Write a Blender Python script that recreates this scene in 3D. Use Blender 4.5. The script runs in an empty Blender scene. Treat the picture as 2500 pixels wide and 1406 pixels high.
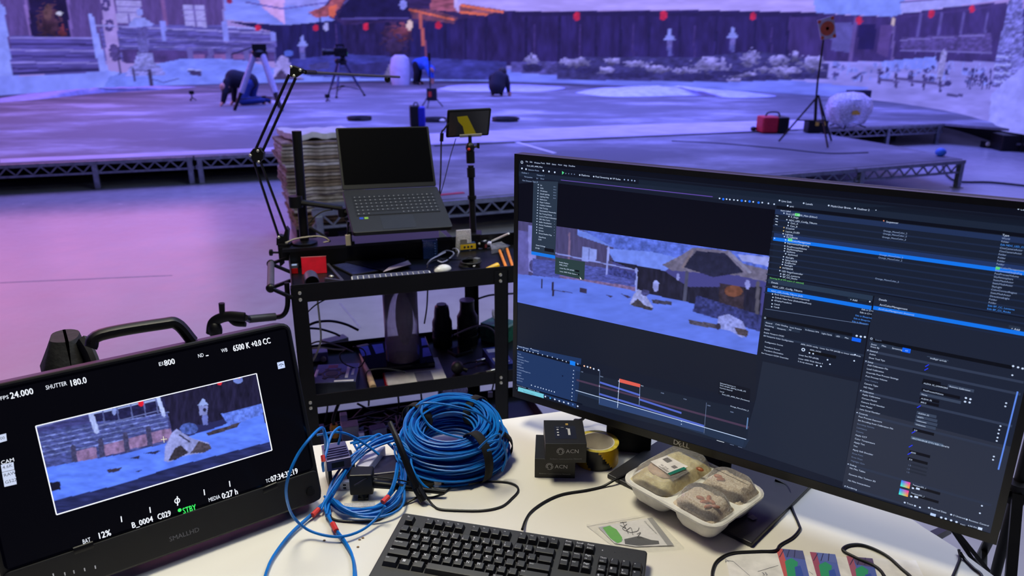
import bpy, bmesh, math, random
import numpy as np
from mathutils import Vector, Matrix, noise as mnoise
random.seed(7)
S_ = bpy.context.scene
COL = S_.collection

# ------------------------------------------------------------ camera, world, lights, exposure
FPX, PCX, PCY, CAMZ, PITCH = 1800.0, 1250.0, 703.0, 1.6, math.radians(18.5)
cd = bpy.data.cameras.new('camera'); cam = bpy.data.objects.new('camera', cd); COL.objects.link(cam)
cam.location = (0, 0, CAMZ); cam.rotation_euler = (math.pi/2-PITCH, 0, 0)
cd.sensor_width = 36; cd.lens = FPX/2500*36; cd.clip_start = .05; cd.clip_end = 200
cd.dof.use_dof = True; cd.dof.focus_distance = 1.5; cd.dof.aperture_fstop = 4.6
S_.camera = cam
S_.view_settings.view_transform = 'Standard'; S_.view_settings.look = 'None'
S_.view_settings.gamma = 1; S_.view_settings.exposure = 0; S_.view_settings.use_curve_mapping = False
w = bpy.data.worlds.new('world'); S_.world = w; w.use_nodes = True
w.node_tree.nodes['Background'].inputs[0].default_value = (.12, .12, .7, 1)
w.node_tree.nodes['Background'].inputs[1].default_value = .05
def area(name, loc, target, sx, sy, col, power, spread=math.pi):
    l = bpy.data.lights.new(name, 'AREA'); l.shape = 'RECTANGLE'; l.size = sx; l.size_y = sy
    l.color = col; l.energy = power; l.spread = spread
    o = bpy.data.objects.new(name, l); COL.objects.link(o); o.location = loc
    o.rotation_euler = (Vector(target)-Vector(loc)).to_track_quat('-Z', 'Y').to_euler()
    return o
area('led_ceiling_light', (-.5, 15.5, 7.2), (-.5, 15.5, 0), 16, 13, (.18, .20, 1), 2700, 2.0)
area('pink_fill', (-7.4, 8.2, 4.6), (-3.9, 4.8, 0), 4, 3, (1, .36, .40), 30, 2.0)  # added pink fill, strengthens the wall's pink glow on the left floor
area('work_light', (-.6, 1.6, 3.1), (.2, 1.25, .73), .8, .6, (1, .95, .74), 52)
area('floor_fill', (-.6, 5.6, 5.2), (-.6, 5, 0), 4, 3, (.34, .52, 1), 40)  # added fill without a real fixture, tints the floor behind the cart
area('desk_fill', (2.4, 2.9, 4.6), (1.2, 1.8, 0), 2.5, 2.5, (.70, .80, 1), 140)  # added overhead fill, brightens the back of the desk and the right floor

# ------------------------------------------------------------ helpers
def V(*a): return Vector(a)
def lin(c):
    return tuple(((x/255)/12.92 if x/255 <= .04045 else ((x/255+.055)/1.055)**2.4) for x in c[:3])
CAM_R = V(1, 0, 0); CAM_F = V(0, math.cos(PITCH), -math.sin(PITCH)); CAM_U = V(0, math.sin(PITCH), math.cos(PITCH))
CAM_C = V(0, 0, CAMZ)
def ray(x, y): return CAM_R*((x-PCX)/FPX) + CAM_U*((PCY-y)/FPX) + CAM_F
def az(x, y, z):
    d = ray(x, y); return CAM_C + d*((z-CAMZ)/d.z)
def ay(x, y, Y):
    d = ray(x, y); return CAM_C + d*(Y/d.y)
def on_plane(x, y, o, n):
    d = ray(x, y); return CAM_C + d*((o-CAM_C).dot(n)/d.dot(n))
def rect(c, W):
    A = [np.array(ray(*p)) for p in c]
    s = np.linalg.solve(np.stack([-A[1], A[2], -A[3]], 1), -A[0]); d = [1, *s]
    P = [a*k for a, k in zip(A, d)]; k = W/np.linalg.norm(P[1]-P[0])
    return [CAM_C + Vector(p*k) for p in P]
def frame(o, ex, ey=None, ez=None):
    ex = Vector(ex).normalized()
    if ez is not None:
        ez = Vector(ez).normalized(); ey = ez.cross(ex).normalized()
    else:
        ez = ex.cross(Vector(ey)).normalized(); ey = ez.cross(ex).normalized()
    m = Matrix((ex, ey, ez)).transposed().to_4x4(); m.translation = o; return m
def fz(loc, deg=0): return Matrix.Translation(loc) @ Matrix.Rotation(math.radians(deg), 4, 'Z')

_m = {}
def mat(name, rgb, rough=.5, metal=0, var=.12, scale=30, bump=0, spec=.5, coat=0, col2=None, alpha=1, trans=0):
    if name in _m: return _m[name]
    m = bpy.data.materials.new(name); m.use_nodes = True; nt = m.node_tree
    b = nt.nodes['Principled BSDF']
    b.inputs['Roughness'].default_value = rough; b.inputs['Metallic'].default_value = metal
    b.inputs['Specular IOR Level'].default_value = spec; b.inputs['Coat Weight'].default_value = coat
    b.inputs['Alpha'].default_value = alpha; b.inputs['Transmission Weight'].default_value = trans
    tc = nt.nodes.new('ShaderNodeTexCoord'); n = nt.nodes.new('ShaderNodeTexNoise')
    n.inputs['Scale'].default_value = scale; n.inputs['Detail'].default_value = 5
    nt.links.new(tc.outputs['Object'], n.inputs['Vector'])
    r = nt.nodes.new('ShaderNodeValToRGB'); c = lin(rgb)
    c2 = lin(col2) if col2 else tuple(x*(1-var) for x in c)
    c1 = c if col2 else tuple(min(1, x*(1+var)) for x in c)
    r.color_ramp.elements[0].position = .35; r.color_ramp.elements[1].position = .65
    r.color_ramp.elements[0].color = (*c2, 1); r.color_ramp.elements[1].color = (*c1, 1)
    nt.links.new(n.outputs['Fac'], r.inputs[0]); nt.links.new(r.outputs[0], b.inputs['Base Color'])
    if bump:
        bp = nt.nodes.new('ShaderNodeBump'); bp.inputs['Strength'].default_value = bump; bp.inputs['Distance'].default_value = .01
        nt.links.new(n.outputs['Fac'], bp.inputs['Height']); nt.links.new(bp.outputs[0], b.inputs['Normal'])
    _m[name] = m; return m
def emat(name, strength=1, rough=.3, spec=.35, base=(.004, .004, .006)):
    """a lit display: emits its per-pixel colour attribute under a slightly glossy cover"""
    m = bpy.data.materials.new(name); m.use_nodes = True; nt = m.node_tree; b = nt.nodes['Principled BSDF']
    a = nt.nodes.new('ShaderNodeAttribute'); a.attribute_name = 'Col'
    nt.links.new(a.outputs['Color'], b.inputs['Emission Color']); b.inputs['Emission Strength'].default_value = strength
    b.inputs['Base Color'].default_value = (*base, 1); b.inputs['Roughness'].default_value = rough
    b.inputs['Specular IOR Level'].default_value = spec
    return m
def vmat(name, rough=.6):
    """printed surface: colour attribute as ink, with paper grain"""
    m = bpy.data.materials.new(name); m.use_nodes = True; nt = m.node_tree; b = nt.nodes['Principled BSDF']
    a = nt.nodes.new('ShaderNodeAttribute'); a.attribute_name = 'Col'
    n = nt.nodes.new('ShaderNodeTexNoise'); n.inputs['Scale'].default_value = 90
    mx = nt.nodes.new('ShaderNodeMix'); mx.data_type = 'RGBA'; mx.blend_type = 'MULTIPLY'; mx.inputs[0].default_value = .12
    nt.links.new(a.outputs['Color'], mx.inputs[6]); nt.links.new(n.outputs['Color'], mx.inputs[7])
    nt.links.new(mx.outputs[2], b.inputs['Base Color']); b.inputs['Roughness'].default_value = rough
    return m
def clear(name, tint=(.9, .9, 1), haze=.15, hcol=(.8, .8, .9), rough=.12, ior=1.35):
    """thin clear plastic"""
    m = bpy.data.materials.new(name); m.use_nodes = True; nt = m.node_tree; nt.nodes.remove(nt.nodes['Principled BSDF'])
    out = nt.nodes['Material Output']; t = nt.nodes.new('ShaderNodeBsdfTransparent'); t.inputs[0].default_value = (*tint, 1)
    d = nt.nodes.new('ShaderNodeBsdfDiffuse'); d.inputs[0].default_value = (*hcol, 1)
    g = nt.nodes.new('ShaderNodeBsdfGlossy'); g.inputs['Roughness'].default_value = rough
    n = nt.nodes.new('ShaderNodeTexNoise'); n.inputs['Scale'].default_value = 25
    mt = nt.nodes.new('ShaderNodeMath'); mt.operation = 'MULTIPLY'; mt.inputs[1].default_value = haze*2
    nt.links.new(n.outputs['Fac'], mt.inputs[0])
    m1 = nt.nodes.new('ShaderNodeMixShader'); m2 = nt.nodes.new('ShaderNodeMixShader')
    lw = nt.nodes.new('ShaderNodeFresnel'); lw.inputs[0].default_value = ior
    nt.links.new(mt.outputs[0], m1.inputs[0]); nt.links.new(t.outputs[0], m1.inputs[1]); nt.links.new(d.outputs[0], m1.inputs[2])
    nt.links.new(lw.outputs[0], m2.inputs[0]); nt.links.new(m1.outputs[0], m2.inputs[1]); nt.links.new(g.outputs[0], m2.inputs[2])
    nt.links.new(m2.outputs[0], out.inputs[0]); return m

# glyphs of the built-in font, measured once while the scene is empty
CH = "ABCDEFGHIJKLMNOPQRSTUVWXYZabcdefghijklmnopqrstuvwxyz0123456789.,:;-+_%/()<>[]*'&=#"
def _glyphs():
    made = []
    def t(body, res=2):
        c = bpy.data.curves.new('g', 'FONT'); c.body = body; c.resolution_u = res; c.size = 1
        o = bpy.data.objects.new('g', c); COL.objects.link(o); made.append(o); return o
    base = t('HH'); a = [(ch, t(ch), t('H'+ch+'H')) for ch in CH]
    bpy.context.view_layer.update(); G = {}
    dg = bpy.context.evaluated_depsgraph_get()
    for ch, o, o2 in a:
        e = o.evaluated_get(dg); me = e.to_mesh()
        G[ch] = ([tuple(v.co[:2]) for v in me.vertices], [tuple(p.vertices) for p in me.polygons], o2.dimensions.x-base.dimensions.x)
        e.to_mesh_clear()
    for o in made:
        c = o.data; bpy.data.objects.remove(o); bpy.data.curves.remove(c)
    return G
GL = _glyphs()

def cr(pts, n):
    """Catmull-Rom through the points"""
    if n <= 1 or len(pts) < 3: return [Vector(p) for p in pts]
    P = [Vector(p) for p in pts]; P = [P[0]*2-P[1]]+P+[P[-1]*2-P[-2]]; out = []
    for i in range(1, len(P)-2):
        a, b, c, d = P[i-1:i+3]
        for k in range(n):
            t = k/n
            out.append(.5*((2*b)+(c-a)*t+(2*a-5*b+4*c-d)*t*t+(3*b-a-3*c+d)*t**3))
    return out+[P[-2]]
class MB:
    def __init__(s): s.v = []; s.f = []; s.m = []; s.c = []; s.sm = []; s.mi = 0; s.col = (1, 1, 1); s.s = False; s.M = None
    def add(s, vs, fs, smooth=None):
        b = len(s.v); s.v += [tuple(s.M @ Vector(v)) if s.M else tuple(v) for v in vs]
        for f in fs:
            s.f.append([i+b for i in f]); s.m.append(s.mi); s.c.append(s.col); s.sm.append(s.s if smooth is None else smooth)
        return s
    def box(s, x0, x1, y0, y1, z0, z1):
        return s.add([(x, y, z) for z in (z0, z1) for y in (y0, y1) for x in (x0, x1)],
                     [(0, 2, 3, 1), (4, 5, 7, 6), (0, 1, 5, 4), (2, 6, 7, 3), (0, 4, 6, 2), (1, 3, 7, 5)])
    def cbox(s, c, d): return s.box(c[0]-d[0]/2, c[0]+d[0]/2, c[1]-d[1]/2, c[1]+d[1]/2, c[2]-d[2]/2, c[2]+d[2]/2)
    def tube(s, pts, r, seg=8, n=1, r1=None, closed=False, flat=1):
        P = cr(pts, n); N = len(P); vs = []; fs = []
        if N < 2: return s
        t0 = (P[1]-P[0]).normalized(); up = V(0, 0, 1) if abs(t0.z) < .9 else V(1, 0, 0)
        nx = t0.cross(up).normalized()
        for i in range(N):
            t = (P[min(i+1, N-1)]-P[max(i-1, 0)])
            if t.length < 1e-9: t = t0
            t.normalize(); nx = (nx-t*nx.dot(t)); nx = nx.normalized() if nx.length > 1e-6 else t.orthogonal().normalized(); by = t.cross(nx)
            rr = r if r1 is None else r+(r1-r)*i/(N-1)
            for k in range(seg):
                a = 2*math.pi*k/seg; vs.append(P[i]+nx*(math.cos(a)*rr)+by*(math.sin(a)*rr*flat))
        for i in range(N-1):
            for k in range(seg): fs.append((i*seg+k, i*seg+(k+1) % seg, (i+1)*seg+(k+1) % seg, (i+1)*seg+k))
        if closed:
            for k in range(seg): fs.append(((N-1)*seg+k, (N-1)*seg+(k+1) % seg, (k+1) % seg, k))
        else:
            fs += [tuple(reversed(range(seg))), tuple(range((N-1)*seg, N*seg))]
        return s.add(vs, fs, True)
    def bar(s, p0, p1, wx, wz, up=(0, 0, 1)):
        p0, p1 = Vector(p0), Vector(p1); t = (p1-p0).normalized(); u = Vector(up)
        if abs(t.dot(u)) > .95: u = V(0, 1, 0)
        x = t.cross(u).normalized(); z = x.cross(t)
        vs = [p+x*(a*wx/2)+z*(b*wz/2) for p in (p0, p1) for b in (-1, 1) for a in (-1, 1)]
        return s.add(vs, [(0, 1, 3, 2), (4, 6, 7, 5), (0, 4, 5, 1), (2, 3, 7, 6), (0, 2, 6, 4), (1, 5, 7, 3)])
    def lathe(s, prof, seg=24, o=(0, 0, 0), ax=None, sx=1, sy=1):
        """profile of (radius, height) around local z through o"""
        M = frame(o, *ax) if ax else Matrix.Translation(o); vs = []; fs = []
        for r, z in prof:
            for k in range(seg):
                a = 2*math.pi*k/seg; vs.append(M @ V(r*sx*math.cos(a), r*sy*math.sin(a), z))
        n = len(prof)
        for i in range(n-1):
            for k in range(seg): fs.append((i*seg+k, i*seg+(k+1) % seg, (i+1)*seg+(k+1) % seg, (i+1)*seg+k))
        if prof[0] == prof[-1]: return s.add(vs, fs, True)
        if prof[0][0] > 1e-6: fs.append(tuple(reversed(range(seg))))
        if prof[-1][0] > 1e-6: fs.append(tuple(range((n-1)*seg, n*seg)))
        return s.add(vs, fs, True)
    def cyl(s, p0, p1, r, seg=16, r1=None): return s.tube([p0, p1], r, seg, 1, r1)
    def ell(s, c, rx, ry, rz, seg=14, rg=8):
        pr = [(max(1e-7, math.sin(math.pi*i/rg)), -math.cos(math.pi*i/rg)) for i in range(rg+1)]
        vs = [(c[0]+rx*r*math.cos(2*math.pi*k/seg), c[1]+ry*r*math.sin(2*math.pi*k/seg), c[2]+rz*z) for r, z in pr for k in range(seg)]
        fs = [(i*seg+k, i*seg+(k+1) % seg, (i+1)*seg+(k+1) % seg, (i+1)*seg+k) for i in range(rg) for k in range(seg)]
        return s.add(vs, fs, True)
    def prism(s, poly, z0, z1):
        n = len(poly); vs = [(p[0], p[1], z0) for p in poly]+[(p[0], p[1], z1) for p in poly]
        return s.add(vs, [tuple(reversed(range(n))), tuple(range(n, 2*n))]+[(i, (i+1) % n, n+(i+1) % n, n+i) for i in range(n)])
    def rbox(s, x0, x1, y0, y1, z0, z1, r, k=4):
        pl = []
        for cx, cy, a0 in ((x1-r, y1-r, 0), (x0+r, y1-r, 90), (x0+r, y0+r, 180), (x1-r, y0+r, 270)):
            for i in range(k+1):
                a = math.radians(a0+90*i/k); pl.append((cx+r*math.cos(a), cy+r*math.sin(a)))
        return s.prism(pl, z0, z1)
    def text(s, body, o, ex, ey, size, center=False):
        o = Vector(o); ex = Vector(ex).normalized(); ey = Vector(ey).normalized(); x = 0
        if center: x = -sum(GL[c][2] if c in GL else .3 for c in body)/2
        for c in body:
            if c not in GL: x += .3; continue
            vs, fs, a = GL[c]
            s.add([o+ex*((x+p[0])*size)+ey*(p[1]*size) for p in vs], fs, False); x += a
        return s
    def build(s, name, m, parent=None, bev=0, kind=None, label=None, ang=.6):
        me = bpy.data.meshes.new(name); me.from_pydata(s.v, [], s.f)
        ms = m if isinstance(m, (list, tuple)) else [m]
        for x in ms: me.materials.append(x)
        me.polygons.foreach_set('material_index', s.m); me.polygons.foreach_set('use_smooth', s.sm)
        if any(c != (1, 1, 1) for c in s.c):
            at = me.color_attributes.new('Col', 'FLOAT_COLOR', 'CORNER'); d = []
            for f, c in zip(s.f, s.c): d += [*c, 1]*len(f)
            at.data.foreach_set('color', d)
        me.update()
        if any(s.sm): me.set_sharp_from_angle(angle=ang)
        o = bpy.data.objects.new(name, me); COL.objects.link(o)
        if parent: o.parent = parent
        if bev:
            b = o.modifiers.new('bevel', 'BEVEL'); b.width = bev; b.segments = 2; b.limit_method = 'ANGLE'; b.angle_limit = .7
        if kind: o['kind'] = kind
        if label: o['label'] = label
        return o
def thing(name, label, cat, M=None, group=None):
    o = bpy.data.objects.new(name, None); COL.objects.link(o); o.empty_display_size = .1
    if M is not None: o.matrix_basis = M
    o['label'] = label; o['category'] = cat
    if group: o['group'] = group
    return o
def tag(o, label, cat, group=None):
    o['label'] = label; o['category'] = cat
    if group: o['group'] = group
    return o
def loc_of(t): return t.matrix_basis.inverted()
def dup(root, M, label=None):
    r = root.copy(); COL.objects.link(r); r.matrix_basis = M
    if label: r['label'] = label
    for ch in list(root.children):
        c = ch.copy(); COL.objects.link(c); c.parent = r
        for g in list(ch.children):
            d = g.copy(); COL.objects.link(d); d.parent = c
    return r

# picture painter for the lit displays (values are the pixels the displays show)
_rng = np.random.RandomState(3); _lat = _rng.rand(256, 256)
def vn(x, y):
    xi = np.floor(x).astype(int); yi = np.floor(y).astype(int); fx = x-xi; fy = y-yi
    fx = fx*fx*(3-2*fx); fy = fy*fy*(3-2*fy); g = lambda a, b: _lat[a % 256, b % 256]
    return (g(xi, yi)*(1-fx)+g(xi+1, yi)*fx)*(1-fy)+(g(xi, yi+1)*(1-fx)+g(xi+1, yi+1)*fx)*fy
def inpoly(x, y, pts):
    r = np.zeros(x.shape, bool); n = len(pts)
    for i in range(n):
        x0, y0 = pts[i]; x1, y1 = pts[(i+1) % n]
        if y0 == y1: continue
        c = ((y0 > y) != (y1 > y)) & (x < (x1-x0)*(y-y0)/(y1-y0)+x0); r ^= c
    return r
def paint(x, y, base, layers):
    """layers: (kind, points, colour, noise amount, noise scale x, noise scale y)"""
    out = np.tile(np.array(base, float), (len(x), 1))
    for L in layers:
        k, p, c = L[:3]; na = L[3] if len(L) > 3 else .12; sx = L[4] if len(L) > 4 else 14; sy = L[5] if len(L) > 5 else sx
        if k == 'p': m = inpoly(x, y, p)
        elif k == 'e': m = ((x-p[0])/p[2])**2+((y-p[1])/p[3])**2 < 1
        elif k == 'r':
            q = ((x-p[0])/p[2])**2+((y-p[1])/p[3])**2; m = q < .75+(vn(x/6+p[0], y/4)-.5)*1.5
        elif k == 'l':
            (x0, y0), (x1, y1), w = p; dx, dy = x1-x0, y1-y0
            t = np.clip(((x-x0)*dx+(y-y0)*dy)/(dx*dx+dy*dy), 0, 1); m = (x-x0-t*dx)**2+(y-y0-t*dy)**2 < (w/2)**2
        if not m.any(): continue
        nz = (vn(x[m]/sx, y[m]/sy)*.65+vn(x[m]/sx*2.7+9, y[m]/sy*2.7+5)*.35-.5)*2
        if k == 'r': nz = nz+np.clip((p[1]-y[m])/p[3], -1, 1)*.9-.2
        out[m] = np.clip(np.array(c)[None]*(1+na*nz[:, None]), 0, 255)
    c = out/255
    return np.where(c <= .04045, c/12.92, ((c+.055)/1.055)**2.4)
BLK = mat('black plastic', (9, 9, 12), .45, var=.2, spec=.35); BLKM = mat('black painted steel', (8, 8, 11), .42, var=.25, scale=60, bump=.02, spec=.35)
RUB = mat('black rubber', (9, 9, 11), .6); GRY = mat('grey metal', (120, 122, 130), .35, .8)
ALU = mat('aluminium', (150, 155, 160), .42, .85, .2, 20); SCREW = mat('bright screw', (225, 222, 210), .2, .7)
WHT = mat('white plastic', (225, 225, 228), .4); SNOW = mat('snow', (186, 196, 240), .85, 0, .14, 5, .3)
DGREY = mat('dark grey plastic', (38, 38, 44), .5)
# ------------------------------------------------------------ studio floor, stage, LED wall
HS = .33
def gfloor():
    m = bpy.data.materials.new('polished concrete'); m.use_nodes = True; nt = m.node_tree; b = nt.nodes['Principled BSDF']
    tc = nt.nodes.new('ShaderNodeTexCoord'); n = nt.nodes.new('ShaderNodeTexNoise'); n.inputs['Scale'].default_value = .6; n.inputs['Detail'].default_value = 8
    n2 = nt.nodes.new('ShaderNodeTexNoise'); n2.inputs['Scale'].default_value = 7; n2.inputs['Detail'].default_value = 6
    v = nt.nodes.new('ShaderNodeTexVoronoi'); v.inputs['Scale'].default_value = 1.6; v.distance = 'CHEBYCHEV'
    ad = nt.nodes.new('ShaderNodeMath'); ad.operation = 'MULTIPLY_ADD'; ad.inputs[1].default_value = .35
    r = nt.nodes.new('ShaderNodeValToRGB'); r.color_ramp.elements[0].position = .45; r.color_ramp.elements[1].position = .9
    r.color_ramp.elements[0].color = (.29, .29, .31, 1); r.color_ramp.elements[1].color = (.46, .46, .48, 1)
    for x in (n, n2): nt.links.new(tc.outputs['Object'], x.inputs['Vector'])
    nt.links.new(n2.outputs['Fac'], ad.inputs[0]); nt.links.new(n.outputs['Fac'], ad.inputs[2]); nt.links.new(ad.outputs[0], r.inputs[0])
    nt.links.new(r.outputs[0], b.inputs['Base Color'])
    r2 = nt.nodes.new('ShaderNodeMapRange'); r2.inputs[3].default_value = .2; r2.inputs[4].default_value = .3
    nt.links.new(n2.outputs['Fac'], r2.inputs[0]); nt.links.new(r2.outputs[0], b.inputs['Roughness'])
    bp = nt.nodes.new('ShaderNodeBump'); bp.inputs['Strength'].default_value = .05; nt.links.new(n2.outputs['Fac'], bp.inputs['Height']); nt.links.new(bp.outputs[0], b.inputs['Normal'])
    return m
m = MB(); m.box(-17, 17, -3, 30, -.1, 0); m.build('floor', gfloor(), kind='structure')
# faint joints in the concrete
m = MB()
for a, b, z in (((0, 690), (420, 672), 0), ((830, 740), (880, 800), 0)):
    m.bar(az(*a, .0006), az(*b, .0006), .012, .001)
m.build('trim_1', mat('joint filler', (150, 148, 160), .5), kind='structure')

WB = [az(*p, HS) for p in ((0, 232), (300, 212), (600, 203), (900, 197), (1200, 198), (1500, 207), (1800, 220), (2100, 240), (2300, 266), (2430, 296))]
WB = [V(-12.0, 7.0, HS), V(-13.2, 12, HS), V(-13.4, 16, HS)]+WB+[V(7.75, 11.3, HS), V(7.0, 9.2, HS)]
WB[-1] = V(8.6, 8.6, HS)
# the stage floor, inside the wall line
def stagemat():
    m = bpy.data.materials.new('scuffed stage paint'); m.use_nodes = True; nt = m.node_tree; b = nt.nodes['Principled BSDF']
    tc = nt.nodes.new('ShaderNodeTexCoord'); mp = nt.nodes.new('ShaderNodeMapping'); mp.inputs['Scale'].default_value = (.7, 1.2, 1); mp.inputs['Rotation'].default_value = (0, 0, .12)
    n = nt.nodes.new('ShaderNodeTexNoise'); n.inputs['Scale'].default_value = .8; n.inputs['Detail'].default_value = 9; n.inputs['Roughness'].default_value = .62
    nt.links.new(tc.outputs['Object'], mp.inputs[0]); nt.links.new(mp.outputs[0], n.inputs['Vector'])
    r = nt.nodes.new('ShaderNodeValToRGB'); e = r.color_ramp.elements; e[0].position = .44; e[1].position = .66
    e[0].color = (.12, .125, .14, 1); e[1].color = (.36, .37, .42, 1); x = e.new(.54); x.color = (.18, .185, .205, 1)
    nt.links.new(n.outputs['Fac'], r.inputs[0]); nt.links.new(r.outputs[0], b.inputs['Base Color'])
    b.inputs['Roughness'].default_value = .62; b.inputs['Specular IOR Level'].default_value = .25
    return m
STG = stagemat()
front = [az(0, 400, HS), az(2300, 301, HS)]
dirf = (front[1]-front[0]).normalized(); fl = front[0]-dirf*6.5
curve = cr(WB[2:-1], 8)
pl = [(fl.x, fl.y), (front[1].x, front[1].y)]+[(p.x, p.y) for p in reversed(curve)]
m = MB(); m.prism(pl, HS-.035, HS); m.build('stage_deck', STG, kind='structure')
nf = V(-dirf.y, dirf.x, 0)
def truss(p0, p1, zt, h=.12, legs=(), name='stage_truss', label='', bays=None, n=None):
    """deck edge: two chords with zig-zag webbing and legs down to the floor"""
    L = (p1-p0).length; d = (p1-p0).normalized(); M = frame(V(p0.x, p0.y, 0), d, ez=(0, 0, 1))
    t = thing(name, label, 'stage truss', M)
    m = MB(); m.box(0, L, -.02, .03, zt-.045, zt-.004); m.box(0, L, -.012, .02, zt-h-.022, zt-h)
    m.build('chord', ALU, t)
    m = MB(); k = n or int(L/.16)
    for i in range(k):
        a = L*i/k; b = L*(i+.5)/k; c = L*(i+1)/k
        m.bar((a, .004, zt-h), (b, .004, zt-.045), .014, .014); m.bar((b, .004, zt-.045), (c, .004, zt-h), .014, .014)
    m.build('web', ALU, t)
    for x in legs:
        m = MB(); m.box(x-.028, x+.028, -.03, .03, .008, zt-.045); m.box(x-.05, x+.05, -.05, .05, 0, .008); m.build('leg', ALU, t, bev=.003)
    return t
def along(px, z=0): # distance along the main front edge under a pixel
    p = on_plane(px, 400-.043*px, front[0]-nf*.03, nf); return (p-front[0]).dot(dirf)
L1 = along(690)
truss(front[0]-nf*.03-dirf*3, front[0]-nf*.03+dirf*along(470), HS-.002, .13, (1.2, 3+along(228), 3+along(470)-.04), label='grey truss edge of the main stage at the far left of the picture')
truss(front[0]-nf*.03+dirf*along(474), front[0]-nf*.03+dirf*along(1060), HS-.002, .13, (.05, along(1060)-along(474)-.05), label='grey truss edge of the main stage just left of the board stack')
truss(front[0]-nf*.03+dirf*along(1950), front[1]-nf*.03, HS-.002, .13, (.1, along(2170)-along(1950), along(2300)-along(1950)-.06), label='dark truss edge of the main stage at the pit on the right')
# dark skirt under the stage
m = MB()
a, b = fl+nf*.9, front[1]+nf*.9
m.bar(V(a.x, a.y, .145), V(b.x, b.y, .145), .02, .29)
for i in range(0, len(curve)-1):
    p, q = curve[i], curve[i+1]
    if p.x > 5: m.bar(V(p.x, p.y, .145), V(q.x, q.y, .145), .02, .29)
m.build('trim_2', mat('black drape', (8, 8, 12), .9), kind='structure')
# pale strip along the stage edge
m = MB(); pb = [az(*p, HS+.002) for p in ((0, 398), (0, 388), (640, 362), (1050, 326), (1500, 306), (1960, 292), (2000, 313), (1900, 318), (1660, 328), (1050, 353))]
m.prism([(p.x, p.y) for p in pb], HS+.0005, HS+.004)
m.build('trim_3', mat('pale strip board', (176, 170, 186), .6, 0, .12, 3), kind='structure')
# lower platform in front
pp = [az(*p, HS-.01) for p in ((760, 512), (2350, 388), (2165, 352), (1960, 320))]
pp[3] = front[0]+dirf*along(1960)-nf*.06; e = front[0]+dirf*along(1000)-nf*.06
d2 = (pp[1]-pp[0]).normalized()
m = MB(); m.prism([(p.x, p.y) for p in (pp[0], pp[1], pp[2], pp[3], e)], HS-.045, HS-.01); m.build('platform_deck', STG, kind='structure')
n2 = V(-d2.y, d2.x, 0); LL = (pp[1]-pp[0]).length
o1 = pp[0]-n2*.03
truss(o1, o1+d2*LL*.53, HS-.012, .13, (.05, LL*.53-.06), label='grey truss edge of the low platform right behind the cart')
truss(o1+d2*(LL*.53+.02), o1+d2*LL*.775, HS-.012, .13, (.05,), label='grey truss edge of the low platform above the middle of the wide monitor', n=9)
truss(o1+d2*(LL*.775+.02), o1+d2*LL, HS-.012, .13, (.08, LL*.225-.07), label='grey truss edge at the right end of the low platform', n=9)
m = MB(); a = o1+n2*1.6
m.bar(V(a.x, a.y, .14), V(*(a+d2*LL*.74)[:2], .14), .02, .26); m.build('trim_4', _m['black drape'], kind='structure')
m = MB(); m.bar(az(1258, 346, HS-.007), az(1355, 374, HS-.007), .06, .004); m.build('trim_5', mat('white floor tape', (205, 205, 215), .6), kind='structure')
m = MB(); m.bar(az(1068, 476, HS-.006), az(1132, 470, HS-.006), .05, .006); tag(m.build('floor_tape', mat('red tape', (190, 40, 60), .5)), 'short red tape strip on the platform edge right of the laptop', 'tape')

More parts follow.
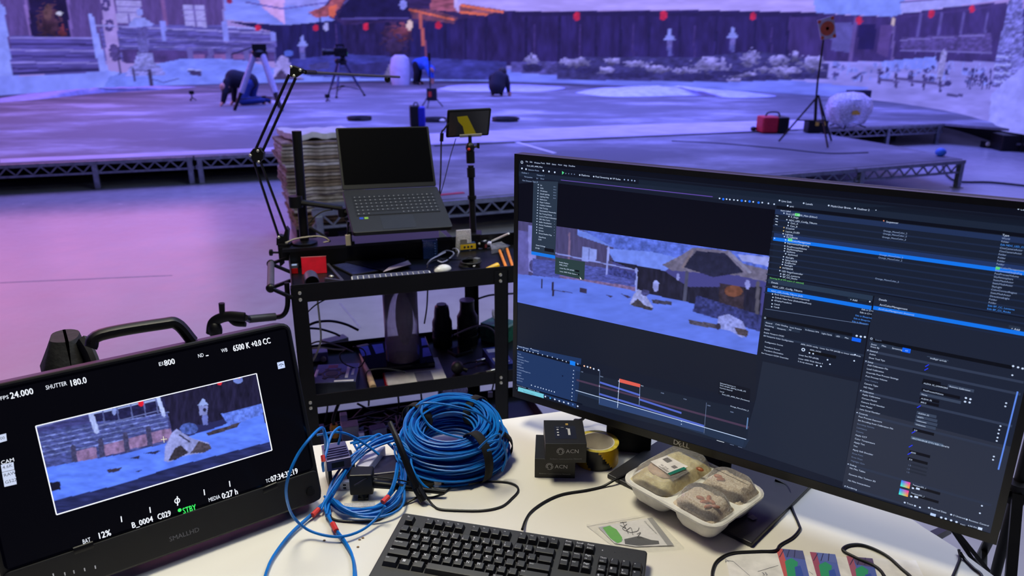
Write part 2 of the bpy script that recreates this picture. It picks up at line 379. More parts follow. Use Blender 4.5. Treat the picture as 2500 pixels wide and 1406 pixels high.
# ---- LED wall
def led_wall():
    C = cr(WB, 40); seg = [0]
    for a, b in zip(C, C[1:]): seg.append(seg[-1]+(b-a).length)
    L = seg[-1]; NX = 900; us = np.linspace(0, L, NX); px = np.interp(us, seg, [p.x for p in C]); py = np.interp(us, seg, [p.y for p in C])
    zs = np.concatenate([np.linspace(HS-.05, 3.6, 130), np.linspace(3.75, 8.0, 24)]); NZ = len(zs)
    X = np.repeat(px[:, None], NZ, 1).ravel(); Y = np.repeat(py[:, None], NZ, 1).ravel(); Z = np.repeat(zs[None], NX, 0).ravel()
    f = Y*math.cos(PITCH)-(Z-CAMZ)*math.sin(PITCH); u = Y*math.sin(PITCH)+(Z-CAMZ)*math.cos(PITCH); f = np.maximum(f, .5)
    ix = PCX+FPX*X/f; iy = PCY-FPX*u/f
    W = (62, 48, 112); D = (30, 27, 84); SN = (122, 134, 252); LAV = (128, 122, 222); dk = (26, 22, 66)
    Ls = []
    a = lambda *x: Ls.append(x)
    P = lambda pts, c, *n: a('p', pts, c, *n)
    E = lambda x, y, rx, ry, c, *n: a('e', (x, y, rx, ry), c, *n)
    Ln = lambda p, q, w, c, *n: a('l', (p, q, w), c, *n)
    # sky and far roofs above
    P([(-900, -900), (900, -900), (900, 3), (-900, 3)], (190, 130, 215), .15, 90)
    P([(-900, -900), (3600, -900), (3600, -60), (-900, -60)], (176, 150, 240), .12, 120)
    P([(-900, -800), (640, -800), (640, -60), (-900, -60)], (226, 140, 200), .18, 120)
    # left temple
    P([(-700, -60), (548, -60), (548, 80), (-700, 240)], (84, 66, 142), .16, 5, 60)
    P([(-700, 20), (0, 20), (0, 240), (-700, 260)], (70, 60, 140), .25, 80, 6)
    P([(60, -20), (156, -20), (168, 96), (66, 88)], (24, 19, 62), .3, 20)
    a('r', (110, 55, 32, 48), (64, 40, 64), .4, 10); E(108, 30, 10, 20, (84, 58, 70), .3, 8); a('r', (142, 78, 12, 18), (104, 46, 62), .3); E(137, 33, 7, 5, (190, 190, 230))
    Ln((52, 0), (66, 95), 6, (120, 95, 180)); Ln((158, 0), (168, 96), 6, (110, 88, 175))
    P([(15, 86), (235, 96), (260, 178), (18, 184)], (78, 70, 160), .25, 60, 4)
    for i in range(6):
        y = 92+i*15; Ln((16, y), (236+i*4, y+2), 5, (118, 110, 205) if i % 2 == 0 else (56, 48, 120), .2, 40, 5)
    Ln((17, 180), (255, 170), 5, (38, 34, 92))
    P([(-40, -30), (2, 20), (22, 190), (-20, 192)], (128, 140, 250), .1)
    P([(207, 34), (219, 34), (236, 95), (260, 178), (240, 178), (222, 118)], (130, 140, 252), .12)
    P([(-700, 180), (0, 186), (150, 182), (262, 172), (420, 200), (0, 240), (-700, 330)], SN, .1, 30)
    # plinth, windows, railing
    P([(238, 60), (548, 62), (672, 80), (672, 150), (250, 150)], (84, 78, 168), .3, 26, 4)
    for i in range(7): Ln((290, 82+i*10), (668, 96+i*8), 2, (118, 112, 205) if i % 2 else (54, 46, 118), .3, 18, 4)
    P([(288, 120), (668, 128), (668, 150), (300, 154)], (70, 54, 126), .3, 20)
    for x in (455, 505, 550, 592, 630): P([(x, 116), (x+14, 118), (x+14, 150), (x+1, 150)], (92, 84, 170))
    for x in (470, 520, 565, 605): P([(x+2, 132), (x+28, 133), (x+28, 144), (x+2, 144)], (120, 84, 160))
    P([(238, -20), (272, -20), (290, 150), (256, 158)], (152, 132, 220), .08)
    for x, y in ((253, 12), (262, 62), (272, 122)):
        for k in range(8):
            t = k*math.pi/4; E(x+8*math.cos(t), y+11*math.sin(t), 4, 5, (70, 58, 130))
    E(276, 130, 13, 20, (72, 60, 130), .3, 5); Ln((286, 140), (288, 186), 5, (60, 50, 110))
    P([(276, 0), (340, 2), (344, 60), (283, 56)], (150, 142, 226), .1, 6); Ln((308, 0), (312, 58), 2, (96, 84, 170))
    P([(443, 12), (497, 12), (505, 68), (450, 62)], (152, 146, 232), .1, 6); Ln((472, 12), (478, 66), 2, (96, 84, 170))
    for y in (24, 38, 50): Ln((444, y), (502, y+2), 1.5, (104, 92, 180)); Ln((278, y-8), (342, y-6), 1.5, (104, 92, 180))
    Ln((392, -20), (402, 60), 10, (118, 84, 160)); Ln((545, -10), (550, 100), 8, (130, 120, 215))
    Ln((228, 62), (672, 82), 4, (132, 126, 218)); Ln((550, 66), (668, 72), 4, (150, 150, 250))
    for x in (394, 545, 660): P([(x-6, 52), (x+6, 52), (x+12, 100), (x-2, 100)], (126, 132, 245))
    # roof with snow, middle
    P([(546, -60), (1000, -60), (860, 40), (800, 58), (690, 62), (548, 48)], SN, .14, 40, 10)
    P([(600, -60), (690, -60), (694, 60), (640, 20)], (196, 156, 240), .1); P([(690, -60), (860, -60), (800, 20), (692, 12)], (140, 140, 246), .1)
    Ln((600, 6), (690, 22), 4, (96, 90, 190)); Ln((690, 22), (800, 6), 4, (96, 90, 190)); E(558, 2, 8, 7, (130, 40, 90))
    # dark wooden back wall
    P([(552, 52), (690, 62), (1262, 10), (1262, 210), (672, 180), (672, 80)], (32, 29, 92), .25, 6, 40)
    P([(1100, 30), (2560, 18), (2600, 330), (1240, 240), (1100, 220)], (38, 31, 94), .3, 12, 40)
    P([(1930, 30), (2480, 6), (2480, 200), (1930, 180)], (54, 42, 112), .25, 14, 40)
    for x in (780, 850, 1000, 1090, 1140, 1190, 1290, 1370, 1460, 1520, 1590, 1665, 1755, 1850, 1930): Ln((x, 40), (x-2, 165), 6, (26, 23, 72), .2, 6)
    for x in (820, 930, 1310, 1420, 1550, 1700, 1890): Ln((x, 60), (x, 150), 4, (56, 44, 116), .2, 6)
    # gate roof and glowing beams
    P([(752, 34), (790, 14), (840, -40), (1240, -40), (1270, 24), (1200, 40), (1130, 46), (1000, 60), (840, 62), (800, 40)], (48, 36, 92), .25, 16, 6)
    P([(752, 30), (800, 12), (830, -30), (858, -30), (830, 20), (802, 40), (770, 44)], (148, 78, 104), .3, 10); P([(800, 18), (822, 10), (816, 44), (803, 40)], (204, 98, 86))
    P([(1140, -30), (1210, -30), (1242, 24), (1190, 36), (1130, 32), (1122, 10)], (128, 74, 100), .35, 22, 4)
    P([(1000, 20), (1060, 24), (1120, 44), (1110, 58), (1010, 46)], (96, 58, 92), .3, 14)
    P([(1060, -30), (1130, -20), (1126, 30), (1050, 24)], (142, 78, 112), .3, 14, 5)
    P([(1106, -30), (1132, -30), (1122, 32), (1112, 18)], (176, 160, 250))
    Ln((1000, 24), (1108, 48), 5, (196, 96, 84), .25); Ln((1130, 14), (1230, 30), 5, (212, 106, 90)); Ln((1126, 30), (1190, 36), 6, (212, 104, 86))
    P([(822, 44), (846, 0), (880, -40), (985, -40), (1000, 20), (1004, 46), (900, 52)], (27, 24, 76), .2, 12)
    Ln((836, 46), (998, 44), 5, (74, 66, 150)); Ln((838, 10), (870, -20), 4, (80, 74, 160)); E(985, 12, 9, 12, (128, 130, 240))
    Ln((1028, 34), (1034, 108), 8, (168, 86, 94)); Ln((838, 74), (842, 134), 9, (190, 90, 90), .3); Ln((1040, 100), (1040, 150), 5, (120, 66, 110))
    P([(830, 62), (1000, 52), (1002, 150), (840, 150)], (34, 28, 82), .35, 8, 30); a('r', (972, 84, 38, 30), (62, 40, 84), .3, 14); a('r', (978, 78, 24, 22), (104, 54, 82), .3, 12)
    a('r', (962, 112, 34, 26), (52, 38, 86), .3, 10); E(1001, 62, 7, 13, (208, 180, 196)); E(795, 66, 6, 11, (150, 150, 232))
    P([(668, 148), (840, 132), (1240, 150), (1240, 205), (672, 212)], (54, 56, 150), .3, 26, 12)
    P([(840, 160), (940, 150), (1000, 150), (1000, 178), (850, 184)], (46, 44, 118), .2)
    # far snowy roof, right
    P([(1110, -60), (2600, -60), (2440, 4), (2212, 34), (2190, 41), (2060, 36), (2000, 30), (1660, 24), (1290, 28), (1240, 26), (1120, 8)], (164, 150, 252), .1, 50, 8)
    P([(1980, -60), (2240, -60), (2212, 34), (2190, 41), (2000, 32)], (120, 138, 254), .1, 20); P([(2212, 8), (2600, -40), (2600, -20), (2212, 34)], (150, 150, 250), .1)
    Ln((2210, 6), (2420, -14), 5, (84, 70, 150))
    Ln((1260, 34), (2000, 36), 10, (30, 26, 78)); Ln((2212, 42), (2470, 14), 5, (62, 48, 122))
    P([(2040, 56), (2090, 56), (2090, 130), (2036, 122)], (84, 80, 168), .15); P([(2105, 58), (2150, 60), (2144, 122), (2104, 120)], (26, 22, 84)); Ln((2098, 40), (2086, 150), 8, (86, 70, 150)); Ln((2195, 50), (2190, 150), 6, (92, 78, 158))
    P([(2160, 60), (2190, 60), (2180, 140), (2150, 130)], (78, 60, 138))
    for x in (2262, 2314, 2370, 2430): Ln((x, 32), (x-14, 130), 6, (84, 74, 160))
    P([(2216, 92), (2440, 80), (2440, 130), (2212, 124)], (76, 64, 142), .35, 9, 5); Ln((2212, 98), (2440, 84), 3, (110, 100, 190)); Ln((2212, 124), (2440, 128), 4, (104, 96, 186))
    # red lanterns
    for x, y, r in ((893, 65, 7), (1072, 62, 7), (1413, 40, 8), (1624, 38, 9), (1845, 40, 7), (2107, 50, 8), (2288, 33, 8), (2391, 22, 7), (628, 68, 6), (769, 68, 6)):
        E(x, y, r, r*1.35, (184, 34, 74), .2, 6)
    E(2193, 52, 5, 11, (190, 170, 190))
    # snow, rocks and shrubs along the ground
    P([(1240, 160), (1380, 165), (2050, 150), (2480, 150), (2640, 120), (2640, 420), (1240, 320)], (128, 124, 226), .14, 50, 14)
    P([(262, 186), (300, 178), (380, 156), (440, 144), (520, 142), (600, 148), (690, 172), (760, 186), (900, 190), (1240, 196), (1240, 300), (200, 300)], (112, 128, 252), .14, 26, 12)
    P([(1240, 168), (1600, 190), (1900, 192), (2140, 215), (1900, 260), (1240, 260)], (106, 118, 248), .14, 60, 12)
    P([(1250, 150), (1400, 150), (1400, 186), (1250, 176)], (70, 66, 150), .4, 12, 8)
    P([(1366, 150), (1420, 138), (1700, 140), (1850, 124), (2030, 150), (2030, 192), (1780, 200), (1366, 194)], (52, 50, 118), .35, 12, 6)
    for x, y, rx, ry in ((1410, 152, 40, 12), (1305, 148, 20, 16), (1500, 150, 22, 10), (1560, 156, 36, 9), (1480, 172, 28, 8), (1610, 168, 34, 9), (1680, 172, 34, 8), (1740, 158, 52, 18), (1838, 142, 24, 22), (1820, 182, 46, 6), (1905, 148, 30, 14), (1945, 138, 16, 12), (1990, 156, 36, 20), (1925, 176, 40, 13), (1870, 170, 26, 9), (1800, 196, 20, 5)):
        a('r', (x, y, rx, ry*1.1), (118, 114, 196), .38, 9, 6)
    for x, y, rx, ry in ((1305, 166, 26, 10), (1440, 172, 30, 7), (1700, 188, 60, 8), (1540, 184, 60, 7), (1870, 190, 40, 6), (1960, 184, 30, 6), (1780, 178, 40, 6)): E(x, y, rx, ry, (40, 38, 98), .3, 8)
    P([(2160, 150), (2300, 138), (2300, 168), (2170, 170)], (116, 130, 254), .1)
    rr = random.Random(5)
    for i in range(70):
        x = rr.uniform(2040, 2440); y = 150+rr.uniform(0, 40)+(x-2040)*.05; E(x, y, rr.uniform(3, 9), rr.uniform(3, 8), rr.choice(((48, 44, 110), (92, 96, 190), (120, 128, 246), (60, 56, 130))), .2, 6)
    for x in range(2060, 2440, 16): Ln((x, 185+rr.uniform(-12, 10)), (x+rr.uniform(-8, 8), 150), 2, (128, 134, 246))
    Ln((2320, 130), (2310, 190), 16, (130, 126, 206), .3, 6)
    for x, y in ((2158, 196), (2200, 205), (2240, 200), (2270, 210), (2310, 216)): Ln((x, y-26), (x, y+8), 6, (56, 50, 110))
    for p, q in (((2158, 194), (2205, 200)), ((2205, 192), (2275, 202)), ((2270, 200), (2318, 208)), ((2380, 190), (2420, 200))): Ln(p, q, 6, (74, 66, 136))
    Ln((2330, 232), (2366, 234), 7, (66, 62, 130))
    for i in range(14): Ln((2385+i*6, 180+rr.uniform(0, 30)), (2380+i*6, 200+rr.uniform(0, 20)), 3, (46, 44, 110))
    P([(2484, 0), (2520, -20), (2520, 200), (2440, 210), (2458, 110), (2470, 60)], (104, 104, 200), .5, 8, 4)
    for i in range(9): Ln((2452-i, 130+i*10), (2488, 128+i*10), 4, (150, 154, 250) if i % 2 else (66, 62, 140))
    P([(2440, 230), (2520, 160), (2600, 150), (2600, 420), (2430, 330)], (138, 140, 252), .1)
    # stone lanterns
    E(338, 30, 8, 9, (130, 136, 238)); P([(309, 61), (326, 44), (350, 44), (373, 59), (366, 65), (312, 66)], (132, 138, 240), .1); P([(331, 66), (357, 66), (358, 94), (333, 94)], (82, 76, 158), .2, 5); P([(328, 94), (362, 94), (358, 128), (335, 128)], (96, 92, 182), .2, 6)
    for x, y, s in ((737, 112, .8), (1640, 98, .9), (1794, 92, .85)):
        c = (130, 138, 246) if s > 1 else (122, 130, 232)
        E(x, y-20*s, 6*s, 12*s, c); P([(x-24*s*.7, y), (x-8*s, y-14*s), (x+8*s, y-14*s), (x+24*s*.7, y)], c); P([(x-9*s, y), (x+9*s, y), (x+8*s, y+20*s), (x-8*s, y+20*s)], (98, 92, 184), .2, 5); P([(x-6*s, y+20*s), (x+6*s, y+20*s), (x+7*s, y+42*s), (x-7*s, y+42*s)], (80, 80, 170), .2, 5)
    P([(332, 128), (368, 130), (378, 160), (322, 162)], (128, 128, 222), .3, 8, 4); P([(312, 162), (388, 160), (404, 184), (300, 186)], (122, 122, 220), .35, 10, 4)
    # post-and-rope fence, boulders
    Ln((320, 168), (324, 196), 7, (50, 42, 84)); Ln((361, 172), (366, 208), 8, (54, 46, 92)); Ln((324, 172), (361, 174), 3, (96, 92, 170)); Ln((366, 192), (398, 201), 2, (60, 56, 120)); Ln((398, 201), (434, 192), 2, (60, 56, 120))
    P([(458, 172), (486, 170), (492, 186), (462, 182)], (54, 46, 104)); Ln((456, 168), (490, 172), 4, (146, 152, 252))
    P([(664, 192), (672, 150), (686, 134), (700, 142), (716, 176), (740, 192)], (140, 132, 222), .2, 8); P([(664, 194), (684, 168), (700, 184), (742, 194)], (70, 58, 112), .3, 8)
    E(703, 130, 12, 8, (76, 96, 220)); P([(750, 158), (800, 150), (806, 166), (756, 172)], (58, 56, 130), .2, 8); P([(938, 184), (950, 158), (985, 154), (1000, 190)], (112, 104, 170), .2, 8)
    # anything left below the ground line stays snowy
    rgb = paint(ix, iy, (150, 130, 220), Ls)
    rgb = np.where(((iy < -50) & (ix < 420))[:, None], rgb*3.0, rgb)   # unseen pink sky panels, boosted to throw a pink reflection onto the floor
    me = bpy.data.meshes.new('led_wall'); co = np.stack([X, Y, Z], 1)
    idx = np.arange(NX*NZ).reshape(NX, NZ); q = np.stack([idx[:-1, :-1], idx[:-1, 1:], idx[1:, 1:], idx[1:, :-1]], -1).reshape(-1, 4)
    me.vertices.add(len(co)); me.vertices.foreach_set('co', co.astype(np.float32).ravel())
    me.loops.add(q.size); me.loops.foreach_set('vertex_index', q.ravel().astype(np.int32))
    me.polygons.add(len(q)); me.polygons.foreach_set('loop_start', np.arange(0, q.size, 4, dtype=np.int32)); me.polygons.foreach_set('loop_total', np.full(len(q), 4, np.int32))
    at = me.color_attributes.new('Col', 'FLOAT_COLOR', 'POINT'); at.data.foreach_set('color', np.concatenate([rgb, np.ones((len(rgb), 1))], 1).astype(np.float32).ravel())
    me.update(calc_edges=True); me.validate()
    me.materials.append(emat('led panels', 1.0, .6, .2, (.012, .012, .016)))
    o = bpy.data.objects.new('screen_panels', me)
    t = thing('led_wall', 'huge curved LED wall showing a snowy temple courtyard at dusk', 'LED wall', Matrix.Identity(4))
    COL.objects.link(o); o.parent = t
    s = o.modifiers.new('solid', 'SOLIDIFY'); s.thickness = .12; s.offset = -1
    return o
LED = led_wall()
# low snow drifts lying on the deck in front of the wall
def drift(pts, label, h, seed):
    rr = random.Random(seed); c = [az(*p, HS) for p in pts]; cx = sum((p for p in c), V(0, 0, 0))/len(c); C = cr(c+[c[0]], 6)[:-1]; m = MB(); vs = []; fs = []; n = len(C); R = 7
    for j in range(R+1):
        k = j/R
        for p in C:
            q = cx+(p-cx)*k; nz = mnoise.noise(q*2.2)*.4+mnoise.noise(q*6)*.25
            vs.append((q.x, q.y, HS-.004+max(0, (1-k*k)*h*(1+nz))))
    for j in range(R):
        for i in range(n): fs.append((j*n+i, (j+1)*n+i, (j+1)*n+(i+1) % n, j*n+(i+1) % n))
    m.add(vs, fs, True); tag(m.build('snow_drift', SNOW, kind='stuff', ang=3), label, 'snow')
drift([(1400, 226), (1470, 215), (1640, 219), (1780, 226), (1900, 234), (1800, 239), (1690, 233), (1560, 236), (1470, 235)], 'long low drift of artificial snow on the stage, right of centre', .16, 1)
drift([(1060, 216), (1110, 207), (1200, 204), (1320, 207), (1390, 214), (1330, 223), (1180, 224), (1090, 222)], 'low snow patch on the stage beside the crouching person', .035, 2)
drift([(0, 239), (140, 229), (330, 216), (480, 211), (430, 217), (250, 227), (80, 244), (-60, 253)], 'snow bank along the foot of the stair on the left', .12, 3)
# ------------------------------------------------------------ people and kit on the stage
def skin_body(name, J, E, m, parent=None, vox=.014):
    """one continuous tapering surface: rounded tapering limbs over joints J = {key: (x, y, z, radius)} and bones E, fused into a single skin"""
    b_ = MB()
    for k in {k for e in E for k in e}: b_.ell(J[k][:3], J[k][3], J[k][3], J[k][3], 14, 10)
    for a, c in E:
        if (Vector(J[a][:3])-Vector(J[c][:3])).length > .004: b_.tube([J[a][:3], J[c][:3]], J[a][3], 14, 1, J[c][3])
    o = b_.build(name, m, parent, ang=3)
    r = o.modifiers.new('fuse', 'REMESH'); r.mode = 'VOXEL'; r.voxel_size = vox; r.use_smooth_shade = True
    sm = o.modifiers.new('smooth', 'SMOOTH'); sm.factor = .5; sm.iterations = 5 if vox > .01 else 2
    return o
SKIN = mat('skin', (196, 142, 118), .55); NAVY = mat('navy fleece', (16, 17, 34), .9, bump=.1); JEANS = mat('blue denim', (24, 48, 112), .85, bump=.1)
def person(label, base, J, jacket, trousers, shoes=BLK, hair=(28, 20, 18), look=(-.3, -.6, -.7), hood=None):
    t = thing('person', label, 'person', Matrix.Translation(base))
    E = [('pelvis', 'chest'), ('chest', 'neck'), ('neck', 'head')]
    for s in 'lr':
        E += [('chest', s+'sh'), (s+'sh', s+'el'), (s+'el', s+'wr'), (s+'wr', s+'pa'), ('pelvis', s+'hip'), (s+'hip', s+'kn'), (s+'kn', s+'an'), (s+'an', s+'toe')]
        w, p = Vector(J[s+'wr'][:3]), Vector(J[s+'pa'][:3]); d = (p-w).normalized(); sd = d.cross(V(0, 0, 1) if abs(d.z) < .8 else V(0, 1, 0)).normalized()
        for i, (off, ln) in enumerate(((-.034, .06), (-.012, .075), (.012, .07), (.034, .055))):
            q = p+sd*off+d*.02; J[f'{s}f{i}'] = (*q, .009); J[f'{s}g{i}'] = (*(q+d*ln+V(0, 0, -.012)), .008); E += [(s+'pa', f'{s}f{i}'), (f'{s}f{i}', f'{s}g{i}')]
        q = w+(p-w)*.5+sd*(-.045 if s == 'l' else .045); J[s+'t0'] = (*q, .01); J[s+'t1'] = (*(q+d*.05), .009); E += [(s+'wr', s+'t0'), (s+'t0', s+'t1')]
    skin_body('body', J, E, SKIN, t, .0075)
    g = lambda ks, e, k, x: {a: (*J[a][:3], J[a][3]*k+x) for a in ks}
    ks = ['chest', 'pelvis', 'neck', 'lsh', 'lel', 'lwr', 'rsh', 'rel', 'rwr']
    j2 = g(ks, 0, 1.1, .012); n = Vector(J['neck'][:3]); c = Vector(J['chest'][:3]); j2['neck'] = (*(c+(n-c)*.7), J['neck'][3]+.03)
    skin_body('jacket', j2, [('pelvis', 'chest'), ('chest', 'neck')]+[x for s in 'lr' for x in (('chest', s+'sh'), (s+'sh', s+'el'), (s+'el', s+'wr'))], jacket, t)
    ks = ['pelvis', 'lhip', 'lkn', 'lan', 'rhip', 'rkn', 'ran', 'chest']; j3 = g(ks, 0, 1.1, .011); a, c = Vector(J['pelvis'][:3]), Vector(J['chest'][:3]); j3['waist'] = (*(a+(c-a)*.3), J['pelvis'][3]*1.08+.01)
    skin_body('trousers', j3, [('pelvis', 'waist')]+[x for s in 'lr' for x in (('pelvis', s+'hip'), (s+'hip', s+'kn'), (s+'kn', s+'an'))], trousers, t)
    for s in 'lr':
        a, b = Vector(J[s+'an'][:3]), Vector(J[s+'toe'][:3]); m = MB(); m.tube([a-(b-a)*.35, a, b], .055, 10, 4, .042); m.build('shoe', shoes, t)
    h = Vector(J['head'][:3]); lk = Vector(look).normalized(); up = (h-Vector(J['neck'][:3])).normalized(); M = frame(h, lk.cross(up), lk)
    m = MB(); m.M = M; m.ell((0, -.022, .03), .104, .122, .124)
    hb = m.build('hair', mat('hair %d' % hair[0], hair, .7, bump=.2), t)
    m = MB(); m.M = M; m.ell((0, .045, -.02), .072, .075, .105); m.ell((0, .118, -.03), .014, .02, .022)
    for x in (-.095, .095): m.ell((x, 0, -.02), .014, .022, .032)
    m.build('face', SKIN, t)
    fc = [o for o in t.children if o.name.startswith('face')][0]
    for x in (-.03, .03): m = MB(); m.M = M; m.ell((x, .108, .005), .012, .008, .008); m.build('eye', mat('dark iris', (20, 14, 12), .3), fc)
    m = MB(); m.M = M; m.ell((0, .112, -.075), .025, .008, .006); m.build('mouth', mat('lips', (150, 84, 76), .5), fc)
    if hood:
        m = MB(); m.M = M; m.ell((0, -.03, .035), .125, .13, .14); m.build('hood', hood, t)
    return t
b = az(590, 257, HS)
person('person in navy jacket and blue jeans on hands and knees beside the empty tripod', b, dict(
    pelvis=(.16, .16, .47, .15), chest=(-.1, .02, .54, .155), neck=(-.2, -.06, .47, .065), head=(-.24, -.13, .37, .09),
    lsh=(-.2, -.12, .47, .07), lel=(-.24, -.2, .27, .05), lwr=(-.3, -.2, .09, .036), lpa=(-.34, -.22, .035, .03),
    rsh=(-.17, .16, .47, .07), rel=(-.2, .2, .27, .05), rwr=(-.2, .14, .09, .036), rpa=(-.25, .12, .035, .03),
    lhip=(.14, .02, .42, .1), lkn=(.06, -.08, .09, .07), lan=(.42, .05, .1, .05), ltoe=(.46, .06, .04, .035),
    rhip=(.2, .26, .42, .1), rkn=(.12, .24, .09, .07), ran=(.46, .3, .1, .05), rtoe=(.5, .31, .04, .035)), NAVY, JEANS, look=(-.4, -.75, -.5))
b = az(1216, 236, HS)
person('person in dark navy clothes squatting with back turned on the open middle of the stage', b, dict(
    pelvis=(-.04, .02, .24, .16), chest=(.01, .12, .41, .16), neck=(.06, .22, .49, .07), head=(.1, .3, .52, .095),
    lsh=(-.14, .16, .43, .075), lel=(-.17, .36, .34, .05), lwr=(-.06, .46, .22, .036), lpa=(0, .5, .18, .03),
    rsh=(.17, .14, .44, .075), rel=(.23, .16, .28, .05), rwr=(.25, .18, .13, .036), rpa=(.27, .2, .05, .03),
    lhip=(-.11, .06, .24, .1), lkn=(-.15, .38, .34, .07), lan=(-.12, .12, .1, .05), ltoe=(-.14, .28, .045, .035),
    rhip=(.06, .06, .24, .1), rkn=(.14, .38, .33, .07), ran=(.06, .1, .1, .05), rtoe=(.08, .26, .045, .035)), NAVY, NAVY, look=(.3, .8, -.5))
b = az(1020, 207, HS)
person('person in a bright blue hooded jacket bending over beside a standing white sack', b, dict(
    pelvis=(.0, .05, 0.607, .14), chest=(.24, -.04, 0.640, .16), neck=(.36, -.1, 0.541, .07), head=(.44, -.13, 0.459, .095),
    lsh=(.3, -.22, 0.574, .075), lel=(.38, -.26, 0.394, .05), lwr=(.42, -.26, 0.246, .036), lpa=(.44, -.26, 0.164, .03),
    rsh=(.32, .1, 0.574, .075), rel=(.42, .1, 0.377, .05), rwr=(.46, .04, 0.213, .036), rpa=(.46, .02, 0.131, .03),
    lhip=(-.02, -.06, 0.574, .1), lkn=(-.02, -.1, 0.344, .07), lan=(-.08, -.06, 0.080, .05), ltoe=(.08, -.1, 0.040, .035),
    rhip=(.02, .14, 0.574, .1), rkn=(.05, .14, 0.344, .07), ran=(.0, .2, 0.080, .05), rtoe=(.14, .18, 0.040, .035)), mat('bright blue shell', (36, 104, 226), .7), NAVY, look=(.6, -.5, -.6), hood=mat('bright blue shell', (36, 104, 226), .7))
b = az(979, 207, HS); m = MB(); m.lathe([(.0, .0), (.27, .0), (.32, .2), (.32, .5), (.27, .78), (.15, .88), (0, .86)], 18, sx=1, sy=.7)
o = m.build('white_sack', mat('white woven plastic', (214, 218, 240), .6, 0, .1, 6, .5)); o.location = b; tag(o, 'tall white sack standing on the stage behind the person in bright blue', 'sack')

def tripod(name, label, base, apex_h, spread, leg_m, r, yaw, group=None, up=.35, head=True):
    t = thing(name, label, 'tripod', fz(base, yaw)); m = MB(); m.lathe([(.09, apex_h-.05), (.14, apex_h), (.15, apex_h+.06), (.1, apex_h+.1)], 14)
    if head: m.box(-.13, .13, -.1, .1, apex_h+.09, apex_h+.2); m.cyl((.1, 0, apex_h+.15), (.5, .1, apex_h+.02), .012)
    m.build('head', BLKM, t); sp = MB(); sp.lathe([(.03, .22), (.05, .23), (.05, .26), (.03, .27)], 10)
    for k in range(3):
        a = 2*math.pi*k/3; d = V(math.cos(a), math.sin(a), 0); s = d.cross(V(0, 0, 1)); f = d*spread; tp = d*.1+V(0, 0, apex_h); kn = f*.84+V(0, 0, apex_h*.2)
        m = MB(); m.tube([tp, tp*.16+kn*.84], r, 10); lg = m.build('leg', leg_m, t)
        m = MB(); m.tube([tp*.2+kn*.8, f+V(0, 0, .03)], r*.6, 8); m.ell(f+V(0, 0, .025), .035, .035, .025); m.build('leg_tip', BLK, lg)
        sp.cyl((0, 0, .245), kn*.93+V(0, 0, .02), .012, 6)
    sp.build('spreader', BLK, t); return t
# tall camera tripod without a camera
tripod('camera_tripod', 'tall empty tripod with pale lavender legs beside the kneeling person', az(648, 268, HS), 1.02, .56, mat('pale grey tube', (168, 166, 182), .4), .055, 200)
# camera on a tripod
t0 = az(838, 236, HS)
tripod('camera_tripod', 'tripod with dark legs carrying the camera in the middle distance', t0, .78, .52, mat('dark tripod tube', (50, 52, 90), .5), .03, 265, head=False)
t = thing('cinema_camera', 'black cinema camera with a small green light on its tripod', 'camera', fz(t0+V(0, 0, .925), 200))
m = MB(); m.box(-.16, .14, -.08, .08, 0, .2); m.build('body', BLK, t, bev=.01)
m = MB(); m.lathe([(.06, 0), (.07, .06), (.07, .2), (.085, .22), (.085, .28)], 16, (.14, 0, .1), (V(0, 1, 0), V(0, 0, 1))); m.build('lens', BLK, t)
m = MB(); m.box(-.1, .1, -.02, .02, .24, .28); m.box(-.1, -.07, -.02, .02, .19, .25); m.box(.06, .09, -.02, .02, .19, .25); m.build('handle', BLK, t)
m = MB(); m.col = lin((60, 220, 110)); m.box(-.165, -.155, -.05, .05, .04, .1); m.build('status_light', emat('status glow', .8), t)
m = MB(); m.box(-.14, .06, .09, .2, .02, .09); m.box(-.1, 0, -.06, .06, -.04, 0); m.build('base_plate', BLK, t)
# small stand with a floor spike / mini tripod
def ministand(px, py, label, h):
    b = az(px, py, HS); t = thing('mini_stand', label, 'stand', fz(b, 30)); m = MB()
    for k in range(3):
        a = 2*math.pi*k/3; m.tube([(0, 0, h*.4), (h*.45*math.cos(a), h*.45*math.sin(a), .01)], .012, 6)
    m.build('legs', BLK, t); m = MB(); m.tube([(0, 0, h*.35), (0, 0, h)], .014, 8); m.box(-.05, .05, -.03, .03, h-.04, h+.04); m.build('post', BLK, t)
ministand(470, 246, 'small black stand alone on the deck left of the kneeling person', .18)
ministand(800, 248, 'small black stand on the deck left of the camera tripod', .12)
# light stand with a red and black bag
b = az(1052, 262, HS); t = thing('light_stand', 'thin black stand near the bending person with a tool pouch hung low on it', 'stand', fz(b, 20))
m = MB(); m.tube([(0, 0, .18), (0, 0, 1.0)], .014, 8); m.tube([(0, 0, .9), (0, 0, 1.05)], .03, 8); m.build('pole', BLK, t)
for k in range(3):
    a = 2*math.pi*k/3; m = MB(); m.tube([(0, 0, .3), (.25*math.cos(a), .25*math.sin(a), .01)], .012, 6); m.build('leg', BLK, t)
m = MB(); m.rbox(-.1, .1, -.07, .07, .12, .36, .03); tag(m.build('tool_pouch', NAVY), 'dark tool pouch with an orange patch hanging on the thin stand', 'pouch'); o = bpy.data.objects['tool_pouch']; o.location = b+V(.04, -.12, .02)
m = MB(); m.box(-.06, .0, -.075, -.068, .2, .3); m.build('patch', mat('orange red patch', (210, 60, 40), .6), o)
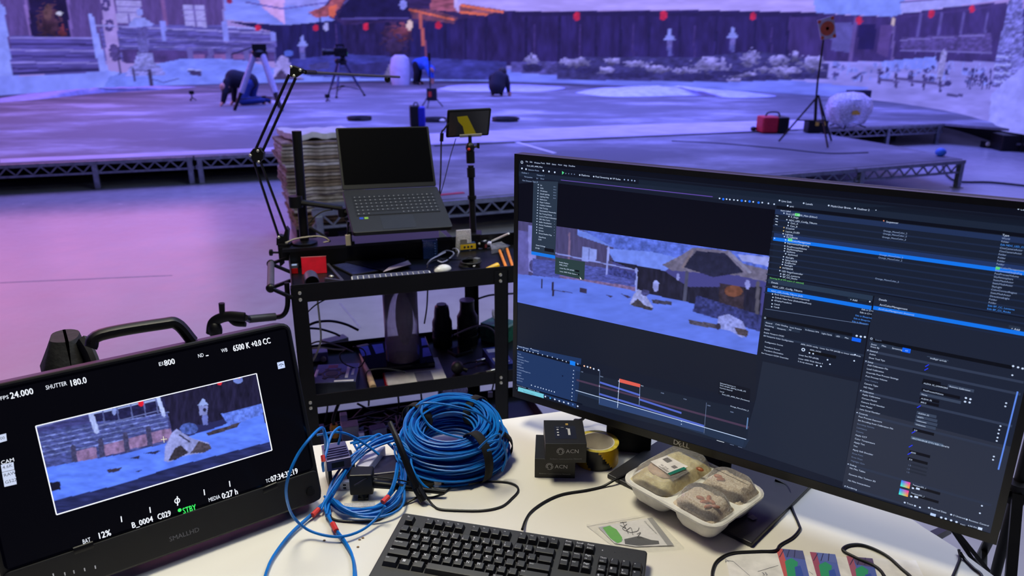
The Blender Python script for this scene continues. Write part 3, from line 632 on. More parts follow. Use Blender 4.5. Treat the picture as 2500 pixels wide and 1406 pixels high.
# blue and black backpack
b = az(1020, 308, HS); t = thing('backpack', 'black and blue backpack on the deck above the laptop screen', 'backpack', fz(b, 10))
m = MB(); m.rbox(-.12, .04, -.1, .1, 0, .32, .04); m.build('body', BLK, t, bev=.02); m = MB(); m.rbox(.0, .12, -.11, .08, .0, .3, .04); m.build('front_pocket', mat('deep blue nylon', (18, 28, 170), .6), t, bev=.02)
m = MB(); m.tube([(-.06, -.04, .31), (-.04, -.04, .36), (.0, -.04, .36), (.02, -.04, .3)], .01, 6, 4); m.build('strap', BLK, t)
def ring(px, py, R, label):
    b = az(px, py, HS); m = MB(); rr = random.Random(px)
    for k in range(5):
        m.tube([(R*(1-.1*rr.random())*math.cos(2*math.pi*i/16)+rr.uniform(-.02, .02), R*.8*(1-.1*rr.random())*math.sin(2*math.pi*i/16), .012+k*.012) for i in range(16)], .011, 6, 2, closed=False)
    o = m.build('cable_coil', RUB); o.location = b; tag(o, label, 'cable')
ring(878, 294, .2, 'dark coiled cable lying on the deck left of the backpack')
ring(1062, 297, .2, 'dark coiled cable lying on the deck right of the backpack')
ring(1235, 296, .22, 'dark coiled cable lying on the deck right of the tablet')
m = MB(); m.ell((0, 0, .03), .05, .05, .03); o = m.build('tape_roll', mat('pale ring', (210, 205, 190), .5)); o.location = az(1080, 299, HS); tag(o, 'small pale roll lying at the end of a dark coil on the deck', 'roll')
# red and black bag
b = az(1884, 322, HS); t = thing('equipment_bag', 'red and black equipment bag on the deck behind the wide monitor', 'bag', fz(b, 4))
m = MB(); m.rbox(-.2, .04, -.14, .14, 0, .23, .04); m.build('red_half', mat('red cordura', (196, 18, 48), .6), t, bev=.02); m = MB(); m.rbox(.03, .2, -.145, .14, 0, .225, .04); m.build('black_half', BLK, t, bev=.02)
m = MB(); m.tube([(-.12, 0, .22), (-.08, 0, .28), (.06, 0, .28), (.1, 0, .22)], .012, 6, 4); m.build('handle', BLK, t)
m = MB(); m.ell((0, 0, .035), .045, .045, .035); o = m.build('rubber_ball', BLK); o.location = az(1839, 320, HS); tag(o, 'small black round foot left of the red bag', 'stand foot')
# tall stand with patterned panel
b = az(1983, 352, HS-.01); tp_ = ay(2015, 62, b.y)-b; tm_ = ay(1996, 200, b.y)-b; hp = tp_.z; t = thing('light_stand', 'tall thin black stand carrying the tilted square panel', 'stand', fz(b, 0))
m = MB(); m.tube([(0, 0, .3), tm_*.75], .02, 8); m.tube([tm_*.7, tm_, tp_], .013, 8); m.build('pole', BLK, t)
for k in range(3):
    a = 2*math.pi*k/3+.6; m = MB(); m.tube([(0, 0, .62), (.42*math.cos(a), .42*math.sin(a), .015)], .013, 6); m.tube([(0, 0, .3), (.22*math.cos(a), .22*math.sin(a), .3)], .009, 6); m.build('leg', BLK, t)
m = MB(); m.M = fz(b, 0); q = [b+V(.06, 0, 1.63), b+V(.23, -.03, 1.66), b+V(.26, -.03, 1.86), b+V(.08, 0, 1.86)]
P4 = [ay(p[0], p[1], b.y) for p in ((1991, 50), (2031, 38), (2037, 92), (2000, 98))]
m = MB(); n = V(0, -.012, 0); P4 = [p+V(0, -.06, 0) for p in P4]; m.add([p for p in P4]+[p-n for p in P4], [(0, 1, 2, 3), (4, 7, 6, 5), (0, 4, 5, 1), (1, 5, 6, 2), (2, 6, 7, 3), (3, 7, 4, 0)])
t = thing('pattern_panel', 'square white panel with an orange ring pattern tilted on the tall stand', 'panel', Matrix.Identity(4)); m.build('board', mat('white board', (205, 190, 200), .6, 0, .15, 12), t)
m = MB(); c = sum(P4, V(0, 0, 0))/4; ex = (P4[1]-P4[0]).normalized(); ey = (P4[0]-P4[3]).normalized()
for r0, r1 in ((.055, .085), (.0, .022)):
    m.lathe([(r0, 0), (r1, 0), (r1, .004), (r0, .004)], 20, c-V(0, .004, 0), (ex, ey))
for p in P4: m.ell(c+(p-c)*.8-V(0, .002, 0), .022, .004, .022)
m.build('ring_pattern', mat('orange print', (216, 96, 60), .6), t)
# plastic wrapped equipment
b = az(2066, 312, HS); t = thing('wrapped_equipment', 'equipment wrapped in clear white plastic sheet on the stage edge', 'equipment', fz(b, 0))
rr = random.Random(4); m = MB(); pr = [(.12, .0), (.26, .06), (.33, .2), (.34, .3), (.3, .42), (.18, .5), (0, .52)]
m.lathe(pr, 26, (0, 0, .02), sy=.8); m.v = [((x+mnoise.noise(V(x*9, y*9, z*9))*.05), y+mnoise.noise(V(x*9+7, y*9, z*9))*.05, z+mnoise.noise(V(x*9, y*9+5, z*9))*.03) for x, y, z in m.v]
m.build('plastic_sheet', clear('milky plastic sheet', (.85, .85, 1), .62, (.86, .86, .95)), t)
m = MB(); m.rbox(-.1, .08, -.06, .1, .1, .36, .02); m.build('unit', BLK, t); m = MB(); m.box(-.06, .06, -.27, -.255, .22, .34); m.build('yellow_label', mat('yellow sticker', (224, 178, 60), .5), t)
m = MB(); m.tube([(0, 0, 0), (0, 0, .12)], .03, 8)
for k in range(3): a = 2.1*k; m.tube([(0, 0, .1), (.3*math.cos(a), .3*math.sin(a), .01)], .012, 6)
m.build('stand', BLK, t)
b = az(2093, 250, HS); m = MB(); m.rbox(-.24, .24, -.12, .12, 0, .26, .03); o = m.build('flight_case', mat('dark navy case', (30, 30, 62), .6), bev=.01); o.location = b; o.rotation_euler = (0, 0, .15); tag(o, 'dark box standing behind the plastic wrapped equipment', 'case')
b = az(1990, 322, HS); t = thing('tool_box', 'small black tool box with yellow latches beside the tall stand', 'box', fz(b, 5)); m = MB(); m.rbox(-.15, .15, -.09, .09, 0, .17, .02); m.build('body', BLK, t); 
for x in (-.06, .05): m = MB(); m.box(x, x+.05, -.106, -.1, .1, .16); m.build('latch', mat('yellow sticker', (224, 178, 60), .5), t)
# small things in the pit on the right
for px, py, lab in ((2405, 352, 'small lamp with a pale lens at the left of the pit on the right'), (2450, 358, 'small lamp with a pale lens nearest the right edge of the pit')):
    b = az(px, py+8, 0); t = thing('floor_lamp', lab, 'lamp', fz(b, 0)); m = MB(); m.box(-.06, .06, -.05, .05, 0, .1); m.build('body', BLK, t, bev=.01); m = MB(); m.lathe([(.035, 0), (.03, .02), (0, .025)], 14, (0, -.05, .06), (V(1, 0, 0), V(0, 0, 1))); m.build('lens', mat('pale lens', (225, 215, 190), .2), t)
t = thing('equipment_case', 'dark equipment case at the far right below the stage edge', 'case', fz(az(2478, 366, 0), -8)); m = MB(); m.rbox(-.3, .3, -.2, .2, 0, .24, .03); m.build('body', BLK, t); m = MB(); m.box(-.1, .1, -.22, -.2, .1, .13); m.build('handle', GRY, t)
m = MB(); m.ell((0, 0, .05), .06, .06, .05); o = m.build('cable_ball', mat('sky blue plastic', (60, 120, 220), .5)); o.location = az(2295, 382, HS-.012); tag(o, 'small bright blue object on the far corner of the low platform', 'object')
m = MB(); m.tube([az(*p, .01) for p in ((2300, 398), (2310, 425), (2340, 443), (2420, 445), (2520, 455), (2580, 460))], .012, 6, 6); tag(m.build('floor_cable', RUB), 'thin dark cable running right across the floor from the low platform', 'cable')
m = MB(); m.tube([az(*p, HS-.004) for p in ((1640, 344), (1760, 350), (1900, 362), (2020, 374), (2120, 372))], .006, 6, 6); tag(m.build('floor_cable', RUB), 'thin dark cable lying on the low platform under the tall stand', 'cable')

# ------------------------------------------------------------ stack of old boards behind the cart
base = az(727, 592, 0); M0 = fz(base, 22)
BC = [mat('weathered board %d' % i, c, .8, 0, .25, 9, .2, col2=c2) for i, (c, c2) in enumerate((((216, 206, 192), (128, 112, 92)), ((176, 156, 128), (84, 70, 54)), ((236, 230, 226), (176, 166, 160)), ((186, 156, 112), (104, 80, 54))))]
rr = random.Random(11); meshes = []
for k in range(10):
    m = MB(); nx, ny = 14, 10; wx, wy, th = .62+rr.uniform(-.03, .05), .52+rr.uniform(-.03, .04), rr.uniform(.017, .022); sd = rr.uniform(0, 50)
    f = lambda i, j, z: (wx*i/nx+mnoise.noise(V(j*.9, sd, 3))*.014*(i in (0, nx)), wy*j/ny+mnoise.noise(V(i*.9, sd, 9))*.016*(j in (0, ny)), z+mnoise.noise(V(i*.35, j*.35, 4))*.011)
    top = [f(i, j, th) for i in range(nx+1) for j in range(ny+1)]; bot = [f(i, j, 0) for i in range(nx+1) for j in range(ny+1)]; q = lambda i, j: i*(ny+1)+j; N = len(top); fs = []
    for i in range(nx):
        for j in range(ny): fs += [(q(i, j), q(i+1, j), q(i+1, j+1), q(i, j+1)), (N+q(i, j), N+q(i, j+1), N+q(i+1, j+1), N+q(i+1, j))]
    for i in range(nx): fs += [(q(i, 0), N+q(i, 0), N+q(i+1, 0), q(i+1, 0)), (q(i, ny), q(i+1, ny), N+q(i+1, ny), N+q(i, ny))]
    for j in range(ny): fs += [(q(0, j), q(0, j+1), N+q(0, j+1), N+q(0, j)), (q(nx, j), N+q(nx, j), N+q(nx, j+1), q(nx, j+1))]
    m.add(top+bot, fs, False); o = m.build('board', BC[k % 4]); meshes.append(o.data); bpy.data.objects.remove(o)
z = .004; i = 0
t = thing('pallet', 'low black pallet under the stack of old boards', 'pallet', M0.copy()); m = MB(); m.box(.0, .6, .03, .5, .06, .1); m.build('deck', BLK, t)
for x in (.0, .26, .52): m = MB(); m.box(x, x+.08, .03, .5, 0, .06); m.build('runner', BLK, t)
z = .118
while z < .83:
    me = meshes[rr.randrange(10)].copy(); k = (z/.83); me.materials.clear()
    me.materials.append(BC[(3 if rr.random() < .6 else 1) if z < .26 else (0 if rr.random() < .5 else 1) if z < .6 else rr.choice((0, 2, 0, 2, 1))])
    o = bpy.data.objects.new('board', me); COL.objects.link(o)
    o.matrix_basis = M0 @ fz((rr.uniform(-.015, .015)-.07*k, rr.uniform(-.02, .02)-.01, z), rr.uniform(-1.2, 1.2)+2*k)
    tag(o, 'thin weathered board lying in the tall stack behind the cart', 'board', 'boards in the tall stack'); z += .0285; i += 1
me = meshes[3].copy(); me.materials.clear(); me.materials.append(mat('whitish sheet', (232, 228, 232), .7, 0, .08, 6)); o = bpy.data.objects.new('crumpled_sheet', me); COL.objects.link(o); o.matrix_basis = M0 @ fz((.04, .04, z+.008), 9) @ Matrix.Diagonal((.95, .9, 2.2, 1)); tag(o, 'whitish crumpled sheet on top of the board stack', 'sheet')
# ------------------------------------------------------------ desk and the two monitors
TZ = .73
te = V(.962, .275, 0); tn = V(-.275, .962, 0); tc_ = V(.565, 1.766, 0)
TM = frame(V(tc_.x, tc_.y, 0), te, ez=(0, 0, 1))   # local: x along the back edge to the right, y away from the camera, right-back corner at 0,0
t = thing('desk', 'white desk with rounded corners carrying both monitors and the keyboard', 'desk', TM)
ri = TM.inverted() @ az(2338, 1342, TZ); r2 = TM.inverted() @ az(2428, 1405, TZ); r0 = TM.inverted() @ az(2253, 1284, TZ)
def arc(cx, cy, r, a0, a1, k=8): return [(cx+r*math.cos(math.radians(a0+(a1-a0)*i/k)), cy+r*math.sin(math.radians(a0+(a1-a0)*i/k))) for i in range(k+1)]
pl = arc(-.06, -.06, .06, 90, 0)+[(r0.x, r0.y), (ri.x+.004, ri.y+.004), (r2.x, r2.y), (r2.x+.03, r2.y-.25)]+[(-.1, -1.02), (-1.72, -1.02)]+arc(-1.72, -.1, .1, 180, 90)
m = MB(); m.prism(pl, TZ-.025, TZ); m.build('desk_top', mat('white laminate', (232, 226, 214), .34, 0, .03, 3, spec=.4), t, bev=.003)
for x, y in ((-.25, -.2), (-1.6, -.2), (-.25, -.85), (-1.6, -.85)):
    m = MB(); m.box(x-.02, x+.02, y-.02, y+.02, 0, TZ-.025); m.build('leg', GRY, t, bev=.003)
def TL(px, py, z=0): return az(px, py, TZ+z)

class Scr:
    """a flat display: things are laid out in its own plane (u right, v down), measured from its top left corner"""
    def __init__(s, o, ex, ey): s.o = o; s.ex = ex.normalized(); s.ey = ey.normalized(); s.n = s.ex.cross(s.ey).normalized(); s.M = frame(o, s.ex, -s.ey); s.mb = MB(); s.slope = .22
    def uv(s, x, y):
        q = on_plane(x, y, s.o, s.n)-s.o; return q.dot(s.ex), q.dot(s.ey)
    def mpp(s, x, y): return (on_plane(x, y, s.o, s.n)-CAM_C).dot(CAM_F)/FPX
    clip = None
    def P(s, uvs, c, l=1):
        if s.clip: a, b, e, f = s.clip; uvs = [(min(max(u, a), b), min(max(v, e), f)) for u, v in uvs]
        s.mb.col = lin(c); s.mb.add([(u, -v, .0006+l*.00012) for u, v in uvs], [tuple(reversed(range(len(uvs))))])
    def R(s, x0, y0, x1, y1, c, l=1):
        a, b = s.uv(x0, y0), s.uv(x1, y1); s.P([(a[0], a[1]), (b[0], a[1]), (b[0], b[1]), (a[0], b[1])], c, l)
    def pp(s, pts, c, l=1): s.P([s.uv(*p) for p in pts], c, l)
    def L(s, x0, y0, x1, y1, w, c, l=3):
        a = Vector((*s.uv(x0, y0), 0)); b = Vector((*s.uv(x1, y1), 0)); d = (b-a).normalized(); n = V(-d.y, d.x, 0)*(w*s.mpp(x0, y0)/2)
        s.P([(p.x, p.y) for p in (a+n, b+n, b-n, a-n)], c, l)
    def H(s, x0, y0, x1, h, c, l=2):
        """band along the display's own horizontal from pixel (x0, y0) to column x1, h pixels thick at its left end"""
        u0, v0 = s.uv(x0, y0); k = h*s.mpp(x0, y0); u1 = s.uv(x1, y0)[0]
        for _ in range(6):
            q = s.o+s.ex*u1+s.ey*v0-CAM_C; f = q.dot(CAM_F); X = PCX+FPX*q.dot(CAM_R)/f; u1 += (x1-X)*f/FPX/max(.2, s.ex.x)
        s.P([(u0, v0), (u1, v0), (u1, v0+k), (u0, v0+k)], c, l)
    def T(s, x, y, body, h, c=(205, 222, 255), l=5, xe=None):
        u, v = s.uv(x, y); k = h*s.mpp(x, y); s.mb.col = lin(c); i = len(s.mb.v); s.mb.text(body, (u, -v-k*.36, .0006+l*.00012), (1, 0, 0), (0, 1, 0), k)
        if xe:
            w = max(p[0] for p in s.mb.v[i:])-u; f = (s.uv(xe, y-(xe-x)*s.slope)[0]-u)/w; s.mb.v[i:] = [(u+(p[0]-u)*f, p[1], p[2]) for p in s.mb.v[i:]]
    def disc(s, x, y, r, c, l=4, ri=0):
        u, v = s.uv(x, y); k = s.mpp(x, y); n = 14; r *= .74; ri *= .74
        for i in range(n):
            a, b = 2*math.pi*i/n, 2*math.pi*(i+1)/n
            f = lambda q, t: (u+q*k*math.cos(t), v+q*k*math.sin(t)); s.P([f(ri, a), f(r, a), f(r, b), f(ri, b)] if ri else [(u, v), f(r, a), f(r, b)], c, l)
    def pic(s, corners, nx, ny, base, layers, l=1):
        """a picture shown on the display: fine grid with one colour per corner of each cell"""
        a, b, c, d = [Vector((*s.uv(*p), 0)) for p in corners]; g = []
        for j in range(ny+1):
            for i in range(nx+1): fx, fy = i/nx, j/ny; g.append((a*(1-fx)+b*fx)*(1-fy)+(d*(1-fx)+c*fx)*fy)
        W = [s.o+s.ex*p.x+s.ey*p.y-CAM_C for p in g]
        X = np.array([PCX+FPX*q.dot(CAM_R)/q.dot(CAM_F) for q in W]); Y = np.array([PCY-FPX*q.dot(CAM_U)/q.dot(CAM_F) for q in W])
        C = paint(X, Y, base, layers)
        for j in range(ny):
            for i in range(nx):
                k = j*(nx+1)+i; ids = (k, k+1, k+nx+2, k+nx+1); s.mb.col = tuple(float(v) for v in C[list(ids)].mean(0))
                s.mb.add([(g[q].x, -g[q].y, .0006+l*.00012) for q in ids], [(3, 2, 1, 0)])

# ---- wide desktop monitor
q = rect([(1257, 375), (2633, 505), (2428, 1328), (1250, 966)], .97)
D = Scr(q[0], q[1]-q[0], q[3]-q[0]); DW, DH = .97, .5681
mon = thing('desktop_monitor', 'wide black desktop monitor showing a game engine editor in blue', 'monitor', D.M)
m = MB(); bl, bt, br_, bb = .011, .011, .012, .0175
for a in ((0, DW, -bt, 0), (0, DW, -DH, -DH+bb), (0, bl, -DH+bb, -bt), (DW-br_, DW, -DH+bb, -bt)): m.box(*a, -.028, .002)
m.box(.0, DW, -DH, 0, -.03, -.012); m.build('bezel', mat('monitor bezel', (17, 17, 20), .35), mon)
m = MB(); m.rbox(.2, .78, -.47, -.1, -.058, -.03, .03); m.build('back_cover', BLK, mon, bev=.006)
m = MB(); m.text('D', (.4015, -DH+.0045, .0022), (1, 0, 0), (0, 1, 0), .0155); m.text('LL', (.4215, -DH+.0045, .0022), (1, 0, 0), (0, 1, 0), .0155)
m.M = Matrix.Translation((.4165, -DH+.0102, .0022)) @ Matrix.Rotation(.5, 4, 'Z'); m.text('E', (-.005, -.0065, 0), (1, 0, 0), (0, 1, 0), .0155); m.build('maker_logo', mat('silver print', (190, 190, 196), .3, .5), mon)
B = D; D.clip = (bl, DW-br_, bt, DH-bb)
B.P([(bl, bt), (DW-br_, bt), (DW-br_, DH-bb), (bl, DH-bb)], (23, 29, 47), 0)
bg = (25, 33, 52); bar = (33, 45, 66); dk = (10, 11, 25); W_ = (206, 224, 255); w2 = (150, 172, 215); w3 = (110, 128, 165)
B.H(1268, 384, 2640, 17, (13, 16, 30)); B.H(1268, 403, 2640, 15, (17, 22, 38)); B.H(1267, 418, 2600, 12, (28, 38, 58)); B.H(1560, 440, 2600, 12, (30, 42, 62))
B.disc(1275, 396, 5, W_, 5, 4); B.T(1272.7, 396, 'U', 6)
for x, y, s in ((1284, 394, 'File'), (1294, 395, 'Edit'), (1305, 397, 'Window'), (1321, 398, 'Tools'), (1335, 399, 'Build'), (1348, 401, 'Select'), (1363, 402, 'Actor'), (1377, 404, 'Help'), (1389, 405, 'Deadline')): B.T(x, y, s, 5)
B.T(1287, 404, 'Stud_LED_ARRI_Main', 5); B.T(1290, 414, 'Selection Mode', 5, w2)
for x, y in ((1327, 417), (1341, 419), (1355, 421), (1285, 413), (1275, 411)): B.disc(x, y, 3, W_)
B.P([B.uv(1373, 418), B.uv(1378, 422), B.uv(1373, 427)], (90, 230, 150), 5)
for x in (1382, 1389, 1396, 1403): B.disc(x, 424+(x-1382)*.1, 2, w3)
for x, y, s in ((1420, 428, 'Platforms'), (1454, 432, 'Pixel Streaming'), (1496, 437, 'VP Roles')): B.T(x, y, s, 6); B.disc(x-4, y, 2.5, W_)
for x, y in ((1525, 440), (1534, 441), (1543, 442), (1550, 443)): B.disc(x, y, 2.5, w2)
for x, y, s in ((1274, 421, 'Outliner 1'), (1281, 431, 'Perspective'), (1276, 440, 'Film Director Type_B'), (1311, 427, 'Viewport 1'), (1310, 435, 'Lit'), (1320, 436, 'Show')): B.T(x, y, s, 5, w2)
# viewport
B.pp([(1332, 444), (1893, 516), (1877, 630), (1266, 540), (1267, 448)], dk, 1); B.L(1370, 440, 1740, 483, 1.4, (110, 80, 190), 3)
B.pp([(1262, 737), (1848, 870), (1844, 985), (1556, 912), (1258, 838)], (25, 30, 46), 1)
for x, y, c in ((1757, 487, W_), (1766, 489, (30, 110, 255)), (1774, 489, W_), (1782, 490, W_), (1792, 491, W_), (1801, 492, W_), (1811, 493, (30, 110, 255)), (1820, 494, W_), (1830, 495, (30, 110, 255)), (1839, 496, W_), (1852, 498, (30, 110, 255)), (1861, 498, W_), (1876, 500, W_), (1890, 502, W_)): B.disc(x, y, 4 if c[0] < 50 else 2.6, c)
sn = (96, 122, 236); LS = [('p', [(1260, 530), (1500, 560), (1490, 700), (1260, 690)], (74, 70, 118), .14, 4, 30), ('p', [(1410, 560), (1520, 596), (1490, 602), (1410, 575)], (110, 136, 240)), ('p', [(1420, 560), (1900, 620), (1900, 660), (1560, 640), (1490, 600)], (86, 108, 214), .3, 8),
 ('p', [(1480, 606), (1590, 614), (1660, 630), (1620, 664), (1500, 640)], (112, 138, 244), .1), ('p', [(1486, 634), (1620, 660), (1680, 700), (1860, 700), (1850, 800), (1556, 720), (1552, 660)], (34, 34, 58), .3, 6, 20),
 ('p', [(1616, 646), (1660, 624), (1690, 604), (1780, 612), (1800, 640), (1880, 660), (1880, 690), (1800, 672), (1640, 660)], (110, 106, 138), .2, 8), ('p', [(1664, 650), (1700, 612), (1770, 618), (1815, 664), (1740, 676)], (38, 40, 70), .2, 10), ('l', ((1666, 652), (1690, 612), 6), (120, 110, 130)), ('l', ((1780, 616), (1830, 664), 7), (130, 130, 170)),
 ('p', [(1800, 620), (1884, 628), (1876, 650), (1810, 636)], (150, 160, 236)), ('p', [(1756, 690), (1816, 700), (1812, 790), (1752, 780)], (54, 46, 62), .3, 6), ('e', (1790, 710, 22, 14), (110, 70, 60), .4), ('l', ((1676, 664), (1668, 752), 8), (76, 78, 108)), ('l', ((1850, 690), (1846, 770), 9), (86, 84, 104)),
 ('e', (1824, 694, 6, 12), (140, 146, 226)), ('e', (1654, 676, 4, 9), (140, 146, 226)),
 ('p', [(1258, 560), (1290, 565), (1290, 680), (1258, 676)], (96, 94, 170)), ('p', [(1289, 550), (1306, 552), (1310, 668), (1290, 662)], (128, 130, 214)), ('e', (1300, 648, 9, 14), (70, 70, 130), .4, 3),
 ('p', [(1422, 602), (1456, 608), (1454, 640), (1420, 636)], (138, 154, 240)), ('l', ((1438, 606), (1436, 638), 2), (84, 90, 160)), ('l', ((1390, 570), (1388, 636), 5), (120, 100, 140)),
 ('p', [(1300, 630), (1552, 664), (1552, 714), (1300, 690)], (76, 84, 168), .3, 8, 3), ('p', [(1366, 672), (1552, 700), (1552, 712), (1366, 690)], (120, 100, 150), .3, 6), ('l', ((1300, 606), (1556, 660), 3), (136, 150, 236)),
 ('l', ((1485, 604), (1480, 668), 5), (146, 158, 244)), ('l', ((1553, 656), (1552, 710), 5), (150, 162, 246)), ('p', [(1486, 650), (1552, 666), (1552, 684), (1486, 670)], (60, 66, 140), .4, 4),
 ('p', [(1258, 668), (1420, 684), (1560, 712), (1700, 742), (1860, 786), (1870, 900), (1250, 760)], sn, .08, 40, 12), ('p', [(1700, 720), (1860, 770), (1858, 810), (1690, 760)], (52, 58, 120), .4, 6),
 ('e', (1600, 698, 7, 14), (144, 152, 228)), ('p', [(1592, 690), (1600, 682), (1610, 692)], (150, 162, 246)), ('p', [(1536, 742), (1546, 718), (1558, 706), (1570, 712), (1594, 750), (1580, 756), (1560, 742)], (150, 158, 226), .2, 5), ('p', [(1538, 744), (1556, 728), (1572, 744), (1594, 752), (1590, 758), (1560, 750)], (64, 60, 74), .3, 4), ('e', (1574, 714, 10, 8), (64, 66, 120), .4, 4), ('p', [(1590, 730), (1640, 736), (1638, 744), (1592, 740)], (62, 62, 90), .3, 5),
 ('p', [(1414, 702), (1432, 704), (1432, 716), (1415, 712)], (54, 50, 84)), ('p', [(1476, 718), (1496, 722), (1490, 726)], (60, 56, 96)), ('p', [(1514, 716), (1540, 724), (1532, 728)], (60, 56, 96)),
 ('l', ((1322, 682), (1322, 702), 4), (44, 40, 70)), ('l', ((1349, 690), (1349, 720), 5), (44, 40, 70)), ('l', ((1352, 708), (1396, 714), 2), (60, 60, 110)),
 ('p', [(1680, 780), (1760, 792), (1746, 802), (1682, 790)], (78, 74, 96), .3, 5), ('p', [(1748, 800), (1752, 772), (1778, 766), (1812, 784), (1826, 816), (1810, 824), (1780, 806)], (140, 150, 230), .25, 6), ('p', [(1790, 798), (1826, 806), (1822, 822), (1800, 816)], (74, 66, 80), .3, 4), ('e', (1752, 796, 6, 8), (50, 46, 70))]
B.pic([(1266, 539), (1879, 628), (1848, 869), (1262, 737)], 320, 130, (70, 70, 140), LS, 2)
# drop-down menus
B.pp([(1303, 441), (1363, 444), (1356, 630), (1298, 614)], (43, 56, 75), 4)
for i, s in enumerate(('Lit', 'Unlit', 'Wireframe', 'Detail Lighting', 'Lighting Only', 'Reflections', 'Player Collision', 'Visibility Collision', 'Path Tracing', 'Optimization Viewmodes', 'Ray Tracing Debug', 'Level of Detail Coloration', 'GPU Skin Cache', 'Buffer Visualization', 'Nanite Visualization', 'Lumen', 'Groom', 'Virtual Shadow Map')):
    x = 1320-i*.25; y = 452+i*6.9; B.T(x, y, s, 4.6, W_, 6); B.disc(x-5, y-1, 1.8, W_, 6)
    if i < 5: B.T(1352-i*.2, y+4, 'Alt+'+str(i+1), 3.4, w2, 6)
    elif i > 8: B.disc(1357-i*.2, y+6, .9, w2, 6)
for x, y, s in ((1316, 578, 'FilterMode'), (1315, 584, 'LOD'), (1309, 598, 'Game Settings'), (1308, 605, 'EV100')): B.T(x, y, s, 4.6, W_, 6)
B.pp([(1330, 605), (1353, 609), (1353, 617), (1330, 613)], (14, 16, 26), 5); B.pp([(1298, 613), (1356, 624), (1356, 632), (1298, 621)], (24, 120, 236), 6)
B.pp([(1357, 628), (1429, 640), (1427, 684), (1355, 668)], (44, 64, 68), 5)
for x, y, s in ((1366, 640, 'Enable Display'), (1366, 646, 'ARRI_OCIO'), (1367, 654, 'Linear Rec.709 (sRGB)'), (1367, 662, 'Linear ARRI Wide Gamut 4')): B.T(x, y, s, 4.4, W_, 7)
for x, y in ((1405, 659), (1405, 667)): B.R(x, y, x+10, y+6, (12, 14, 24), 6)
B.P([B.uv(1416, 676), B.uv(1421, 682), B.uv(1418, 683)], (255, 255, 255), 8)
# outliner on the right
B.pp([(1898, 492), (2660, 560), (2610, 730), (2520, 1010), (2500, 1010), (1862, 880)], bg, 1)
B.H(1896, 505, 2640, 8, (11, 14, 26)); B.H(1893, 514, 2640, 12, (34, 50, 88), 3); B.H(1890, 572, 2640, 14, (34, 54, 102), 3)
for i in range(26):
    if i % 2: B.H(1890-i*1, 530+i*7.4, 2640, 3.6, (30, 42, 70), 2)
B.H(1888, 582, 2640, 8.5, (20, 118, 240), 4); B.disc(1891, 585, 2, W_, 5)
for x, y, s in ((1908, 494, 'Live Link'), (1967, 501, 'Levels'), (2028, 507, 'Multi-User Brow...'), (2092, 514, 'Outliner 2'), (2490, 518, 'Close'), (1928, 507, 'arri')): B.T(x, y, s, 6.6); B.disc(x-5, y-1, 2.6, W_)
B.disc(2138, 518, 1.6, W_); B.T(1906, 517, 'Item Label', 5.6)
tree = [(1919, 525, 'Stud_LED_ARRI_Main (Editor)'), (1931, 533, '0_Stage'), (1926, 541, 'NDC_LED_Config_Tilburm'), (1930, 548, 'Cam_A'), (1929, 555, 'Cam_B'), (1919, 560, 'E.Layout'), (1918, 568, 'Layout_E.LED'), (1917, 575, 'Lighting'), (1920, 582, 'EXTERIOR'), (1923, 590, 'ArriColorManagement'), (1922, 597, 'ExponentialHeightFog'), (1921, 605, 'PostProcessVolume'), (1921, 611, 'SkyAtmosphere'), (1920, 617, 'skydome'), (1923, 624, 'skydome2'), (1918, 631, 'SkyLight'), (1917, 638, 'SphereGCB'), (1916, 644, 'SunBlocker'), (1915, 650, 'SunLight'), (1910, 657, 'INTERIOR'), (1909, 665, 'LED StageController'), (1911, 673, 'BP_CC_Lanterns'), (1911, 679, 'BP_CC_Rocks')]
for x, y, s in tree: B.T(x, y, s, 5.8, W_, 6); B.disc(x-5, y-1, 2.1, (220, 190, 130) if 'Layout' in s or 'INTERIOR' in s else W_, 6)
for x, y in ((1897, 531), (1896, 538), (1896, 545), (1895, 552)): B.L(x-3, y-1, x+3, y+.5, 1.4, W_)
B.H(1941, 524, 1953, 7, (90, 220, 110), 5); B.H(1924, 585, 1934, 7, (80, 220, 120), 5); B.H(2430, 657, 2441, 7, (90, 220, 110), 5)
B.T(2163, 546, 'Sequencer', 6.4); B.disc(2157, 544, 2, (240, 150, 120))
for x, y in ((2156, 568), (2155, 575), (2153, 583), (2146, 626), (2144, 633), (2136, 684)): B.T(x, y, 'Orange_MonoColor_2', 5.6, w2)
for i, s in enumerate(('Type', 'World', 'Folder', 'Edit NDC_LED_Config', 'CineCameraActor', 'CineCameraActor', 'Folder', 'Folder', 'Folder', 'Folder', 'ArriColorManagement', 'ExponentialHeightFog', 'PostProcessVolume', 'SkyAtmosphere', 'StaticMeshActor', 'StaticMeshActor', 'SkyLight', 'ColorCorrectRegion', 'StaticMeshActor', 'DirectionalLight', 'Folder', 'Folder', 'Edit BP_CC_Lanterns', 'Edit BP_CC_Rocks')):
    B.T(2446-i*1.62, 580+i*7.8, s, 6.2 if i else 7, (70, 150, 255) if s[:4] == 'Edit' else w2 if i else W_)
B.H(1876, 675, 2640, 2, (13, 16, 30), 3); B.H(1876, 683, 2130, 12, (40, 56, 80), 3); B.T(1879, 681, 'Showing 54 of 979 actors (1 selected)', 5.2, (120, 220, 120))
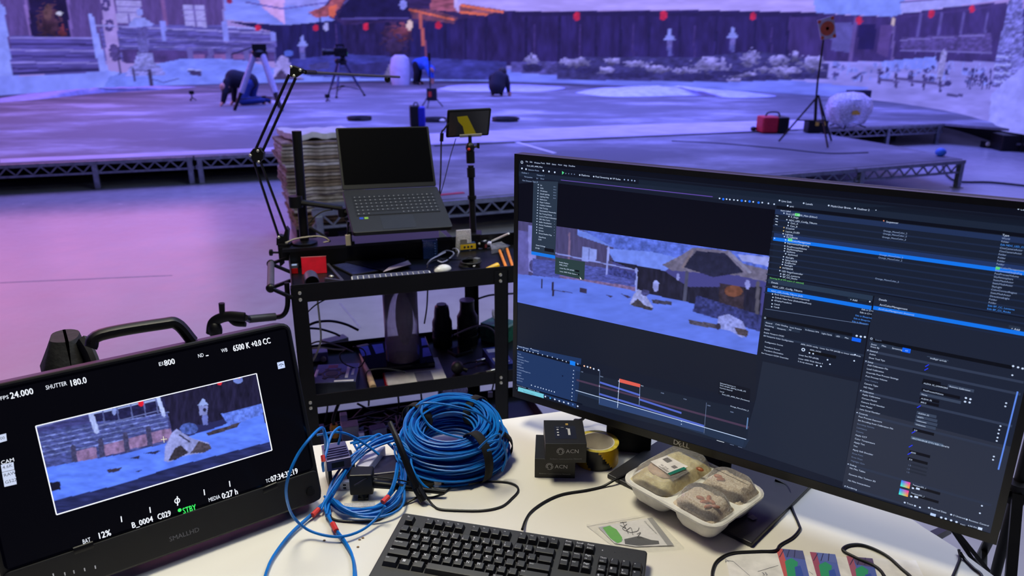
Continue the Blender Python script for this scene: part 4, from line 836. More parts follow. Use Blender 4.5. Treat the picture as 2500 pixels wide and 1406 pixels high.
# details panels
B.pp([(1877, 690), (2132, 736), (2100, 930), (1860, 880)], (22, 30, 50), 2)
B.T(1883, 692, 'Details', 5.8); B.T(1886, 702, 'NDC_LED_Config_Tilburm', 6.2); B.H(1874, 706, 2127, 9.5, (20, 118, 240), 4); B.T(1883, 713, 'NDC_LED_Config_Tilburm (Self)', 5.4, (180, 210, 255))
for x, y, s in ((1891, 721, 'Root Component (RootComponent)'), (1892, 729, 'Default View Point (DefaultViewPoint)'), (1890, 736, 'nDisplayTransform'), (1890, 745, 'CamA'), (1889, 752, 'CamB')): B.T(x, y, s, 5.4); B.disc(x-5, y, 2.2, W_)
B.R(2070, 728, 2092, 738, (30, 42, 60), 4); B.T(2075, 735, '+ Add', 6.4, W_, 6); B.R(2098, 733, 2115, 742, (30, 42, 60), 4); B.disc(2123, 741, 2.4, W_)
for i in range(5): B.T(2099-i*4+(4 if i < 2 else -3), 759+i*7.3, 'Edit in C++' if i < 2 else 'Edit in Blueprint', 5.6, W_ if i < 2 else (80, 150, 255))
B.L(1868, 757, 2116, 797, 1, w3); B.L(2133, 727, 2100, 935, 2.4, (11, 13, 24), 4)
B.H(1866, 775, 2080, 7, (12, 15, 26), 3); B.disc(1868, 779, 3, W_, 5, 2)
for x, y, s in ((1869, 790, 'General'), (1893, 794, 'Color Grading'), (1928, 802, 'Inner Preview'), (1966, 808, 'In-Camera VFX'), (2006, 817, 'Light Cards'), (2041, 824, 'LED'), (2062, 828, 'Misc'), (1868, 797, 'Rendering'), (1897, 804, 'Viewports'), (1926, 808, 'All')): B.H(x-3, y-5, x+26, 8, (36, 48, 70), 3); B.T(x, y, s, 5)
B.H(2080, 827, 2101, 9.5, (16, 100, 250), 5)
for x, y in ((2091, 824), (2101, 826), (2111, 827)): B.disc(x, y, 3.4, W_)
for x, y, s in ((1866, 806, 'OCIO'), (1865, 814, 'Enable Viewport OCIO'), (1864, 822, 'All Viewports Color Configuration'), (1867, 837, 'Configuration Source'), (1866, 849, 'Transform Source'), (1865, 857, 'Transform Destination'), (1859, 864, 'Per-Viewport OCIO Overrides')): B.T(x, y, s, 5)
B.H(1864, 818, 2110, 5, (40, 52, 76), 2)
for x, y, s in ((1955, 843, 'ARRI_OCIO config - Linear Rec.709 (sRGB) to Linear ARRI Wide'), (1977, 857, 'ARRI_OCIO'), (1950, 869, 'Linear Rec.709 (sRGB)'), (1949, 878, 'Linear ARRI Wide Gamut 4'), (1948, 885, '0 Array elements')): B.T(x, y, s, 5)
B.H(1975, 858, 2040, 8, (10, 12, 20), 3); B.disc(1961, 857, 6, W_, 5, 3)
for x, y in ((1976, 865), (1985, 867), (1994, 896), (2004, 898), (2087, 870), (2085, 885), (2020, 882), (2026, 893)): B.disc(x, y, 2.6, W_)
# right details panel
B.pp([(2134, 728), (2600, 825), (2460, 1330), (2060, 1175), (2100, 935)], (30, 37, 56), 2)
B.pp([(1846, 975), (1862, 885), (2096, 938), (2058, 1180), (1812, 1098)], (33, 41, 60), 2); B.pp([(2090, 1000), (2520, 1110), (2440, 1328), (2056, 1190)], (44, 50, 68), 3)
B.T(2145, 735, 'Details', 6.4); B.T(2147, 748, 'ArriColorManagement', 6.6); B.H(2132, 751, 2640, 9.5, (20, 118, 240), 5); B.T(2144, 758, 'ArriColorManagement (Instance)', 5.8, (170, 205, 255), 6)
B.R(2462, 800, 2488, 812, (40, 52, 74), 4); B.T(2467, 808, '+ Add', 7, W_, 6)
B.disc(2127, 831, 3.6, W_, 5, 2.5); B.H(2132, 831, 2470, 9, (11, 14, 24), 3); B.T(2136, 833, 'Search', 5.4, w3)
for x, y, s in ((2126, 844, 'Actor'), (2152, 848, 'Misc'), (2177, 854, 'Streaming')): B.H(x-4, y-6, x+30, 10, (40, 52, 74), 3); B.T(x, y, s, 5.6)
B.H(2203, 853, 2222, 11, (16, 100, 250), 5); B.T(2209, 860, 'All', 5.6, (150, 200, 255), 6)
rows = ['Event By', '*General', 'Active', 'Show Tool Tips', '*Setup', 'Add Calibration File', 'Load Calibration', 'Override Post Process Settings', 'Post Process Volume', '-Cine Camera', 'Camera Type', 'ND Filter', '*Calibration', 'Apply Calibration', 'Camera Model', 'Camera Serial Number', 'Lens Model', 'Lens Serial Number', '*Controls', 'Post Process Exposure', 'Set Encoding from Calibration File', '-Encoding Gamma', '-Luminance', '-Gamma', 'Apply CCT', 'Color Temperature', 'Apply Tint', 'Tint', 'Apply Soft Shoulder', '-Knee Point', '-Knee Slope', '-Highlight Gain', '*Debug', 'Nit Files Tables', 'Dynamic Files Texture 3D', 'Nit Files Interpolation', '*Rendering']
for i, s in enumerate(rows):
    y = 850+i*8.95+(0 if i < 34 else (i-33)*6); x = 2123-i*1.55-(max(0, i-33))*.5
    if s[0] == '*': B.H(x-6, y-2, 2500-i*2.6, 6, (50, 60, 84), 3); B.P([B.uv(x-5, y-1), B.uv(x-1, y-1), B.uv(x-3, y+2)], W_, 5); B.T(x+1, y+1, s[1:], 5.6, W_)
    elif s[0] == '-': B.T(x+2, y, s[1:], 5.4, w3)
    else: B.T(x+2, y, s, 5.6)
B.R(2262, 876, 2315, 885, (58, 72, 96), 4); B.T(2270, 879, 'imdbgtr@arri.de', 5.8, W_, 6)
for x, y in ((2262, 898), (2260, 907), (2242, 998), (2229, 1060), (2222, 1094), (2219, 1112)): B.L(x-4, y+2, x+5, y-3, 2, (40, 60, 255), 5)
for x, y, w, c, s in ((2253, 932, 42, 0, ''), (2251, 938, 58, 0, 'ALEXA 35_LMARKERS'), (2314, 946, 62, 1, 'Remove Calibration'), (2250, 955, 92, 0, 'PostProcessVolume'), (2246, 965, 98, 1, 'None'), (2245, 975, 46, 0, 'ALEXA 35'), (2244, 984, 46, 0, '800.0'), (2238, 1011, 46, 1, 'ALEXA 35'), (2236, 1020, 50, 1, '60371'), (2234, 1029, 52, 1, 'Unknown'), (2232, 1038, 50, 1, 'Unknown'), (2228, 1052, 50, 0, '0.0'), (2224, 1072, 76, 2, 'REC709/SRGB STTU RSE / WHITE'), (2220, 1106, 48, 0, '6500'), (2216, 1123, 46, 0, '0.0')):
    B.H(x, y-3, x+w, 7.5, ((13, 15, 26), (58, 70, 94), (74, 92, 118))[c], 4)
    if s: B.T(x+3, y+2, s, 5.4, W_, 6)
for x, y in ((2216, 1139), (2213, 1148), (2212, 1156)): B.T(x, y, '1.0', 5.4, w3); B.H(x+8, y-4, x+46, 5, (36, 42, 58), 4)
for x, y in ((2455, 990), (2453, 998), (2441, 1046), (2438, 1055), (2436, 1064), (2434, 1074), (2432, 1082), (2425, 1120), (2423, 1128), (2470, 922), (2396, 1240), (2391, 1258)): B.disc(x, y, 2.8, W_)
for x, y in ((2472, 900), (2484, 903), (2495, 906), (2357, 977), (2368, 980), (2355, 986), (2366, 988)): B.disc(x, y, 3.4, W_)
B.L(2483, 962, 2436, 1152, 3.4, (96, 140, 240), 5)
for (x, y) in ((2200, 1176), (2196, 1196)):
    a = B.uv(x, y); k = B.mpp(x, y); n = 8; w = 20*k; h = 17*k; hue = [(40, 120, 255), (60, 220, 255), (255, 80, 170), (255, 150, 60), (200, 240, 90)]
    for i in range(n):
        for j in range(n):
            f, g = i/(n-1), j/(n-1); c = [(1-g)*((1-f)*A+f*Bb)+g*((1-f)*Cc+f*Dd) for A, Bb, Cc, Dd in zip((60, 130, 255), (255, 70, 170), (70, 255, 230), (255, 170, 60))]
            c = [min(255, v*(1.05 if .3 < f < .8 else 1)) for v in c]; B.P([(a[0]+w*i/n, a[1]+h*j/n), (a[0]+w*(i+1)/n, a[1]+h*j/n), (a[0]+w*(i+1)/n, a[1]+h*(j+1)/n), (a[0]+w*i/n, a[1]+h*(j+1)/n)], c, 5)
    B.H(x+28, y+12, x+92, 7, (16, 18, 28), 4); B.T(x+27, y+11, 'Texture3D_1', 5.4, W_, 6); B.disc(x+28, y+20, 3.4, W_); B.R(x+36, y+18, x+44, y+25, W_, 5)
for x, y, s in ((2213, 1232, 'Trace'), (2238, 1240, ''), (2250, 1244, ''), (2272, 1245, 'Derived Data'), (2326, 1262, '0 Unsaved'), (2364, 1274, 'Revision Control')): B.T(x, y, s, 6, W_); B.disc(x-5, y-1, 3, W_)
B.R(2271, 1256, 2283, 1266, (190, 214, 255), 5)
for x, y in ((2297, 1268), (2308, 1271), (2321, 1275), (2334, 1279)): B.disc(x, y, 3.6, W_)
B.T(2343, 1284, 'ENG', 5.4); B.T(2362, 1287, '6:24 PM', 5.6); B.T(2357, 1293, '2024-02-23', 5.6); B.R(2387, 1291, 2396, 1300, W_, 5)
# sequencer, bottom left
B.pp([(1259, 842), (1420, 876), (1412, 958), (1406, 1000), (1258, 935)], (34, 56, 100), 2); B.pp([(1405, 905), (1832, 1005), (1822, 1098), (1404, 985)], (28, 36, 54), 2)
B.T(1264, 844, 'Content Browser', 4.6); B.T(1300, 853, 'Sequencer', 4.6); B.disc(1297, 851, 2, W_); B.H(1260, 848, 1420, 6, (16, 20, 36), 3)
for x, y in ((1264, 850), (1279, 854), (1287, 856), (1294, 858), (1302, 860), (1314, 863), (1325, 866), (1337, 869), (1349, 872), (1361, 876), (1374, 880), (1383, 883)): B.disc(x, y, 2, W_)
B.H(1392, 880, 1403, 11, (24, 130, 250), 4)
for x, y, c in ((1411, 889, w2), (1427, 894, (255, 200, 170)), (1435, 896, W_), (1442, 898, (255, 210, 180)), (1450, 901, W_), (1462, 904, W_)): B.disc(x, y, 3, c)
for i, s in enumerate(('Track', 'Animation', 'Cinematics_Master', 'E.BG_Gate', 'Interior', 'EXTERIOR', 'ArriColorManagement', 'SunLight', 'SkyLight', 'Fog Control', 'LightCards')): B.T(1264-i*.4, 862+i*6.4, s, 4.4, w2)
for i in range(9): B.disc(1401-i*.6, 905+i*9, 1.8, W_)
B.disc(1374, 918, 2.4, (10, 16, 40)); B.L(1465, 905, 1463, 985, 1, w3, 4); B.L(1725, 985, 1719, 1060, 1, w3, 4)
B.pp([(1513, 925), (1564, 939), (1563, 947), (1513, 934)], (226, 96, 84), 6); B.L(1513, 926, 1508, 996, 1.2, W_, 6); B.L(1563, 940, 1561, 990, 1, w2, 5); B.R(1564, 938, 1571, 944, (20, 24, 40), 6); B.T(1565, 942, '0000', 3.6, W_, 7)
for x0, y0, x1, y1, c in ((1465, 934, 1563, 966, (84, 106, 206)), (1463, 962, 1719, 1042, (84, 106, 206)), (1561, 976, 1664, 1010, (84, 106, 206)), (1408, 928, 1828, 1046, (74, 58, 84))): B.L(x0, y0, x1, y1, 5, c, 3 if c[0] == 74 else 4)
B.pp([(1463, 968), (1719, 1046), (1718, 1058), (1462, 988)], (48, 70, 116), 3); B.pp([(1408, 953), (1830, 1076), (1818, 1096), (1406, 960)], (40, 56, 84), 2)
B.L(1406, 953, 1822, 1075, 1.6, (200, 220, 255), 6)
for x, y in ((1464, 943), (1511, 931), (1510, 956), (1561, 972), (1509, 989), (1664, 1030), (1664, 1037)): B.disc(x, y, 1.7, W_, 7)
for x, y, s in ((1418, 907, '-100'), (1466, 919, '0000'), (1614, 960, '0100'), (1669, 975, '0150'), (1727, 991, '0200'), (1783, 1007, '0250')): B.T(x, y, s, 4, w2)
B.pp([(1757, 932), (1832, 952), (1830, 985), (1754, 964)], (18, 22, 36), 4)
for x, y, s in ((1758, 937, 'Selected Sections in'), (1758, 942, 'Stud_sample_lighting_levelB_v03'), (1757, 948, 'Current Interval'), (1758, 957, 'Local'), (1763, 964, 'Stud_LED_ARRI_Main (Persistent)'), (1783, 993, 'Orange_MonoColor_2')): B.T(x, y, s, 4.8, W_, 6)
B.L(1826, 1022, 1823, 1050, 3, (96, 130, 180), 5); B.R(1750, 1076, 1768, 1083, (190, 200, 214), 5); B.R(1782, 1086, 1792, 1090, w3, 5); B.R(1802, 1092, 1812, 1096, w3, 5)
B.H(1256, 936, 1420, 4, (14, 20, 38), 3)
for x, y, s in ((1261, 939, 'Content Drawer'), (1290, 948, 'Output Log'), (1310, 954, 'Cmd'), ): B.T(x, y, s, 4.2, w2)
for x, y in ((1298, 940), (1307, 943), (1314, 945), (1321, 947), (1327, 949), (1334, 951), (1341, 953), (1347, 955), (1354, 957)): B.disc(x, y, 2, W_)
B.disc(1261, 947, 2.4, W_); B.pp([(1266, 944), (1328, 962), (1328, 972), (1265, 954)], (120, 206, 226), 5); B.T(1278, 954, 'Type here to search', 4, (40, 70, 110), 6)
for x, y, c in ((1332, 968, W_), (1344, 972, (60, 160, 230)), (1355, 975, W_), (1366, 979, W_), (1377, 982, W_), (1388, 985, W_), (1399, 988, (90, 130, 200)), (1411, 992, W_)): B.disc(x, y, 3, c)
B.mb.build('screen', emat('wide monitor panel', .95, .3, .12), mon)
# neck and base plate under the container
bp = [TL(1482, 1163, .004), TL(1835, 1333, .004), TL(1975, 1207, .004)]
pm = frame(bp[1].copy(), bp[0]-bp[1], ez=(0, 0, 1)); pl_ = pm.inverted(); bw = (bp[0]-bp[1]).length; bd = (pl_ @ bp[2]).y
m = MB(); sg = 1 if bd > 0 else -1; m.M = D.M.inverted() @ pm; m.box(0, bw, min(0, bd*1.25), max(0, bd*1.25), -.0038, .006)
m.build('base_plate', mat('dark plate', (34, 33, 38), .45), mon, bev=.002)
cm = D.M @ V(.46, -.35, -.06); c = D.M @ V(.46, -.5, -.085)
m = MB(); m.M = D.M.inverted(); m.bar(V(c.x, c.y, TZ+.008), V(c.x, c.y, 1.12), .1, .03, up=(te.x, te.y, 0)); m.bar(V(c.x, c.y, 1.02), V(cm.x, cm.y, 1.02), .09, .09); m.build('neck', BLK, mon, bev=.004)
# black power supply standing behind the monitor
pb = [TL(1478, 1100), TL(1588, 1110)]; t = thing('power_supply', 'black block standing on the desk behind the left part of the wide monitor', 'box', frame(pb[0], pb[1]-pb[0], ez=(0, 0, 1)))
m = MB(); m.box(0, (pb[1]-pb[0]).length, 0, .07, 0, .085); m.build('body', BLK, t, bev=.004); m = MB(); m.tube([(.02, .07, .04), (-.03, .12, .05), (-.06, .1, .02), (-.08, .12, .004)], .004, 6, 6); m.build('cord', RUB, t)

# ---- camera monitor on the left
q = rect([(87, 1040), (625, 908), (663, 1095), (138, 1256)], .4*.876)
n0 = (q[1]-q[0]).cross(q[3]-q[0]).normalized(); o = on_plane(87, 1040, q[0], n0); Sm = Scr(q[0], q[1]-q[0], q[3]-q[0]); K = Sm
uTR = K.uv(700, 785); uBR = K.uv(797, 1213); x0, x1 = -.088, (uTR[0]+uBR[0])/2; y0, y1 = uTR[1]-.002, uBR[1]
cm_ = thing('camera_monitor', 'thick black camera monitor on the left of the desk showing the snowy set', 'monitor', K.M)
m = MB(); m.rbox(x0, x1, -y1, -y0, -.05, -.001, .018); m.build('housing', mat('monitor housing', (15, 15, 18), .4), cm_, bev=.004)
ub = K.uv(1590/2.05, 720+860/2.05)
m = MB(); m.rbox(x0+.008, x1-.008, -ub[1]+.002, -y0-.008, -.001, .0005, .01); m.build('glass', mat('black glass', (4, 4, 6), .12, spec=.5), cm_)
m = MB(); m.rbox(x0+.004, x1-.004, -y1+.004, -ub[1], -.001, .004, .008); m.build('control_bar', mat('control bar', (20, 20, 23), .45), cm_, bev=.002)
hp = [K.uv(*p) for p in ((225, 850), (250, 818), (400, 790), (440, 790), (478, 832))]
m = MB(); m.tube([(u, -v, -.03) for u, v in hp], .0105, 10, 6, flat=1.5); m.build('carry_handle', BLK, cm_)
m = MB(); u, v = K.uv(755, 1195); m.lathe([(.008, 0), (.008, .004), (0, .004)], 16, (u, -v, .004)); m.build('power_button', BLKM, cm_)
for (a, b) in (((180, 1345), (228, 1328)), ((640, 1195), (675, 1180))):
    p, q_ = K.uv(*a), K.uv(*b); m = MB(); m.tube([(p[0], -p[1], .002), (q_[0], -q_[1], .002)], .0065, 10, 1, flat=.5); m.build('finger_slot', BLKM, cm_)
for px, py in ((130, 1402), (158, 1399), (180, 1394), (206, 1388), (232, 1382)):
    u, v = K.uv(px, py); m = MB(); m.box(u-.0008, u+.0008, -v-.0025, -v+.0025, .004, .0052); m.build('indicator', mat('white print', (235, 235, 240), .4), cm_)
u, v = K.uv(450, 1300); m = MB(); m.text('SMALLHD', (u-.026, -v-.004, .0044), (1, 0, 0), (0, 1, 0), .0115); m.build('maker_logo', mat('grey print', (120, 120, 126), .4), cm_)
for sx in (x0+.05, x1-.06):
    m = MB(); m.M = K.M.inverted(); c = K.M @ V(sx, -y1+.01, -.045); f = K.M.to_3x3() @ V(0, 0, -1); f.z = 0; f.normalize()
    m.bar(c, V(c.x, c.y, TZ+.008)+f*.1, .03, .012); m.bar(V(c.x, c.y, TZ+.006), V(c.x, c.y, TZ+.006)+f*.11, .03, .012); m.build('stand_foot', BLK, cm_)
K.P([(x0+.012, y0+.012), (x1-.012, y0+.012), (x1-.012, ub[1]-.005), (x0+.012, ub[1]-.005)], (3, 3, 6), 0)
sn = (88, 124, 248); LS = [('p', [(60, 1020), (420, 940), (420, 1100), (80, 1160)], (58, 60, 118), .3, 16, 3), ('p', [(200, 990), (410, 945), (412, 1012), (230, 1030)], (34, 34, 74), .3, 9, 5),
 ('p', [(395, 950), (640, 890), (660, 1000), (420, 1050)], (32, 30, 58), .4, 6, 26), ('p', [(60, 1060), (235, 1030), (410, 1010), (412, 1080), (80, 1150)], (68, 76, 140), .4, 12, 3)]
for i in range(5): LS.append(('l', ((95, 1068+i*12), (412, 1006+i*11), 2.5), (110, 124, 196), .4, 9))
LS += [('l', ((87, 1042), (218, 1010), 4), (120, 130, 190)), ('l', ((226, 1010), (388, 974), 4), (150, 166, 226)), ('l', ((236, 1040), (396, 1000), 3), (110, 120, 180))]
for x in (250, 285, 318, 350, 380): LS.append(('l', ((x, 1000-(x-250)*.22), (x+6, 1036-(x-250)*.22), 3), (90, 100, 160)))
LS += [('l', ((220, 1006), (236, 1052), 13), (168, 184, 244), .15, 5), ('l', ((386, 972), (400, 1012), 10), (170, 186, 246), .15, 5)]
for x, y in ((185, 1102), (252, 1086), (312, 1070), (368, 1056)): LS += [('p', [(x, y), (x+50, y-12), (x+54, y+16), (x+6, y+26)], (128, 104, 150), .3, 8), ('l', ((x-6, y-10), (x, y+32), 13), (62, 62, 100), .3, 4)]
LS += [('p', [(100, 1144), (170, 1130), (300, 1108), (410, 1080), (540, 1040), (640, 992), (664, 1090), (660, 1100), (140, 1240), (120, 1190)], sn, .14, 30, 10), ('p', [(540, 1010), (640, 985), (645, 1010), (560, 1040)], (92, 120, 226), .3, 5),
 ('p', [(130, 1222), (300, 1180), (420, 1140), (666, 1076), (668, 1110), (140, 1262)], (38, 44, 92), .3, 30, 4), ('p', [(120, 1178), (148, 1174), (150, 1194), (128, 1198)], (26, 26, 50)),
 ('p', [(402, 1124), (404, 1090), (420, 1056), (432, 1046), (446, 1056), (470, 1070), (510, 1080), (518, 1094), (500, 1104), (450, 1112), (412, 1128)], (140, 148, 214), .2, 8), ('p', [(412, 1124), (428, 1094), (442, 1086), (462, 1104), (430, 1122)], (52, 48, 62), .3, 5), ('p', [(466, 1106), (486, 1076), (512, 1084), (518, 1094), (500, 1104)], (70, 64, 80), .3, 5), ('l', ((440, 1062), (464, 1078), 4), (60, 60, 90)), ('e', (462, 1046, 22, 14), (70, 90, 170), .4, 5), ('p', [(504, 1056), (588, 1030), (580, 1042), (510, 1064)], (60, 54, 66), .4, 6),
 ('p', [(482, 990), (496, 974), (510, 988)], (150, 170, 240)), ('e', (496, 982, 6, 9), (150, 170, 240)), ('p', [(485, 990), (508, 990), (506, 1012), (488, 1014)], (128, 138, 206)), ('e', (500, 1000, 4, 5), (40, 40, 70)), ('p', [(493, 1014), (508, 1012), (508, 1036), (496, 1038)], (100, 112, 190)),
 ('e', (344, 984, 7, 8), (220, 30, 50)), ('e', (536, 934, 6, 6), (210, 40, 60)), ('e', (581, 928, 12, 8), (110, 130, 210)), ('e', (583, 921, 3, 4), (250, 150, 130)), ('e', (279, 1004, 5, 9), (130, 146, 216)),
 ('p', [(262, 1146), (300, 1140), (290, 1150), (266, 1154)], (56, 50, 74)), ('p', [(318, 1118), (342, 1112), (340, 1120)], (44, 44, 80)), ('p', [(350, 1106), (396, 1098), (380, 1108)], (40, 42, 80)), ('p', [(330, 1150), (348, 1146), (340, 1152)], (44, 44, 80)), ('l', ((630, 920), (650, 1030), 6), (44, 40, 60))]
K.pic([(87, 1040), (625, 908), (663, 1095), (138, 1256)], 300, 120, (40, 42, 90), LS, 1)
for a, b in (((87, 1040), (625, 908)), ((625, 908), (663, 1095)), ((663, 1095), (138, 1256)), ((138, 1256), (87, 1040))): K.L(*a, *b, 2.6, (240, 244, 255), 4)
Wt = (238, 243, 255)
def two(x, xe, y, a, x2, xe2, y2, b, h1, h2):
    K.T(x, y, a, h1, Wt, xe=xe)
    for d in (0, .9): K.T(x2+d, y2+d*.4, b, h2, Wt, 5 if not d else 6, xe=xe2+d)
for r in ((0, 21, 973, 'FPS', 24, 80, 966, '24.000', 13, 22), (111, 163, 946, 'SHUTTER', 168, 210, 935, '180.0', 15, 22), (386, 397, 887, 'EI', 399, 425, 884, '800', 13, 20), (482, 496, 866, 'ND', 500, 507, 863, '-', 13, 20), (539, 554, 853, 'WB', 567, 658, 847, '6500 K +0.0 CC', 13, 21),
          (648, 658, 1171, 'TC', 659, 726, 1166, '07:34:32:19', 13, 20), (508, 537, 1218, 'MEDIA', 540, 579, 1208, '0:27 h', 14, 21), (201, 221, 1322, 'BAT', 237, 270, 1308, '12%', 16, 22)): two(*r)
two(320, 373, 1281, 'B_0004', 383, 416, 1260, 'C029', 20, 20); K.T(320.9, 1281.3, 'B_0004', 20, Wt, 6, xe=373.9)
for d in (0, .9): K.T(445+d, 1245+d*.4, 'STBY', 21, (60, 235, 100), 5, xe=478+d)
K.disc(438, 1243, 6, (60, 235, 100)); K.disc(432, 1220, 9, Wt, 4, 6); K.L(432, 1209, 433, 1232, 2.6, Wt, 5)
for x, y in ((296, 1266), (366, 1243), (498, 1199), (560, 1178)): K.L(x-1, y-7, x+1, y+7, 2.4, Wt)
K.L(392, 1071, 407, 1069, 1.4, (230, 230, 200), 6); K.L(398, 1063, 400, 1078, 1.4, (230, 230, 200), 6)
K.R(675, 881, 695, 893, (190, 205, 240), 4); K.L(679, 888, 685, 884, 1.6, (40, 44, 70), 5); K.L(685, 884, 691, 886, 1.6, (40, 44, 70), 5); K.disc(685, 889, 1.6, (40, 44, 70), 5)
K.T(2, 1130, 'CAM', 13, Wt)
for x, y, s in ((2, 1142, '4.6K'), (5, 1161, 'RAW'), (8, 1178, 'G522')): K.pp([(x, y-7), (x+31, y-14), (x+33, y+4), (x+3, y+11)], (196, 206, 232), 4); K.T(x+4, y, s, 11, (30, 34, 54), 5)
K.pp([(-8, 1064), (15, 1058), (17, 1076), (-4, 1082)], (196, 206, 232), 4); K.T(0, 1071, '00', 10, (30, 34, 54), 5)
K.mb.build('screen', emat('camera monitor panel', 1.1, .2, .12), cm_)
# ------------------------------------------------------------ utility cart and what stands on it
CR = 17; CM = fz((-.686, 2.172, 0), CR); CI = CM.inverted(); CL, CDp = .70, .44
def cl(u, v, z): return CM @ V(u, v, z)
t = thing('utility_cart', 'black three-shelf utility cart full of gear in the middle of the picture', 'cart', CM)
def shelf(z0, z1, name):
    m = MB(); e = .004; CL = .90
    for a in ((0, CL, 0, e), (0, CL, CDp-e, CDp), (0, e, e, CDp-e), (CL-e, CL, e, CDp-e)): m.box(*a, z0, z1)
    m.box(e, CL-e, e, CDp-e, z0+.004, z0+.01); m.build(name, BLKM, t, bev=.0012)
TOP, MID, LOW = .832, .462, .16
shelf(TOP-.01, .882, 'tray'); shelf(MID-.01, .498, 'tray'); shelf(LOW-.01, .205, 'tray')
for x, y in ((0, 0), (CL, 0), (0, CDp), (CL, CDp)):
    sx, sy = (1 if x == 0 else -1), (1 if y == 0 else -1); m = MB(); ex = .045
    for a in ((x-sx*.003, x+sx*ex, y-sy*.003, y+sy*.001), (x-sx*.003, x+sx*.001, y-sy*.003, y+sy*.034)): m.box(min(a[0], a[1]), max(a[0], a[1]), min(a[2], a[3]), max(a[2], a[3]), .1, .87)
    p = m.build('post', BLKM, t)
    if y == 0:
        for z in (.855, .833, .475, .455, .18):
            m = MB(); m.lathe([(.0058, 0), (.005, .003), (.002, .0045), (0, .0045)], 12, (x+sx*.024, -.003, z), (V(1, 0, 0), V(0, 0, 1))); m.build('screw', SCREW, p)
    m = MB(); m.cyl((x+sx*.03-.012, y+sy*.03, .045), (x+sx*.03+.012, y+sy*.03, .045), .045, 18); w_ = m.build('caster', RUB, t)
    m = MB(); m.box(x+sx*.03-.02, x+sx*.03+.02, y+sy*.03-.02, y+sy*.03+.02, .085, .1); m.box(x+sx*.03-.02, x+sx*.03-.015, y+sy*.03-.015, y+sy*.03+.015, .04, .09); m.box(x+sx*.03+.015, x+sx*.03+.02, y+sy*.03-.015, y+sy*.03+.015, .04, .09); m.build('fork', GRY, w_)
m = MB(); m.tube([(-.062, .32, .866), (-.062, .035, .866)], .0115, 14); h = m.build('push_handle', mat('handle foam', (70, 66, 84), .6), t)
for v in (.32, .04):
    m = MB(); m.bar((-.062, v, .866), (0, v+.05, .87), .008, .01); m.bar((-.062, v, .866), (0, v-.05, .845), .008, .01); m.ell((-.062, v, .866), .015, .012, .015); m.build('handle_bracket', BLKM, h)
m = MB(); P = [CI @ ay(*p, 2.2) for p in ((700, 690), (702, 745), (688, 771), (650, 775))]; m.tube(P+[CI @ ay(606, 779, 2.12)], .008, 12, 5); hh = m.build('side_rail', BLKM, t)
m = MB(); m.tube([CI @ ay(672, 773, 2.17), CI @ ay(608, 779, 2.12)], .0125, 12); m.build('rail_grip', DGREY, hh)
# raised shelf along the back
RZ = .905
t = thing('shelf_riser', 'low black raised shelf across the back of the cart top', 'shelf', CM @ Matrix.Translation((-.02, .355, 0)))
m = MB(); m.box(0, .61, 0, .13, RZ-.012, RZ); m.build('top_board', mat('satin black board', (20, 20, 28), .35), t, bev=.001)
m = MB(); m.box(.024, .61, -.0, .004, TOP+.002, RZ-.012); m.build('front_panel', BLKM, t); m = MB(); m.box(.606, .61, .0, .08, TOP+.002, RZ-.012); m.build('side_panel', BLKM, t)
def cp(px, py, v): return on_plane(px, py, cl(0, v, 0), CM.to_3x3() @ V(0, 1, 0))   # pixel on the upright plane at cart depth v
# scissor boom arm
b = cp(690, 600, .40); t = thing('boom_arm', 'black folding scissor boom arm clamped to the left back corner of the cart', 'boom arm', Matrix.Translation(b)); I = loc_of(t)
f = lambda x, y, Y=None: I @ ay(x, y, Y if Y else b.y)
m = MB(); m.box(-.01, .04, -.02, .02, -.05, .0); m.box(-.012, -.004, -.02, .02, -.07, .01); m.box(-.012, .03, -.02, .02, .0, .012); cj = m.build('clamp', BLK, t, bev=.002)
m = MB(); m.cyl((-.012, 0, -.025), (-.045, 0, -.025), .004, 8); m.cyl((-.04, 0, -.025), (-.048, 0, -.025), .012, 10); m.build('clamp_screw', BLK, cj)
m = MB(); m.prism([(p.x, p.z) for p in (f(677, 597), f(709, 597), f(704, 585), f(706, 560), f(700, 552), f(694, 575), f(682, 572), f(677, 580))], -.012, .012); m.v = [(x, -z, y) for x, y, z in m.v]; m.build('base_bracket', BLK, t, bev=.001)
for nm, segs in (('lower_rod', (((619, 392), (682, 582)), ((636, 395), (699, 562)))), ('upper_rod', (((621, 372), (706, 182)), ((638, 376), (722, 190))))):
    for a, c in segs: m = MB(); m.tube([f(*a), f(*c, b.y+.02 if nm[0] == 'u' else None)], .0048, 4); m.build(nm, BLK, t)
def jt(nm, pts, scr, y=None):
    m = MB(); m.prism([(p.x, p.z) for p in [f(*q, y) for q in pts]], -.011, .011); m.v = [(x, -z+(y-b.y if y else 0), yy) for x, yy, z in m.v]; j = m.build(nm, BLK, t, bev=.002)
    for q in scr: m = MB(); m.M = Matrix.Translation(f(*q, y)); m.ell((0, -.0125, 0), .0052, .003, .0052); m.build('joint_screw', SCREW, j)
jt('elbow_joint', ((612, 372), (620, 362), (636, 360), (646, 372), (644, 388), (632, 398), (618, 392)), ((614, 378), (634, 394), (632, 367)))
jt('top_joint', ((710, 163), (716, 159), (742, 169), (738, 180), (722, 190), (709, 186)), ((713, 163), (720, 185), (735, 171)), b.y+.02)
m = MB(); m.M = I; a_ = ay(738, 176, b.y+.02); m.tube([a_, ay(975, 188, b.y+.9)], .0052, 8); m.build('forearm_rod', mat('olive tube', (70, 68, 70), .45, .4), t)
m = MB(); m.M = I; m.tube([ay(770, 177, b.y+.1), ay(745, 176, b.y+.03)], .0075, 8); m.ell(ay(946, 193, b.y+.8), .014, .014, .016); m.build('cable_clip', BLK, t)
